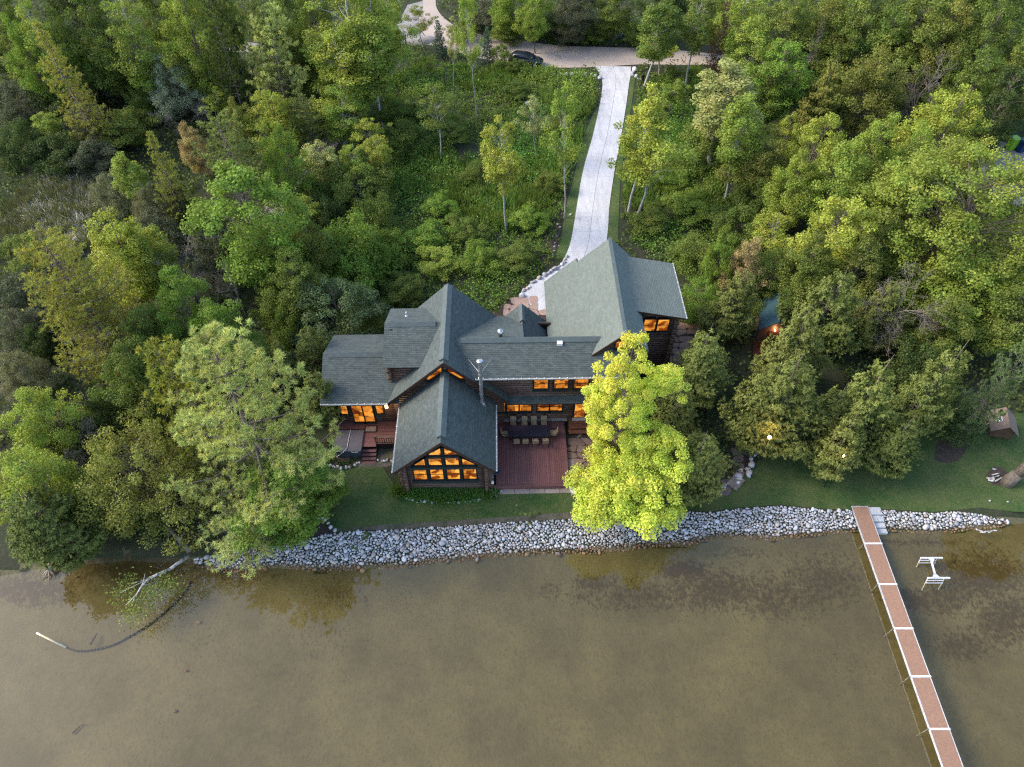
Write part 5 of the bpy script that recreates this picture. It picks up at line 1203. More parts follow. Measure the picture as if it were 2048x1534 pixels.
# ------------------------------------------------------------------ undergrowth, meadow grass, reeds, lilies
_c = lambda x, y: tuple(G(x, y)[:2])
BLOCK = [ROAD, PAD, TRAIL, TRAIL2, PARK, DRIVE, LAWN] + STRIPS + KEEP_OUT
def scatter(n, region, seed, pxbox=(-90, 2140, -110, 1180), block=BLOCK):
    r = np.random.default_rng(seed); x0, y0, x1, y1 = region
    X = r.uniform(x0, x1, n); Y = r.uniform(y0, y1, n)
    px, py = project(np.c_[X, Y, np.zeros(n)])
    k = (px > pxbox[0]) & (px < pxbox[1]) & (py > pxbox[2]) & (py < pxbox[3]) & (Y > shore_y(X) + bank_w(X) * .8)
    for poly in block:
        for dx, dy in ((0, 0), (.45, 0), (-.45, 0), (0, .45), (0, -.45)): k &= ~in_poly(X + dx, Y + dy, poly)
    return X[k], Y[k], r
def noise2(X, Y, s, seed):
    r = np.random.default_rng(seed); a = r.uniform(0, 6.28, (6, 3)); v = np.zeros(len(X))
    for i in range(6): v += np.sin(X * s * (1 + .5 * i) * math.cos(a[i, 0]) + Y * s * (1 + .5 * i) * math.sin(a[i, 0]) + a[i, 1]) / (1 + .4 * i)
    return v / 2.2
def weeds(name, X, Y, r, size, leaves, leaf, col, label, hn=.5, warmk=1.0):
    n = len(X); s = size * r.uniform(.6, 1.3, n) * (1 + .35 * noise2(X, Y, .35, 3)); idx = np.repeat(np.arange(n), leaves); m = len(idx)
    d = rand_dirs(r, m); d[:, 2] = np.abs(d[:, 2])
    rad = s[idx] * r.random(m) ** .5
    Pp = np.c_[X[idx] + d[:, 0] * rad, Y[idx] + d[:, 1] * rad, .04 + d[:, 2] * rad * hn * 1.6]
    N = unit(d * .6 + np.array([0, 0, .35]) + r.normal(0, .6, (m, 3)))
    l = leaf * r.uniform(.6, 1.4, m); V, F = leaf_quads(Pp, r.normal(size=(m, 3)), N, l, l * .7)
    ct = np.clip(.38 + .25 * noise2(X, Y, .25, 5) + r.normal(0, .16, n), 0, 1); cw = np.clip(.5 + .45 * noise2(X, Y, .18, 8) + r.normal(0, .15, n), 0, 1)
    o = link(name, np_mesh(name, V, F, MAT['leaf'], {'tint': np.repeat(np.clip(ct[idx] + r.normal(0, .1, m), 0, 1), 4), 'warm': np.repeat(cw[idx] * warmk, 4)}))
    o.color = (*col, 1); return tag(o, label, kind='stuff')
def blades(name, X, Y, r, h, w, per, col, label, spread=.3, lean=.35):
    n = len(X); idx = np.repeat(np.arange(n), per); m = len(idx)
    a = r.random(m) * 6.283; q = r.random(m) ** .5 * spread
    hh = h * r.uniform(.55, 1.25, m) * (1 + .25 * noise2(X, Y, .3, 2))[idx]
    D = unit(np.c_[r.normal(0, lean, (m, 2)), np.ones(m)])
    Pp = np.c_[X[idx] + q * np.cos(a), Y[idx] + q * np.sin(a), np.zeros(m)] + D * hh[:, None] * .5
    N = unit(np.cross(D, np.c_[np.cos(a * 3), np.sin(a * 3), np.zeros(m)]))
    V, F = leaf_quads(Pp, D, N, hh, w * r.uniform(.7, 1.3, m))
    ct = np.clip(.4 + .25 * noise2(X, Y, .3, 6) + r.normal(0, .12, n), 0, 1)
    o = link(name, np_mesh(name, V, F, MAT['leaf'], {'tint': np.repeat(np.clip(ct[idx] + r.normal(0, .1, m), 0, 1), 4), 'warm': np.repeat(np.clip(r.random(n)[idx], 0, 1), 4)}))
    o.color = (*col, 1); return tag(o, label, kind='stuff')
MEADOW = [tuple(G(x, y)[:2]) for x, y in [(770, 170), (850, 120), (960, 140), (1080, 140), (1190, 145), (1190, 220), (1160, 340), (1130, 440), (1110, 520), (1030, 590), (960, 640), (760, 650), (720, 560), (760, 450), (770, 300)]]
RIGHT = [tuple(G(x, y)[:2]) for x, y in [(1265, 150), (1400, 140), (1480, 200), (1560, 300), (1600, 420), (1500, 560), (1380, 600), (1345, 530), (1240, 500), (1240, 380)]]
X, Y, r = scatter(30000, (-32, 40, 34, 108), 71)
k = (in_poly(X, Y, MEADOW) | in_poly(X, Y, RIGHT)); k &= (noise2(X, Y, .30, 11) > -.75) & (r.random(len(X)) < .78)
weeds('meadow_weeds', X[k], Y[k], r, .50, 17, .165, (.150, .250, .032), 'lush green leafy weeds filling the meadow on both sides of the driveway', .85)
X, Y, r = scatter(9000, (-32, 40, 34, 108), 72); k = (in_poly(X, Y, MEADOW) | in_poly(X, Y, RIGHT)) & (noise2(X, Y, .22, 21) > .05)
blades('meadow_grass', X[k], Y[k], r, 1.15, .075, 30, (.150, .235, .042), 'tall dark meadow grass in patches between the weeds', .45)
X, Y, r = scatter(5000, (-32, 40, 34, 108), 74); k = (in_poly(X, Y, MEADOW) | in_poly(X, Y, RIGHT)) & (noise2(X, Y, .28, 41) > .35)
weeds('yellow_weeds', X[k], Y[k], r, .42, 12, .20, (.26, .32, .04), 'yellow green low weeds in the meadow', .5)
X, Y, r = scatter(29000, (-115, 24, 115, 128), 73); k = ~(in_poly(X, Y, MEADOW) | in_poly(X, Y, RIGHT))
MARSH = [tuple(G(x, y)[:2]) for x, y in [(20, 400), (110, 335), (200, 330), (235, 400), (200, 470), (160, 520), (40, 520), (-20, 470)]]
k &= ~in_poly(X, Y, MARSH); k &= r.random(len(X)) < .8
weeds('undergrowth', X[k], Y[k], r, 1.0, 10, .30, (.110, .150, .032), 'dark mixed undergrowth covering the forest floor', .6)
X, Y, r = scatter(9000, (-125, 24, 125, 150), 91); k = ~(in_poly(X, Y, MEADOW) | in_poly(X, Y, RIGHT) | in_poly(X, Y, MARSH)); k &= (r.random(len(X)) < .6)
weeds('thicket', X[k], Y[k], r, 1.35, 34, .26, (.105, .150, .034), 'dense leafy brush between the trunks of the woods', .85)
X, Y, r = scatter(4200, (-32, 40, 34, 108), 92); k = (in_poly(X, Y, MEADOW) | in_poly(X, Y, RIGHT)) & (noise2(X, Y, .25, 31) > -.1)
weeds('meadow_thicket', X[k], Y[k], r, 1.0, 42, .17, (.195, .320, .045), 'knee high leafy clumps standing out of the meadow', 1.05)
X, Y, r = scatter(9000, (-100, 45, -30, 95), 75); k = in_poly(X, Y, MARSH)
blades('marsh_reeds', X[k], Y[k], r, 1.1, .05, 26, (.13, .145, .06), 'olive reeds in the marsh on the left', .6, .45)
X, Y, r = scatter(9000, (-100, 45, -30, 95), 76); k = in_poly(X, Y, MARSH) & (noise2(X, Y, .5, 4) > -.3)
blades('dry_reeds', X[k], Y[k], r, .9, .07, 16, (.56, .54, .50), 'pale dry broken reeds in the marsh on the left', .6, 1.1)
X, Y, r = scatter(4000, (-40, 90, 30, 130), 77, block=BLOCK); px, py = project(np.c_[X, Y, X * 0]); k = (px > 880) & (px < 1290) & (py > 50) & (py < 96)
blades('verge_grass', X[k], Y[k], r, .7, .05, 22, (.10, .20, .026), 'bright grass verge along the far side of the road', .4)
# day lilies in the front bed and shore bed tufts
r = np.random.default_rng(8); B_ = np.array(BED_FRONT); n = 1100; X = r.uniform(B_[:, 0].min(), B_[:, 0].max(), n); Y = r.uniform(B_[:, 1].min(), B_[:, 1].max(), n); k = in_poly(X, Y, BED_FRONT) & (Y < 27.95)
blades('day_lilies', X[k], Y[k], r, .62, .045, 20, (.12, .24, .04), 'green day lilies in the bed under the big window', .26, .75)
L_ = G(800, 985); lp = empty('grass_clump', tuple(L_), 0, 'light green arching grass clump at the left corner of the front bed', 'plant')
m = 420; D = unit(np.c_[r.normal(0, .8, (m, 2)), np.ones(m)]); hh = r.uniform(.5, 1.25, m); V, F = leaf_quads(D * hh[:, None] * .5 + np.c_[r.normal(0, .2, (m, 2)), np.zeros(m)], D, unit(np.cross(D, r.normal(size=(m, 3)))), hh, .05)
c = link('foliage', np_mesh('clump', V, F, MAT['leaf'], {'tint': np.repeat(r.random(m), 4), 'warm': np.repeat(r.random(m), 4)}), lp); c.color = (.12, .19, .03, 1)
r = np.random.default_rng(9); B_ = np.array(BED_TUB); n = 120; X = r.uniform(B_[:, 0].min(), B_[:, 0].max(), n); Y = r.uniform(B_[:, 1].min(), B_[:, 1].max(), n); k = in_poly(X, Y, BED_TUB) & ~((X > -13.6) & (Y > 31.0))
weeds('bed_plants', X[k], Y[k], r, .22, 14, .14, (.06, .11, .02), 'low plants in the small bed under the hot tub')
# ------------------------------------------------------------------ stone bank
def m_rip():
    m, nt, out = new_mat('bank_stone')
    oi = nt.nodes.new('ShaderNodeObjectInfo'); at = nt.nodes.new('ShaderNodeAttribute'); at.attribute_name = 'tint'
    geo = nt.nodes.new('ShaderNodeNewGeometry'); sp = nt.nodes.new('ShaderNodeSeparateXYZ'); nt.links.new(geo.outputs['Position'], sp.inputs[0])
    v = coords(nt, 'Object'); n1 = noise(nt, v, 7, 4, .65)
    t = mathn(nt, 'FRACT', mathn(nt, 'ADD', at.outputs['Fac'], oi.outputs['Random']))
    c = mix_col(nt, t, (0.24, 0.235, 0.245), (0.60, 0.59, 0.60)); wm_ = mathn(nt, 'FRACT', mathn(nt, 'MULTIPLY', t, 7.31))
    c = mix_col(nt, mathn(nt, 'MULTIPLY', ramp(nt, wm_, .72, .95), .7), c, (0.42, 0.33, 0.26))
    k = mathn(nt, 'ADD', mathn(nt, 'MULTIPLY', n1, .6), .70); c = mix_col(nt, 1.0, c, k, 'MULTIPLY')
    wet = ramp(nt, mathn(nt, 'ADD', sp.outputs['Z'], mathn(nt, 'MULTIPLY', n1, .10)), ZW + .30, ZW + .16)
    c = mix_col(nt, wet, c, mix_col(nt, 1.0, c, (.42, .27, .14), 'MULTIPLY'))          # algae stained below the usual waterline
    finish(nt, out, c, .8, n1, .4, .02, 0, .3); return m
MAT['rip'] = m_rip()
import bmesh
def rock(seed, sub=1, flat=.62, rough=.16):
    bm = bmesh.new(); bmesh.ops.create_icosphere(bm, subdivisions=sub, radius=1.0); r = np.random.default_rng(seed)
    V = np.array([v.co[:] for v in bm.verts]); F = np.array([[v.index for v in f.verts] for f in bm.faces]); bm.free()
    for _ in range(5): d = unit(r.normal(size=3)); V *= (1 + rough * np.tanh(2.2 * (V @ d)) * r.choice([-1, 1]))[:, None]
    for _ in range(4):
        d = unit(r.normal(size=3) * [1, 1, .6]); o = r.uniform(.62, .9); e = V @ d - o; V -= np.maximum(e, 0)[:, None] * d * .8
    V *= np.array([r.uniform(.85, 1.15), r.uniform(.75, 1.0), flat * r.uniform(.85, 1.2)]); return V, F
ROCKS = [rock(100 + i, 2) for i in range(14)]
ROCK_ME = [np_mesh('stone', V, F, MAT['rip'], {'tint': np.full(len(V), (i * .37) % 1)}, True) for i, (V, F) in enumerate(ROCKS)]
r = np.random.default_rng(33)
def bank_edges(x): y0 = shore_y(x); return y0 - .14, np.maximum(np.interp(x, TP[:, 0], TP[:, 1]) - .02, y0 + .6)
XL, XR = G(385, 1140, ZW)[0], G(2025, 1040, 0)[0]
pts = []; cell = {}; d0y = G(1718, 1012, .05)[1]
dock_x0, dock_x1 = G(1701, 1012, .05)[0] - .1, G(1735, 1012, .05)[0] + .1
slab_x1 = G(1762, 1030, 0)[0]
for rad, tries in ((.19, 50), (.15, 350), (.12, 3000), (.095, 20000), (.072, 26000)):
    for _ in range(tries):
        x = r.uniform(XL, XR); lo_, hi_ = bank_edges(x); 
        fade = np.clip((x - XL) / 3, 0, 1) if x < 0 else np.clip((XR - x) / 4, 0, 1)
        y = r.uniform(lo_ - .15 * (rad > .15), hi_ - (1 - fade) * (hi_ - lo_) * .6); q = rad * r.uniform(.8, 1.15)
        if dock_x0 + .1 < x < slab_x1 and y > shore_y(x) + .15: 
            if x > dock_x1 - .1 or y > d0y - 1.1: continue
        gx, gy = int(x / .5), int(y / .5); ok = True
        for i in (-1, 0, 1, -2, 2):
            for j in (-1, 0, 1, -2, 2):
                for (a, b, s) in cell.get((gx + i, gy + j), ()):
                    if (a - x) ** 2 + (b - y) ** 2 < (.75 * (s + q)) ** 2: ok = False; break
                if not ok: break
            if not ok: break
        if ok: cell.setdefault((gx, gy), []).append((x, y, q)); pts.append((x, y, q))
pts.sort(key=lambda p: -p[2] / depth_of((p[0], p[1], 0)))
bank = empty('stone_bank', (0, 0, 0)); tag(bank, 'bank of rounded grey fieldstones along the waterline', 'stone bank')
rot = lambda: (r.normal(0, .18), r.normal(0, .18), r.uniform(0, 6.28))
BV, BF, BT = [], [], []; off = 0
rock_lo = [rock(200 + i, 1) for i in range(16)]
for i, (x, y, q) in enumerate(pts):
    z = float(height(np.array(x), np.array(y))) + q * .30; e = rot()
    if i < 300:
        o = link('stone', ROCK_ME[i % 14], bank); o.location = (x, y, z); o.rotation_euler = e; o.scale = (q * 1.12, q * 1.12, q * 1.15)
    else:
        V, F = rock_lo[i % 16]; Rm = np.array(Matrix.Rotation(e[2], 3, 'Z') @ Matrix.Rotation(e[0], 3, 'X'))
        BV.append((V * [q * 1.12, q * 1.12, q * 1.15]) @ Rm.T + [x, y, z]); BF.append(F + off); off += len(V); BT.append(np.full(len(V), r.random()))
o = link('small_stones', np_mesh('small_stones', np.concatenate(BV), np.concatenate(BF), MAT['rip'], {'tint': np.concatenate(BT)}, True), bank); o['kind'] = 'stuff'
# stones in rows: borders of beds and drive
def row(name, pxs, label, size=.15, gap=.95, z=0.02, jit=.05, cat='stone border', colour=None):
    root = empty(name, (0, 0, 0), 0, label, cat, 'rows of border stones'); L = np.array(smooth_line([G(*p) for p in pxs], 6)); s = np.concatenate([[0], np.cumsum(np.linalg.norm(np.diff(L, axis=0), axis=1))]); d = 0
    while d < s[-1]:
        q = size * r.uniform(.7, 1.35); p = [np.interp(d, s, L[:, k]) for k in range(2)]
        o = link('stone', ROCK_ME[int(r.integers(14))], root); o.location = (p[0] + r.normal(0, jit), p[1] + r.normal(0, jit), z + q * .35); o.rotation_euler = rot(); o.scale = (q, q, q * 1.1); d += q * 2 * gap
    return root
row('stone_border', [(645, 918), (655, 930), (690, 936), (712, 930), (722, 922)], 'curved row of white stones below the hot tub bed', .12)
row('stone_border', [(757, 921), (775, 923), (792, 922)], 'short row of white stones beside the deck stairs', .12)
row('stone_border', [(812, 997), (830, 1001), (870, 1005), (920, 1003), (960, 999), (980, 992), (986, 980)], 'row of white stones edging the lily bed under the big window', .12, 1.25)
row('stone_border', [(582, 1022), (590, 1027), (604, 1040), (614, 1050)], 'row of white stones crossing the left shore bed', .13)
row('stone_border', [(638, 1036), (652, 1043), (663, 1053), (672, 1064), (682, 1071)], 'curved row of white stones at the right of the shore bed', .15)
row('stone_border', [(1132, 516), (1123, 530), (1106, 543), (1088, 552), (1068, 566), (1050, 582), (1040, 594)], 'row of round stones along the curve of the driveway', .24, .9)
row('stone_border', [(1040, 147), (1070, 148), (1110, 150), (1150, 150), (1190, 153), (1199, 158)], 'thin row of white stones below the gravel road, left of the driveway', .26, 1.1)
row('stone_border', [(1266, 140), (1263, 150), (1272, 156), (1282, 160)], 'short curved row of white stones at the right driveway corner', .24, 1.0)
row('stone_border', [(1130, 436), (1122, 462), (1112, 490), (1104, 512)], 'scattered pale stones in the mulch left of the driveway', .12, 3.0, jit=.35)
for px, py, q, l in [(1152, 986, .5, 'large white boulder at the corner of the patio under the yellow tree'), (1160, 998, .36, 'smaller white boulder beside the large one under the yellow tree'), (1032, 404, .5, 'flat grey boulder in the meadow beside the bare trunk'),
                    (1002, 982, .18, 'round stone at the corner of the paving slabs'), (1056, 212, .55, 'pale upright stone in the upper meadow'), (1480, 960, .22, 'pale stone at the foot of the stone path')]:
    b = G(px, py); o = link('boulder', ROCK_ME[int(q * 97) % 14]); o.location = (b[0], b[1], q * .3); o.scale = (q, q * .8, q * (1.5 if 'upright' in l else .9)); tag(o, l, 'boulder', 'single boulders around the house')
for px, py, q, l in [(400, 1246, .16, 'submerged brown brick shaped rock under the tree reflection'), (348, 1420, .18, 'submerged rock alone near the lower left of the lake'), (370, 1340, .14, 'submerged flat rock left of the tree reflection'), (405, 1203, .15, 'submerged rock closest to the left shore'), (160, 1160, .12, 'dark stone in the shallows under the overhanging tree')]:
    b = G(px, py, -1.2); o = link('submerged_rock', ROCK_ME[int(px) % 14]); o.location = (b[0], b[1], float(height(np.array(b[0]), np.array(b[1]))) + .08); o.scale = (q, q * .7, q * .7); tag(o, l, 'rock', 'rocks on the lake bed')

# ------------------------------------------------------------------ dock, lift, shore slabs, pipe
MAT['tread'] = M('brown_dock_panel', (0.30, 0.172, 0.112), (0.235, 0.134, 0.09), 9, .8, .35, .006, rnd=.07)
MAT['alu'] = M('aluminium', (0.70, 0.71, 0.72), None, 4, .4, .05, metal=.35)
MAT['alu_d'] = M('dock_leg_pipe', (0.30, 0.31, 0.30), None, 4, .5, .05, metal=.4)
zd = 0.06; d0 = G(1718, 1012, zd); W_ = 1.22; Ls = 3.03; ang = 0.0
dock = empty('dock', (d0[0] + .05, d0[1], 0), 0, 'long narrow dock of brown panels with white aluminium edges', 'dock')
for i in range(8):
    y1 = -Ls * i - .02 * i; y0 = y1 - Ls
    b = MB(); b.box(-W_ / 2 + .05, W_ / 2 - .05, y0 + .05, y1 - (.02 if i == 0 else .05), zd - .03, zd); b.build('panel', MAT['tread'], dock)
    b = MB(); b.box(-W_ / 2, -W_ / 2 + .048, y0, y1, zd - .14, zd + .012); b.box(W_ / 2 - .048, W_ / 2, y0, y1, zd - .14, zd + .012)
    b.box(-W_ / 2 + .05, W_ / 2 - .05, y0 - .01, y0 + .048, zd - .14, zd + .01); b.box(-W_ / 2 + .05, W_ / 2 - .05, y1 - .048, y1, zd - .14, zd + .008 if i else zd + .004); b.build('frame', MAT['alu'], dock)
    b = MB(); b.box(-W_ / 2 - .02, W_ / 2 + .02, y0 - .055, y0 + .055, zd + .013, zd + .03); b.build('crossbar', MAT['white'], dock)
    for sx in (-1, 1):
        b = MB(); b.tube((sx * (W_ / 2 + .06), y0, -1.75), (sx * (W_ / 2 + .06), y0, zd + .02), .03, .03, 8); b.lathe((sx * (W_ / 2 + .06), y0, -1.72), [(.12, 0), (.12, .04), (.04, .07)], 8); b.build('leg', MAT['alu_d'], dock)
shore_slab = empty('shore_steps', tuple(G(1752, 1034, -.1)), 0, 'pale concrete block steps right beside the start of the dock', 'steps')
MAT['block'] = M('pale_block', (0.42, 0.43, 0.44), (0.36, 0.37, 0.38), 3, .85, .2)
for (x0, x1, y0, y1, z) in ((-.34, .5, .15, .75, .02), (-.36, .08, -.35, .13, -.10), (.10, .52, -.35, .13, -.11), (-.30, .55, -.75, -.37, -.28), (-.22, .62, -1.15, -.78, -.42)):
    b = MB(); b.box(x0, x1, y0, y1, z - .2, z + .1, 0, .015); b.build('block', MAT['block'], shore_slab)
def lift_at(px, py, z): return tuple(G(px, py, z))
lift = empty('boat_lift', (0, 0, 0), 0, 'white aluminium boat lift frame standing in the shallows right of the dock', 'boat lift')
for (ax, ay) in ((1841, 1116), (1855, 1156)):
    o_ = np.array(lift_at(ax, ay, -.25)); wd_ = 1.5
    b = MB(); b.bar(tuple(o_), tuple(o_ + [1.55, 0, 0]), .10, .10); b.build('beam', MAT['white'], lift)
    for k, dz in ((1, .10), (2, .20)):
        b = MB(); b.bar(tuple(o_ + [.0 - .05 * k, -.14 * k, -dz]), tuple(o_ + [1.14 - .05 * k, -.14 * k, -dz]), .05, .06); b.build('rung', MAT['alu'], lift)
    for xx in (.0, 1.14):
        b = MB(); b.tube(tuple(o_ + [xx, -.03, .02]), tuple(o_ + [xx - .12, -.42, -.95]), .035, .035, 8); b.lathe(tuple(o_ + [xx - .12, -.42, -.98]), [(.10, 0), (.10, .03), (.03, .05)], 8); b.build('leg', MAT['alu'], lift)
a_, b_ = np.array(lift_at(1861, 1116, -.22)), np.array(lift_at(1872, 1156, -.22))
m = MB(); m.bar(tuple(a_), tuple(b_), .09, .09); m.build('beam', MAT['white'], lift)
for c_, sg in ((a_, -1), (b_, 1)):
    m = MB(); m.add([(c_[0] - .28, c_[1], c_[2] + .07), (c_[0] + .28, c_[1], c_[2] + .07), (c_[0] + .05, c_[1] + sg * .34, c_[2] + .07), (c_[0] - .05, c_[1] + sg * .34, c_[2] + .07)][::sg], [(0, 1, 2, 3)]); m.build('gusset', MAT['alu'], lift)
hose = empty('intake_hose', (0, 0, 0), 0, 'black intake hose lying on the lake bed with a white pipe end', 'hose')
hp = [G(x, y, -1.0) for x, y in [(385, 1165), (372, 1185), (340, 1215), (300, 1245), (260, 1268), (220, 1287), (180, 1296), (150, 1298), (128, 1292)]]
hp = smooth_line(hp, 5)
for q in hp: q[2] = float(height(np.array(q[0]), np.array(q[1]))) + .06
MAT['hose'] = M('black_hose', (.018, .018, .02), None, 4, .6); m = MB(); m.path([tuple(q) for q in hp], .055, 6); m.build('hose', MAT['hose'], hose, True)
e0 = hp[-1]; e1 = G(76, 1268, -.75); m = MB(); m.tube(tuple(e0 + [0, 0, .05]), (e1[0], e1[1], -.57), .06, .06, 8); m.build('pipe', MAT['white'], hose, True)
m = MB(); q = e0 + (np.array([e1[0], e1[1], -.57]) - e0) * .12; m.tube(tuple(q), tuple(q + (e1 - e0) * .03), .075, .075, 8); m.build('collar', MAT['hose'], hose)
def stick(name, pxs, z, rad, label, mat='twig', cat='branch'):
    o = empty(name, (0, 0, 0), 0, label, cat); m = MB(); L = [tuple(G(x, y, z)) for x, y in pxs]; m.path(L, [rad * (1 - .7 * i / (len(L) - 1)) for i in range(len(L))], 6); m.build('limb', MAT[mat], o, True); return o
stick('driftwood', [(1952, 1058), (1968, 1064), (1985, 1061), (2003, 1062)], -.15, .07, 'pale driftwood branch lying on the stone bank far right', 'birch')
stick('driftwood', [(1960, 1064), (1976, 1066), (1992, 1058)], -.12, .05, 'second pale driftwood stick crossing the first one', 'birch')
MAT['dead'] = M('dark_sunken_wood', (.035, .026, .018), None, 4, .9)
stick('sunken_branch', [(180, 1290), (192, 1270), (195, 1265)], -1.05, .06, 'dark sunken branch beside the black hose', 'dead')
stick('sunken_branch', [(1913, 1072), (1925, 1078), (1936, 1083)], -.85, .16, 'dark sunken log near the right end of the stone bank', 'dead')
stick('sunken_branch', [(1905, 1126), (1914, 1119), (1924, 1122)], -1.0, .13, 'dark sunken stump right of the boat lift', 'dead')
stick('sunken_branch', [(145, 1467), (160, 1452), (170, 1448)], -1.4, .05, 'thin sunken twig near the lower left corner', 'dead')
st = empty('driftwood_stump', tuple(G(100, 1140, -.4)), 0, 'grey weathered stump with splayed roots at the left shore', 'stump'); m = MB()
for q in ((.5, 1.2, .9), (.25, 1.0, .7)): m.tube((0, 0, .1), q, .22, .12, 8)
for a in range(7): m.tube((0, 0, .15), (.5 * math.cos(a), -.35 + .4 * math.sin(a), -.2), .08, .02, 5)
m.build('trunk', MAT['twig'], st, True)
st = empty('shore_log', tuple(G(360, 1085, .2)), 0, 'grey fallen log behind the birch at the left shore', 'log'); m = MB(); m.tube((.9, -.7, 0), (-.9, .9, .5), .2, .14, 8); m.tube((0, 0, .2), (.4, .8, .5), .08, .03, 6); m.build('trunk', MAT['twig'], st, True)

# ------------------------------------------------------------------ furniture on the deck
MAT['tabletop'] = M('dark_slate_table', (.020, .026, .045), (.014, .018, .030), 3, .35, .05, spec=.5)
MAT['chairfab'] = M('tan_sling', (.30, .225, .150), (.25, .185, .12), 6, .8, .2, rnd=.08)
MAT['blackmetal'] = M('black_metal', (.016, .015, .016), None, 4, .45, .05)
MAT['cushion'] = M('blue_cushion', (.022, .045, .075), (.016, .034, .06), 5, .8)
ZD = .424
tb = empty('dining_table', hw(1.88, 32.72, ZD), HYAW, 'long dark slate dining table on the red deck', 'table')
for x0, x1 in ((-1.60, -.02), (.02, 1.60)):
    for y0, y1 in ((-.54, -.012), (.012, .54)):
        b = MB(); b.box(x0, x1, y0, y1, .70, .735, 0, .01); b.build('top_panel', MAT['tabletop'], tb)
b = MB(); b.box(-1.57, 1.57, -.51, .51, .63, .695); b.build('frame', MAT['blackmetal'], tb)
for sx in (-1, 1):
    for sy in (-1, 1): b = MB(); b.tube((sx * 1.45, sy * .42, 0), (sx * 1.45, sy * .42, .63), .035, .04, 8); b.build('leg', MAT['blackmetal'], tb)
def make_chair(label, loc, rz, group, fab='chairfab'):
    o = empty('dining_chair', loc, rz, label, 'chair', group)          # faces +y
    b = MB(); b.box(-.24, .24, -.22, .26, .42, .46, 0, .02); b.build('seat', MAT[fab], o)
    b = MB(); vs = [(-.23, -.24, .45), (.23, -.24, .45), (.23, -.36, 1.0), (-.23, -.36, 1.0), (-.23, -.20, .45), (.23, -.20, .45), (.23, -.32, 1.0), (-.23, -.32, 1.0)]
    b.add(vs, [(0, 1, 2, 3), (7, 6, 5, 4), (0, 4, 5, 1), (1, 5, 6, 2), (2, 6, 7, 3), (3, 7, 4, 0)]); b.build('backrest', MAT[fab], o)
    for sx in (-1, 1):
        for sy in (-.22, .24): b = MB(); b.tube((sx * .25, sy, 0), (sx * .25, sy, .42 if sy < 0 else .62), .018, .018, 6); b.build('leg', MAT['blackmetal'], o)
        b = MB(); b.path([(sx * .25, .26, .62), (sx * .255, 0, .64), (sx * .25, -.26, .62)], .022, 6); b.build('armrest', MAT['blackmetal'], o)
    return o
gch = 'tan chairs around the dining table'
nm = ['leftmost', 'second from left', 'third from left', 'rightmost']
ch0 = make_chair('tan sling chair on the house side of the dining table, leftmost of four', hw(.66, 33.62, ZD), HYAW + math.pi, gch)
def put(src, label, loc, rz): c = copy_tree(src); c['label'] = label; c.location = loc; c.rotation_euler = (0, 0, rz); return c
for i, x in enumerate((.66, 1.55, 2.30, 3.08)):
    if i: put(ch0, 'tan sling chair on the house side of the dining table, ' + nm[i] + ' of four', hw(x, 33.62, ZD), HYAW + math.pi + (.05, -.04, .03, 0)[i])
for i, x in enumerate((.88, 1.58, 2.34, 3.14)): put(ch0, 'tan sling chair on the lake side of the dining table, ' + nm[i] + ' of four', hw(x, 31.92, ZD), HYAW + (.03, -.05, .04, -.03)[i])
put(ch0, 'tan sling chair at the left end of the dining table', hw(.02, 32.7, ZD), HYAW - math.pi / 2 + .05); put(ch0, 'tan sling chair at the right end of the dining table', hw(3.78, 32.7, ZD), HYAW + math.pi / 2 - .06)
gp = 'tan chairs on the flagstone patio'; ZP = .09
put(ch0, 'tan chair with its back to the deck on the flagstone patio', hw(6.05, 29.75, ZP), -1.2)['group'] = gp
put(ch0, 'tan chair on the flagstone patio half under the yellow tree', hw(7.0, 29.35, ZP), .9)['group'] = gp
put(ch0, 'tan chair farthest under the yellow tree', hw(7.3, 30.3, ZP), 2.3)['group'] = gp
bl = make_chair('dark blue cushioned chair on the patio, nearest to the lake', hw(6.05, 28.95, ZP), -.5, gp, 'cushion'); bl.name = 'patio_chair'
b2 = put(bl, 'dark blue cushioned chair behind the patio table', hw(6.75, 30.6, ZP), 2.9)
pt = empty('patio_table', hw(6.65, 29.95, ZP), HYAW, 'small round brown table between the patio chairs', 'table'); b = MB(); b.lathe((0, 0, .66), [(.40, 0), (.42, .02), (.40, .04)], 18); b.build('table_top', MAT['railwood'], pt); b = MB(); b.tube((0, 0, 0), (0, 0, .66), .05, .05, 8); b.lathe((0, 0, 0), [(.25, 0), (.25, .03), (.06, .06)], 12); b.build('pedestal', MAT['blackmetal'], pt)
# hot tub
MAT['vinyl'] = M('grey_vinyl_cover', (.098, .092, .105), (.082, .078, .090), 2, .6, .15, rnd=.05); MAT['tubside'] = M('blue_grey_tub', (.060, .072, .088), (.05, .06, .075), 3, .5)
tub = empty('hot_tub', hw(-12.1, 32.18, 0), HYAW, 'square hot tub under a grey folding cover at the left deck', 'hot tub')
b = MB(); b.box(-1.0, 1.0, -.95, .95, .05, .84, 0, .12); b.build('cabinet', MAT['tubside'], tub)
for x0, x1 in ((-1.07, -.012), (.012, 1.07)): b = MB(); b.box(x0, x1, -1.02, 1.02, .845, .95, 0, .06); b.build('cover', MAT['vinyl'], tub)
b = MB(); b.path([(-.0, 1.0, .965), (-.02, .2, .97), (-.05, -.75, .968), (-.25, -1.0, .962), (-.3, -1.05, .9), (-.95, -1.06, .25)], .02, 6); b.path([(.3, -1.045, .86), (.75, -1.045, .84), (1.04, -.9, .86)], .018, 6); b.build('lifter_bar', MAT['white'], tub)
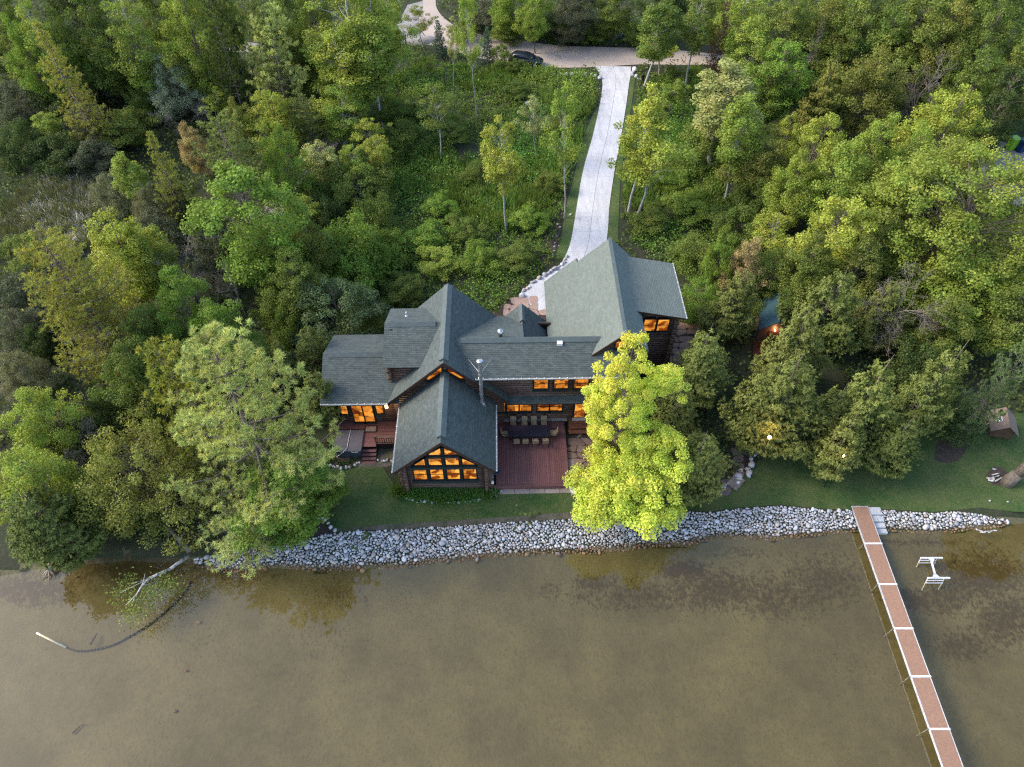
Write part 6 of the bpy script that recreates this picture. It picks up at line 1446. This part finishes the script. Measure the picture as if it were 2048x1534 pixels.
# satellite dish on the corner post
sd = empty('satellite_dish', hw(-0.95, 28.55, 0), HYAW, 'blue grey satellite dish on a post at the right corner of the gable', 'satellite dish')
MAT['dish'] = M('blue_grey_dish', (.075, .105, .16), None, 4, .5, .05)
b = MB(); prof = [(.62 * q, -.14 + .14 * q * q * 1.0 + 0) for q in (.02, .35, .6, .8, 1.0)]
vs = []; fs = []; n = 20; tilt = Matrix.Rotation(math.radians(-32), 3, 'X')
for rr, zz in prof + [(p_[0], p_[1] - .02) for p_ in prof[::-1]]:
    for i in range(n): vs.append(tuple(tilt @ Vector((rr * math.cos(2 * math.pi * i / n), rr * .85 * math.sin(2 * math.pi * i / n), zz)) + Vector((0, 0, 1.85))))
for k in range(9): fs += [(k * n + i, k * n + (i + 1) % n, (k + 1) * n + (i + 1) % n, (k + 1) * n + i) for i in range(n)]
b.add(vs, fs); b.build('reflector', MAT['dish'], sd, True)
b = MB(); b.tube((0, .1, 0), (0, .1, 1.75), .05, .05, 8); b.build('post', MAT['darksteel'], sd)
b = MB(); b.tube((0, -.1, 1.5), (.02, -.55, 1.30), .025, .025, 6); b.box(-.09, .09, -.66, -.5, 1.22, 1.38); b.build('feed_horn', MAT['white'], sd)
b = empty('shore_plank', tuple(G(990, 985)), 0, 'grey leaning plank at the right end of the lily bed', 'plank'); m = MB(); m.bar((-.1, .5, .05), (.12, -.5, .12), .12, .04); m.build('board', MAT['twig'], b)

# ------------------------------------------------------------------ car on the gravel road
MAT['car'] = M('dark_blue_paint', (.010, .014, .022), None, 4, .22, .0, spec=.6, rnd=0); MAT['carglass'] = M('car_glass', (.02, .028, .035), None, 4, .06, .0, spec=.9, rnd=0)
MAT['rubber'] = M('tyre_rubber', (.012, .012, .012), None, 4, .8); MAT['headlamp'] = M('headlamp_glass', (.55, .60, .65), None, 4, .1, .0, spec=.8)
cb_ = G(1052, 128); car = empty('parked_car', (cb_[0], cb_[1], .02), math.radians(-14), 'dark blue car parked on the gravel road behind the bushes', 'car')
def loft(b, secs, mi=0, ends=True):
    n = len(secs[0]); vs = [p for s_ in secs for p in s_]; fs = []
    for k in range(len(secs) - 1): fs += [(k * n + i, k * n + (i + 1) % n, (k + 1) * n + (i + 1) % n, (k + 1) * n + i) for i in range(n)]
    if ends: fs += [tuple(range(n - 1, -1, -1)), tuple(range((len(secs) - 1) * n, len(secs) * n))]
    b.add(vs, fs, mi)
def sec(x, w, z0, z1, wt): return [(x, -w * .95, z0), (x, w * .95, z0), (x, w, z0 + (z1 - z0) * .45), (x, wt, z1 - .05), (x, wt * .8, z1), (x, -wt * .8, z1), (x, -wt, z1 - .05), (x, -w, z0 + (z1 - z0) * .45)]
b = MB(); loft(b, [sec(-2.25, .70, .45, .80, .62), sec(-2.10, .86, .28, 1.0, .80), sec(-1.2, .90, .24, 1.02, .84), sec(.6, .90, .24, 1.0, .84), sec(1.5, .88, .24, .92, .80), sec(2.1, .80, .28, .78, .68), sec(2.28, .62, .42, .66, .5)]); b.build('body', MAT['car'], car, True)
b = MB(); loft(b, [sec(-2.0, .74, .96, 1.10, .66), sec(-1.5, .76, .98, 1.46, .60), sec(-.3, .78, .98, 1.52, .62), sec(.25, .77, .98, 1.46, .60), sec(1.15, .74, .93, 1.0, .68)]); cabin = b.build('cabin', MAT['car'], car, True)
b = MB(); b.add([(.30, -.58, 1.44), (.30, .58, 1.44), (1.10, .66, 1.035), (1.10, -.66, 1.035)], [(0, 3, 2, 1)]); b.build('windscreen', MAT['carglass'], car)
for sy in (-1, 1):
    b = MB(); y = sy * .785; b.add([(-1.6, y, 1.06), (.75, y, 1.06), (.2, y * .86, 1.38), (-1.4, y * .86, 1.38)], [(0, 1, 2, 3)]); b.build('side_window', MAT['carglass'], car)
    b = MB(); b.box(.70, .86, sy * .92 - .09, sy * .92 + .09, 1.0, 1.13, 0, .03); b.build('mirror', MAT['car'], car)
    b = MB(); b.add([(2.02, sy * .74, .70), (2.22, sy * .55, .66), (2.10, sy * .50, .775), (1.88, sy * .70, .82)][::-sy], [(0, 1, 2, 3)]); b.build('headlight', MAT['headlamp'], car)
    for x in (-1.38, 1.42):
        b = MB(); b.tube((x, sy * .90, .33), (x, sy * .70, .33), .335, .335, 18); w_ = b.build('wheel', MAT['rubber'], car); b = MB(); b.tube((x, sy * .915, .33), (x, sy * .88, .33), .21, .22, 14); b.build('rim', MAT['alu'], w_)
b = MB(); b.box(2.18, 2.29, -.36, .36, .47, .60); b.build('grille', MAT['blackmetal'], car)
# ------------------------------------------------------------------ small things by the road and on the right
MAT['binlime'] = M('lime_plastic', (.20, .42, .03), None, 4, .5); MAT['binblue'] = M('blue_plastic', (.015, .045, .16), None, 4, .5)
for px, py, mt, l in ((2018, 299, 'binlime', 'lime green wheeled bin on the gravel pad at the right edge'), (2038, 303, 'binblue', 'dark blue wheeled bin right of the lime green one')):
    q = G(px, py); o = empty('wheeled_bin', tuple(q), .3, l, 'bin', 'wheeled bins on the gravel pad'); b = MB(); vs = [(-.34, -.34, .06), (.34, -.34, .06), (.34, .34, .06), (-.34, .34, .06), (-.45, -.45, 1.45), (.45, -.45, 1.45), (.45, .45, 1.45), (-.45, .45, 1.45)]
    b.add(vs, [(3, 2, 1, 0), (4, 5, 6, 7), (0, 1, 5, 4), (1, 2, 6, 5), (2, 3, 7, 6), (3, 0, 4, 7)]); b.build('body', MAT[mt], o); b = MB(); b.box(-.49, .49, -.5, .48, 1.455, 1.56, 0, .04); b.build('lid', MAT[mt], o)
    for sx in (-1, 1): b = MB(); b.tube((sx * .36, .36, .14), (sx * .28, .36, .14), .14, .14, 10); b.build('wheel', MAT['rubber'], o)
q = G(1236, 76); o = empty('utility_box', tuple(q), .05, 'grey green utility box in the verge beyond the road', 'utility box'); MAT['utility'] = M('utility_green', (.16, .21, .19), None, 4, .5); b = MB(); b.box(-.6, .6, -.45, .45, 0, .75, 0, .04); b.build('cabinet', MAT['utility'], o); b = MB(); b.box(-.56, -.2, -.47, -.452, .2, .55); b.build('label_plate', MAT['white'], o)
q = G(1218, 77); o = empty('marker_post', tuple(q), 0, 'short white marker post left of the utility box', 'post'); b = MB(); b.tube((0, 0, 0), (0, 0, .9), .11, .11, 10); b.build('post', MAT['white'], o); b = MB(); b.lathe((0, 0, .9), [(.13, 0), (.13, .05), (.04, .09)], 10); b.build('post_cap', MAT['gutter'], o)
q = G(813, 95); o = empty('marker_post', tuple(q), 0, 'thin dark post at the edge of the gravel shoulder', 'post'); b = MB(); b.tube((0, 0, 0), (0, 0, 1.7), .09, .09, 8); b.build('post', MAT['frame'], o); b = MB(); b.lathe((0, 0, 1.7), [(.10, 0), (.10, .05), (.02, .09)], 8); b.build('post_cap', MAT['frame'], o)
pile = link('gravel_pile', np_mesh('gravel_pile', *(lambda V, F: (V * [3.2, 2.0, 1.6], F))(*rock(301, 3, .5, .1)), MAT['gravel_grey'], None, True)); q = G(838, 82); pile.location = (q[0], q[1], -.1); tag(pile, 'pale heap of gravel beside the road bend', 'gravel heap')
# dark figure at the drive corner
MAT['cloth'] = M('dark_clothes', (.012, .012, .014), None, 4, .9); MAT['skin'] = M('skin', (.42, .27, .20), None, 4, .6)
q = G(1284, 172); pe = empty('person', tuple(q), .3, 'person in dark clothes standing beside the driveway corner tree', 'person')
vs = [(0, 0, .95), (0, 0, 1.2), (0, .01, 1.42), (0, .0, 1.53), (0, .02, 1.66), (.11, 0, .88), (.13, .03, .48), (.14, 0, .06), (.14, .14, .03), (-.11, 0, .88), (-.14, -.03, .48), (-.16, -.08, .06), (-.16, .06, .03), (.20, 0, 1.40), (.27, -.03, 1.12), (.26, .06, .88), (-.20, 0, 1.40), (-.28, -.02, 1.12), (-.27, .08, .88)]
es = [(0, 1), (1, 2), (2, 3), (3, 4), (0, 5), (5, 6), (6, 7), (7, 8), (0, 9), (9, 10), (10, 11), (11, 12), (2, 13), (13, 14), (14, 15), (2, 16), (16, 17), (17, 18)]
rd = [.15, .14, .16, .06, .10, .10, .075, .05, .045, .10, .075, .05, .045, .07, .05, .038, .07, .05, .038]
me = bpy.data.meshes.new('body'); me.from_pydata(vs, es, []); me.materials.append(MAT['cloth']); po = link('body', me, pe)
sk = po.modifiers.new('skin', 'SKIN'); po.modifiers.new('sub', 'SUBSURF').levels = 1
for i, rr in enumerate(rd): me.skin_vertices[0].data[i].radius = (rr, rr * .8)
me.skin_vertices[0].data[0].use_root = True
b = MB(); b.lathe((0, .03, 1.56), [(.03, .0), (.08, .05), (.095, .12), (.085, .19), (.04, .23)], 12); b.build('head', MAT['skin'], pe, True); b = MB(); b.lathe((0, .015, 1.66), [(.10, .0), (.10, .06), (.07, .12), (.02, .145)], 12); b.build('hair', MAT['cloth'], pe, True)

# cabin among the cedars
cq = G(1538, 690); cab = empty('cabin', (cq[0], cq[1], 0), math.radians(-14), 'small dark cabin with blue green metal roof glowing between the cedars', 'cabin')
MAT['metalroof'] = M('blue_green_metal', (.030, .070, .085), (.024, .056, .07), 2, .45, .1); MAT['redwood'] = M('dark_red_boards', (.060, .016, .010), (.04, .011, .008), 2, .7, .2, stretch=(6, .5, 1))
for sx in (-1, 1):
    b = MB(); vs = [(sx * 1.9, -.6, 2.75), (sx * 1.9, 4.6, 2.75), (0, 4.6, 4.5), (0, -.6, 4.5)]; b.add(vs + [(x_, y_, z_ - .1) for x_, y_, z_ in vs], [(0, 1, 2, 3), (7, 6, 5, 4), (0, 4, 5, 1), (1, 5, 6, 2), (2, 6, 7, 3), (3, 7, 4, 0)]); b.build('roof', MAT['metalroof'], cab)
    b = MB(); b.box(sx * 1.55 - .08, sx * 1.55 + .08, 0, 4.3, 0, 2.9); b.build('wall', MAT['log'], cab)
b = MB(); b.box(-1.5, 1.5, .1, .25, 0, 2.9); b.add([(-1.6, .1, 2.9), (1.6, .1, 2.9), (0, .1, 4.35)], [(0, 1, 2)]); b.build('wall', MAT['log'], cab)
for i in range(12): b = MB(); b.box(-1.9 + i * .32, -1.9 + i * .32 + .30, -2.4, -.02, .2, .25); b.build('deck_board', MAT['redwood'], cab)
b = MB(); b.box(-.6, .6, .06, .098, .3, 2.2); dd = b.build('door', MAT['redwood'], cab); b = MB(); b.lathe((.0, -.05, 2.45), [(.05, .0), (.09, .08), (.05, .16)], 8); b.build('lamp', MAT['bulb'], cab)
pl = bpy.data.lights.new('cabin_lamp', 'POINT'); pl.energy = 14; pl.color = (1, .5, .2); pl.shadow_soft_size = .1; o = bpy.data.objects.new('cabin_lamp', pl); COL.objects.link(o); o.parent = cab; o.location = (0, -.25, 2.5)
cab.scale = (.74, .74, .74)
# path lamp, flag, path, playhouse
def lamp_post(px, py, dy, e, label, ls=1.0):
    q = atY(px, py, G(px, py + dy)[1]); o = empty('path_lamp', (q[0], q[1], 0), 0, label, 'lamp', 'path lamps under the cedars'); b = MB(); b.tube((0, 0, 0), (0, 0, q[2] - .1), .035, .03, 8); b.build('post', MAT['blackmetal'], o); b = MB(); b.lathe((0, 0, q[2] - .1), [(.07 * ls, 0), (.13 * ls, .12), (.08 * ls, .24), (.02, .28)], 12); b.build('lantern', MAT['bulb'], o)
    pl = bpy.data.lights.new('path_lamp_light', 'POINT'); pl.energy = e; pl.color = (1, .55, .22); pl.shadow_soft_size = .12; l = bpy.data.objects.new('path_lamp_light', pl); COL.objects.link(l); l.location = (q[0], q[1] + .35, q[2] + .1); return o, q
LAMPS = [lamp_post(1539, 875, 80, 50, 'glowing path lamp in front of the widest cedar')[1], lamp_post(1687, 912, 62, 4, 'tiny glowing lamp at the foot of the right cedars', .4)[1]]
fl_ = G(1476, 868); flag_o = empty('flag', (fl_[0], fl_[1], 0), .6, 'small faded striped flag on a slanted pole between the cedars', 'flag'); b = MB(); b.tube((0, 0, 0), (-.5, .1, 2.4), .025, .02, 6); b.build('pole', MAT['white'], flag_o)
MAT['flagred'] = M('faded_red', (.36, .10, .08), None, 3, .9); MAT['flagwhite'] = M('faded_white', (.55, .50, .46), None, 3, .9)
for i in range(7):
    u0, u1 = i / 7, (i + 1) / 7; w0 = .05 * math.sin(i * 1.3); w1 = .05 * math.sin(i * 1.3 + 1.3)
    b = MB(); P_ = lambda u, v, w: (-.5 - .55 * u + .2 * v, .1 + w, 2.38 - .9 * v - .1 * u); b.add([P_(u0, 0, w0), P_(u1, 0, w1), P_(u1, 1, w1), P_(u0, 1, w0)], [(0, 1, 2, 3)]); b.build('stripe', MAT['flagred' if i % 2 == 0 else 'flagwhite'], flag_o)
pathp = [tuple(G(x, y)[:2]) for x, y in [(1440, 985), (1462, 955), (1468, 920), (1474, 890), (1500, 878), (1512, 886), (1500, 915), (1494, 940), (1470, 962), (1455, 990)]]
stp = empty('stone_path', (0, 0, 0)); tag(stp, 'curved grey flagstone path between the front cedars', kind='structure'); MAT['greyflag'] = M('grey_flagstone', (.15, .12, .115), (.115, .09, .085), 1.5, .85, .3, .01, rnd=.12)
b = MB(); b.prism([(p_[0], p_[1], .03) for p_ in pathp], .04); b.build('joint_bed', MAT['joint'], stp); flag(stp, pathp, .7, MAT['greyflag'], .07, seed=21)
row('stone_wall', [(1468, 962), (1480, 950), (1494, 938), (1502, 920), (1506, 900), (1510, 885)], 'low curved wall of grey stones along the flagstone path', .24, .62, jit=.16, cat='stone wall')
row('stone_border', [(1440, 982), (1448, 972), (1456, 966)], 'few white stones left of the flagstone path', .13)
q = G(1470, 966); o = empty('path_step', (q[0], q[1], 0), -.75 + math.pi / 2, 'flat grey timber step at the lower end of the flagstone path', 'step')
for i in range(3): b = MB(); b.box(-.6, .6, -.45 + .3 * i, -.17 + .3 * i, .1, .2, 0, .01); b.build('board', MAT['twig'], o)
q = G(1488, 880); o = empty('garden_bench', (q[0], q[1], 0), .2, 'dark garden bench with a pale top rail at the end of the flagstone path', 'bench'); b = MB(); b.box(-.75, .75, -.25, .25, .40, .45); b.build('seat', MAT['fascia'], o); b = MB(); b.box(-.75, .75, .24, .29, .46, .88); b.build('backrest', MAT['fascia'], o); b = MB(); b.box(-.78, .78, .22, .31, .885, .95); b.build('top_rail', MAT['twig'], o)
for sx in (-1, 1): b = MB(); b.box(sx * .68 - .04, sx * .68 + .04, -.22, .22, 0, .40); b.build('leg', MAT['fascia'], o)
q = G(1993, 862); ph = empty('playhouse', (q[0], q[1], 0), math.radians(-16), 'tan playhouse with a white four pane window on the right lawn', 'playhouse')
MAT['tan'] = M('tan_boards', (.20, .145, .115), (.17, .12, .095), 2, .8, .15, rnd=.04); MAT['orangewood'] = M('orange_boards', (.10, .06, .035), None, 2, .8)
b = MB(); b.box(-.95, .95, -.9, 1.0, .15, 1.35); b.add([(-.95, -.9, 1.35), (.95, -.9, 1.35), (0, -.9, 1.95)], [(0, 1, 2)]); b.build('wall', MAT['orangewood'], ph)
for i in range(7):
    for sx in (-1, 1):
        u0, u1 = i / 7, (i + .96) / 7; f_ = lambda u: (sx * 1.25 * (1 - u), 1.20 + 1.0 * u)
        (xa, za), (xb, zb) = f_(u0), f_(u1); b = MB(); vs = [(xa, -1.25, za), (xa, 1.3, za), (xb, 1.3, zb), (xb, -1.25, zb)]; b.add(vs + [(x_, y_, z_ - .05) for x_, y_, z_ in vs], [(0, 1, 2, 3), (7, 6, 5, 4), (0, 4, 5, 1), (1, 5, 6, 2), (2, 6, 7, 3), (3, 7, 4, 0)]); b.build('roof_board', MAT['tan'], ph)
b = MB(); nx_, nz_ = .64, .77; c0 = Vector((-.62, -.1, 1.70 + .06)); ux = Vector((.62, 0, .50)).normalized(); uy = Vector((0, 1, 0))
fr_ = lambda u, v, h=0: tuple(c0 + ux * u + uy * v + Vector((-.6, 0, .78)) * h)
b.add([fr_(-.27, -.27, .03), fr_(.27, -.27, .03), fr_(.27, .27, .03), fr_(-.27, .27, .03)], [(0, 1, 2, 3)]); w_ = b.build('window', MAT['white'], ph)
for u in (-.13, .13):
    for v in (-.13, .13): b = MB(); b.add([fr_(u - .095, v - .095, .04), fr_(u + .095, v - .095, .04), fr_(u + .095, v + .095, .04), fr_(u - .095, v + .095, .04)], [(0, 1, 2, 3)]); b.build('pane', MAT['carglass'], w_)
ph.scale = (.82, .82, .82)
def bicycle(px, py, rz, label):
    q = G(px, py); o = empty('bicycle', (q[0], q[1], 0), rz, label, 'bicycle', 'bicycles by the playhouse')
    for x_ in (-.5, .5):
        b = MB(); pts_ = [(x_ + .33 * math.cos(a * math.pi / 8), 0, .34 + .33 * math.sin(a * math.pi / 8)) for a in range(17)]; b.path(pts_, .025, 5); w_ = b.build('wheel', MAT['rubber'], o); b = MB()
        for a in range(6): b.tube((x_, 0, .34), (x_ + .32 * math.cos(a), 0, .34 + .32 * math.sin(a)), .006, .006, 4)
        b.build('spokes', MAT['alu'], w_)
    b = MB(); 
    for a_, c_ in (((-.5, 0, .34), (-.1, 0, .34)), ((-.1, 0, .34), (-.2, 0, .85)), ((-.2, 0, .80), (.35, 0, .80)), ((.35, 0, .80), (-.1, 0, .34)), ((.5, 0, .34), (.33, 0, .95)), ((-.5, 0, .34), (-.2, 0, .8))): b.tube(a_, c_, .022, .022, 6)
    b.build('frame', MAT['alu'], o); b = MB(); b.box(-.33, -.08, -.07, .07, .85, .90, 0, .02); b.build('saddle', MAT['blackmetal'], o); b = MB(); b.path([(.30, -.3, .98), (.33, 0, .96), (.30, .3, .98)], .018, 6); b.build('handlebar', MAT['white'], o); return o
bicycle(1948, 858, -.9, 'bicycle leaning left of the tan playhouse'); bicycle(1957, 856, -1.2, 'second bicycle between the first one and the tan playhouse')
lg = empty('root_pile', (0, 0, 0), 0, 'pile of pale sticks and stones in the bark ring by the leaning trunk', 'wood pile')
for (x0, y0, x1, y1) in ((1978, 957, 1999, 951), (1984, 950, 2000, 946), (1976, 960, 1988, 962), (1990, 963, 2003, 955)): m = MB(); m.tube(tuple(G(x0, y0, .12)), tuple(G(x1, y1, .25)), .06, .035, 6); m.build('stick', MAT['birch'], lg)
for x, y in ((1976, 958), (1981, 962), (1986, 960), (1987, 940)): o = link('stone', ROCK_ME[(x + y) % 14], lg); g_ = G(x, y); o.location = (g_[0], g_[1], .08); o.scale = (.15, .13, .11)
for px, py, l in ((1978, 1002, 'small pale lawn marker near the right end of the lawn'), (2014, 1004, 'small metal lawn tag at the far right of the lawn')):
    q = G(px, py); o = link('lawn_marker', ROCK_ME[3]); o.location = (q[0], q[1], .06); o.scale = (.10, .08, .09); tag(o, l, 'lawn marker')
for px, py, l, rz in ((122, 1057, 'blue grey upturned hull of a small boat under the left shore trees', .9),):
    q = G(px, py); o = empty('rowing_boat', tuple(q), rz, l, 'boat'); b = MB(); s_ = lambda x_, w_, h_: [(x_, -w_, 0), (x_, -w_ * .8, h_ * .7), (x_, 0, h_), (x_, w_ * .8, h_ * .7), (x_, w_, 0)]
    loft(b, [s_(-1.5, .35, .35), s_(-.7, .6, .5), s_(.4, .6, .5), s_(1.2, .35, .42), s_(1.7, .05, .3)]); MAT['hull'] = M('grey_blue_hull', (.20, .22, .27), None, 3, .5); b.build('hull', MAT['hull'], o, True); b = MB(); b.bar((-1.4, 0, .42), (1.4, 0, .5), .06, .05); b.build('keel', MAT['white'], o)
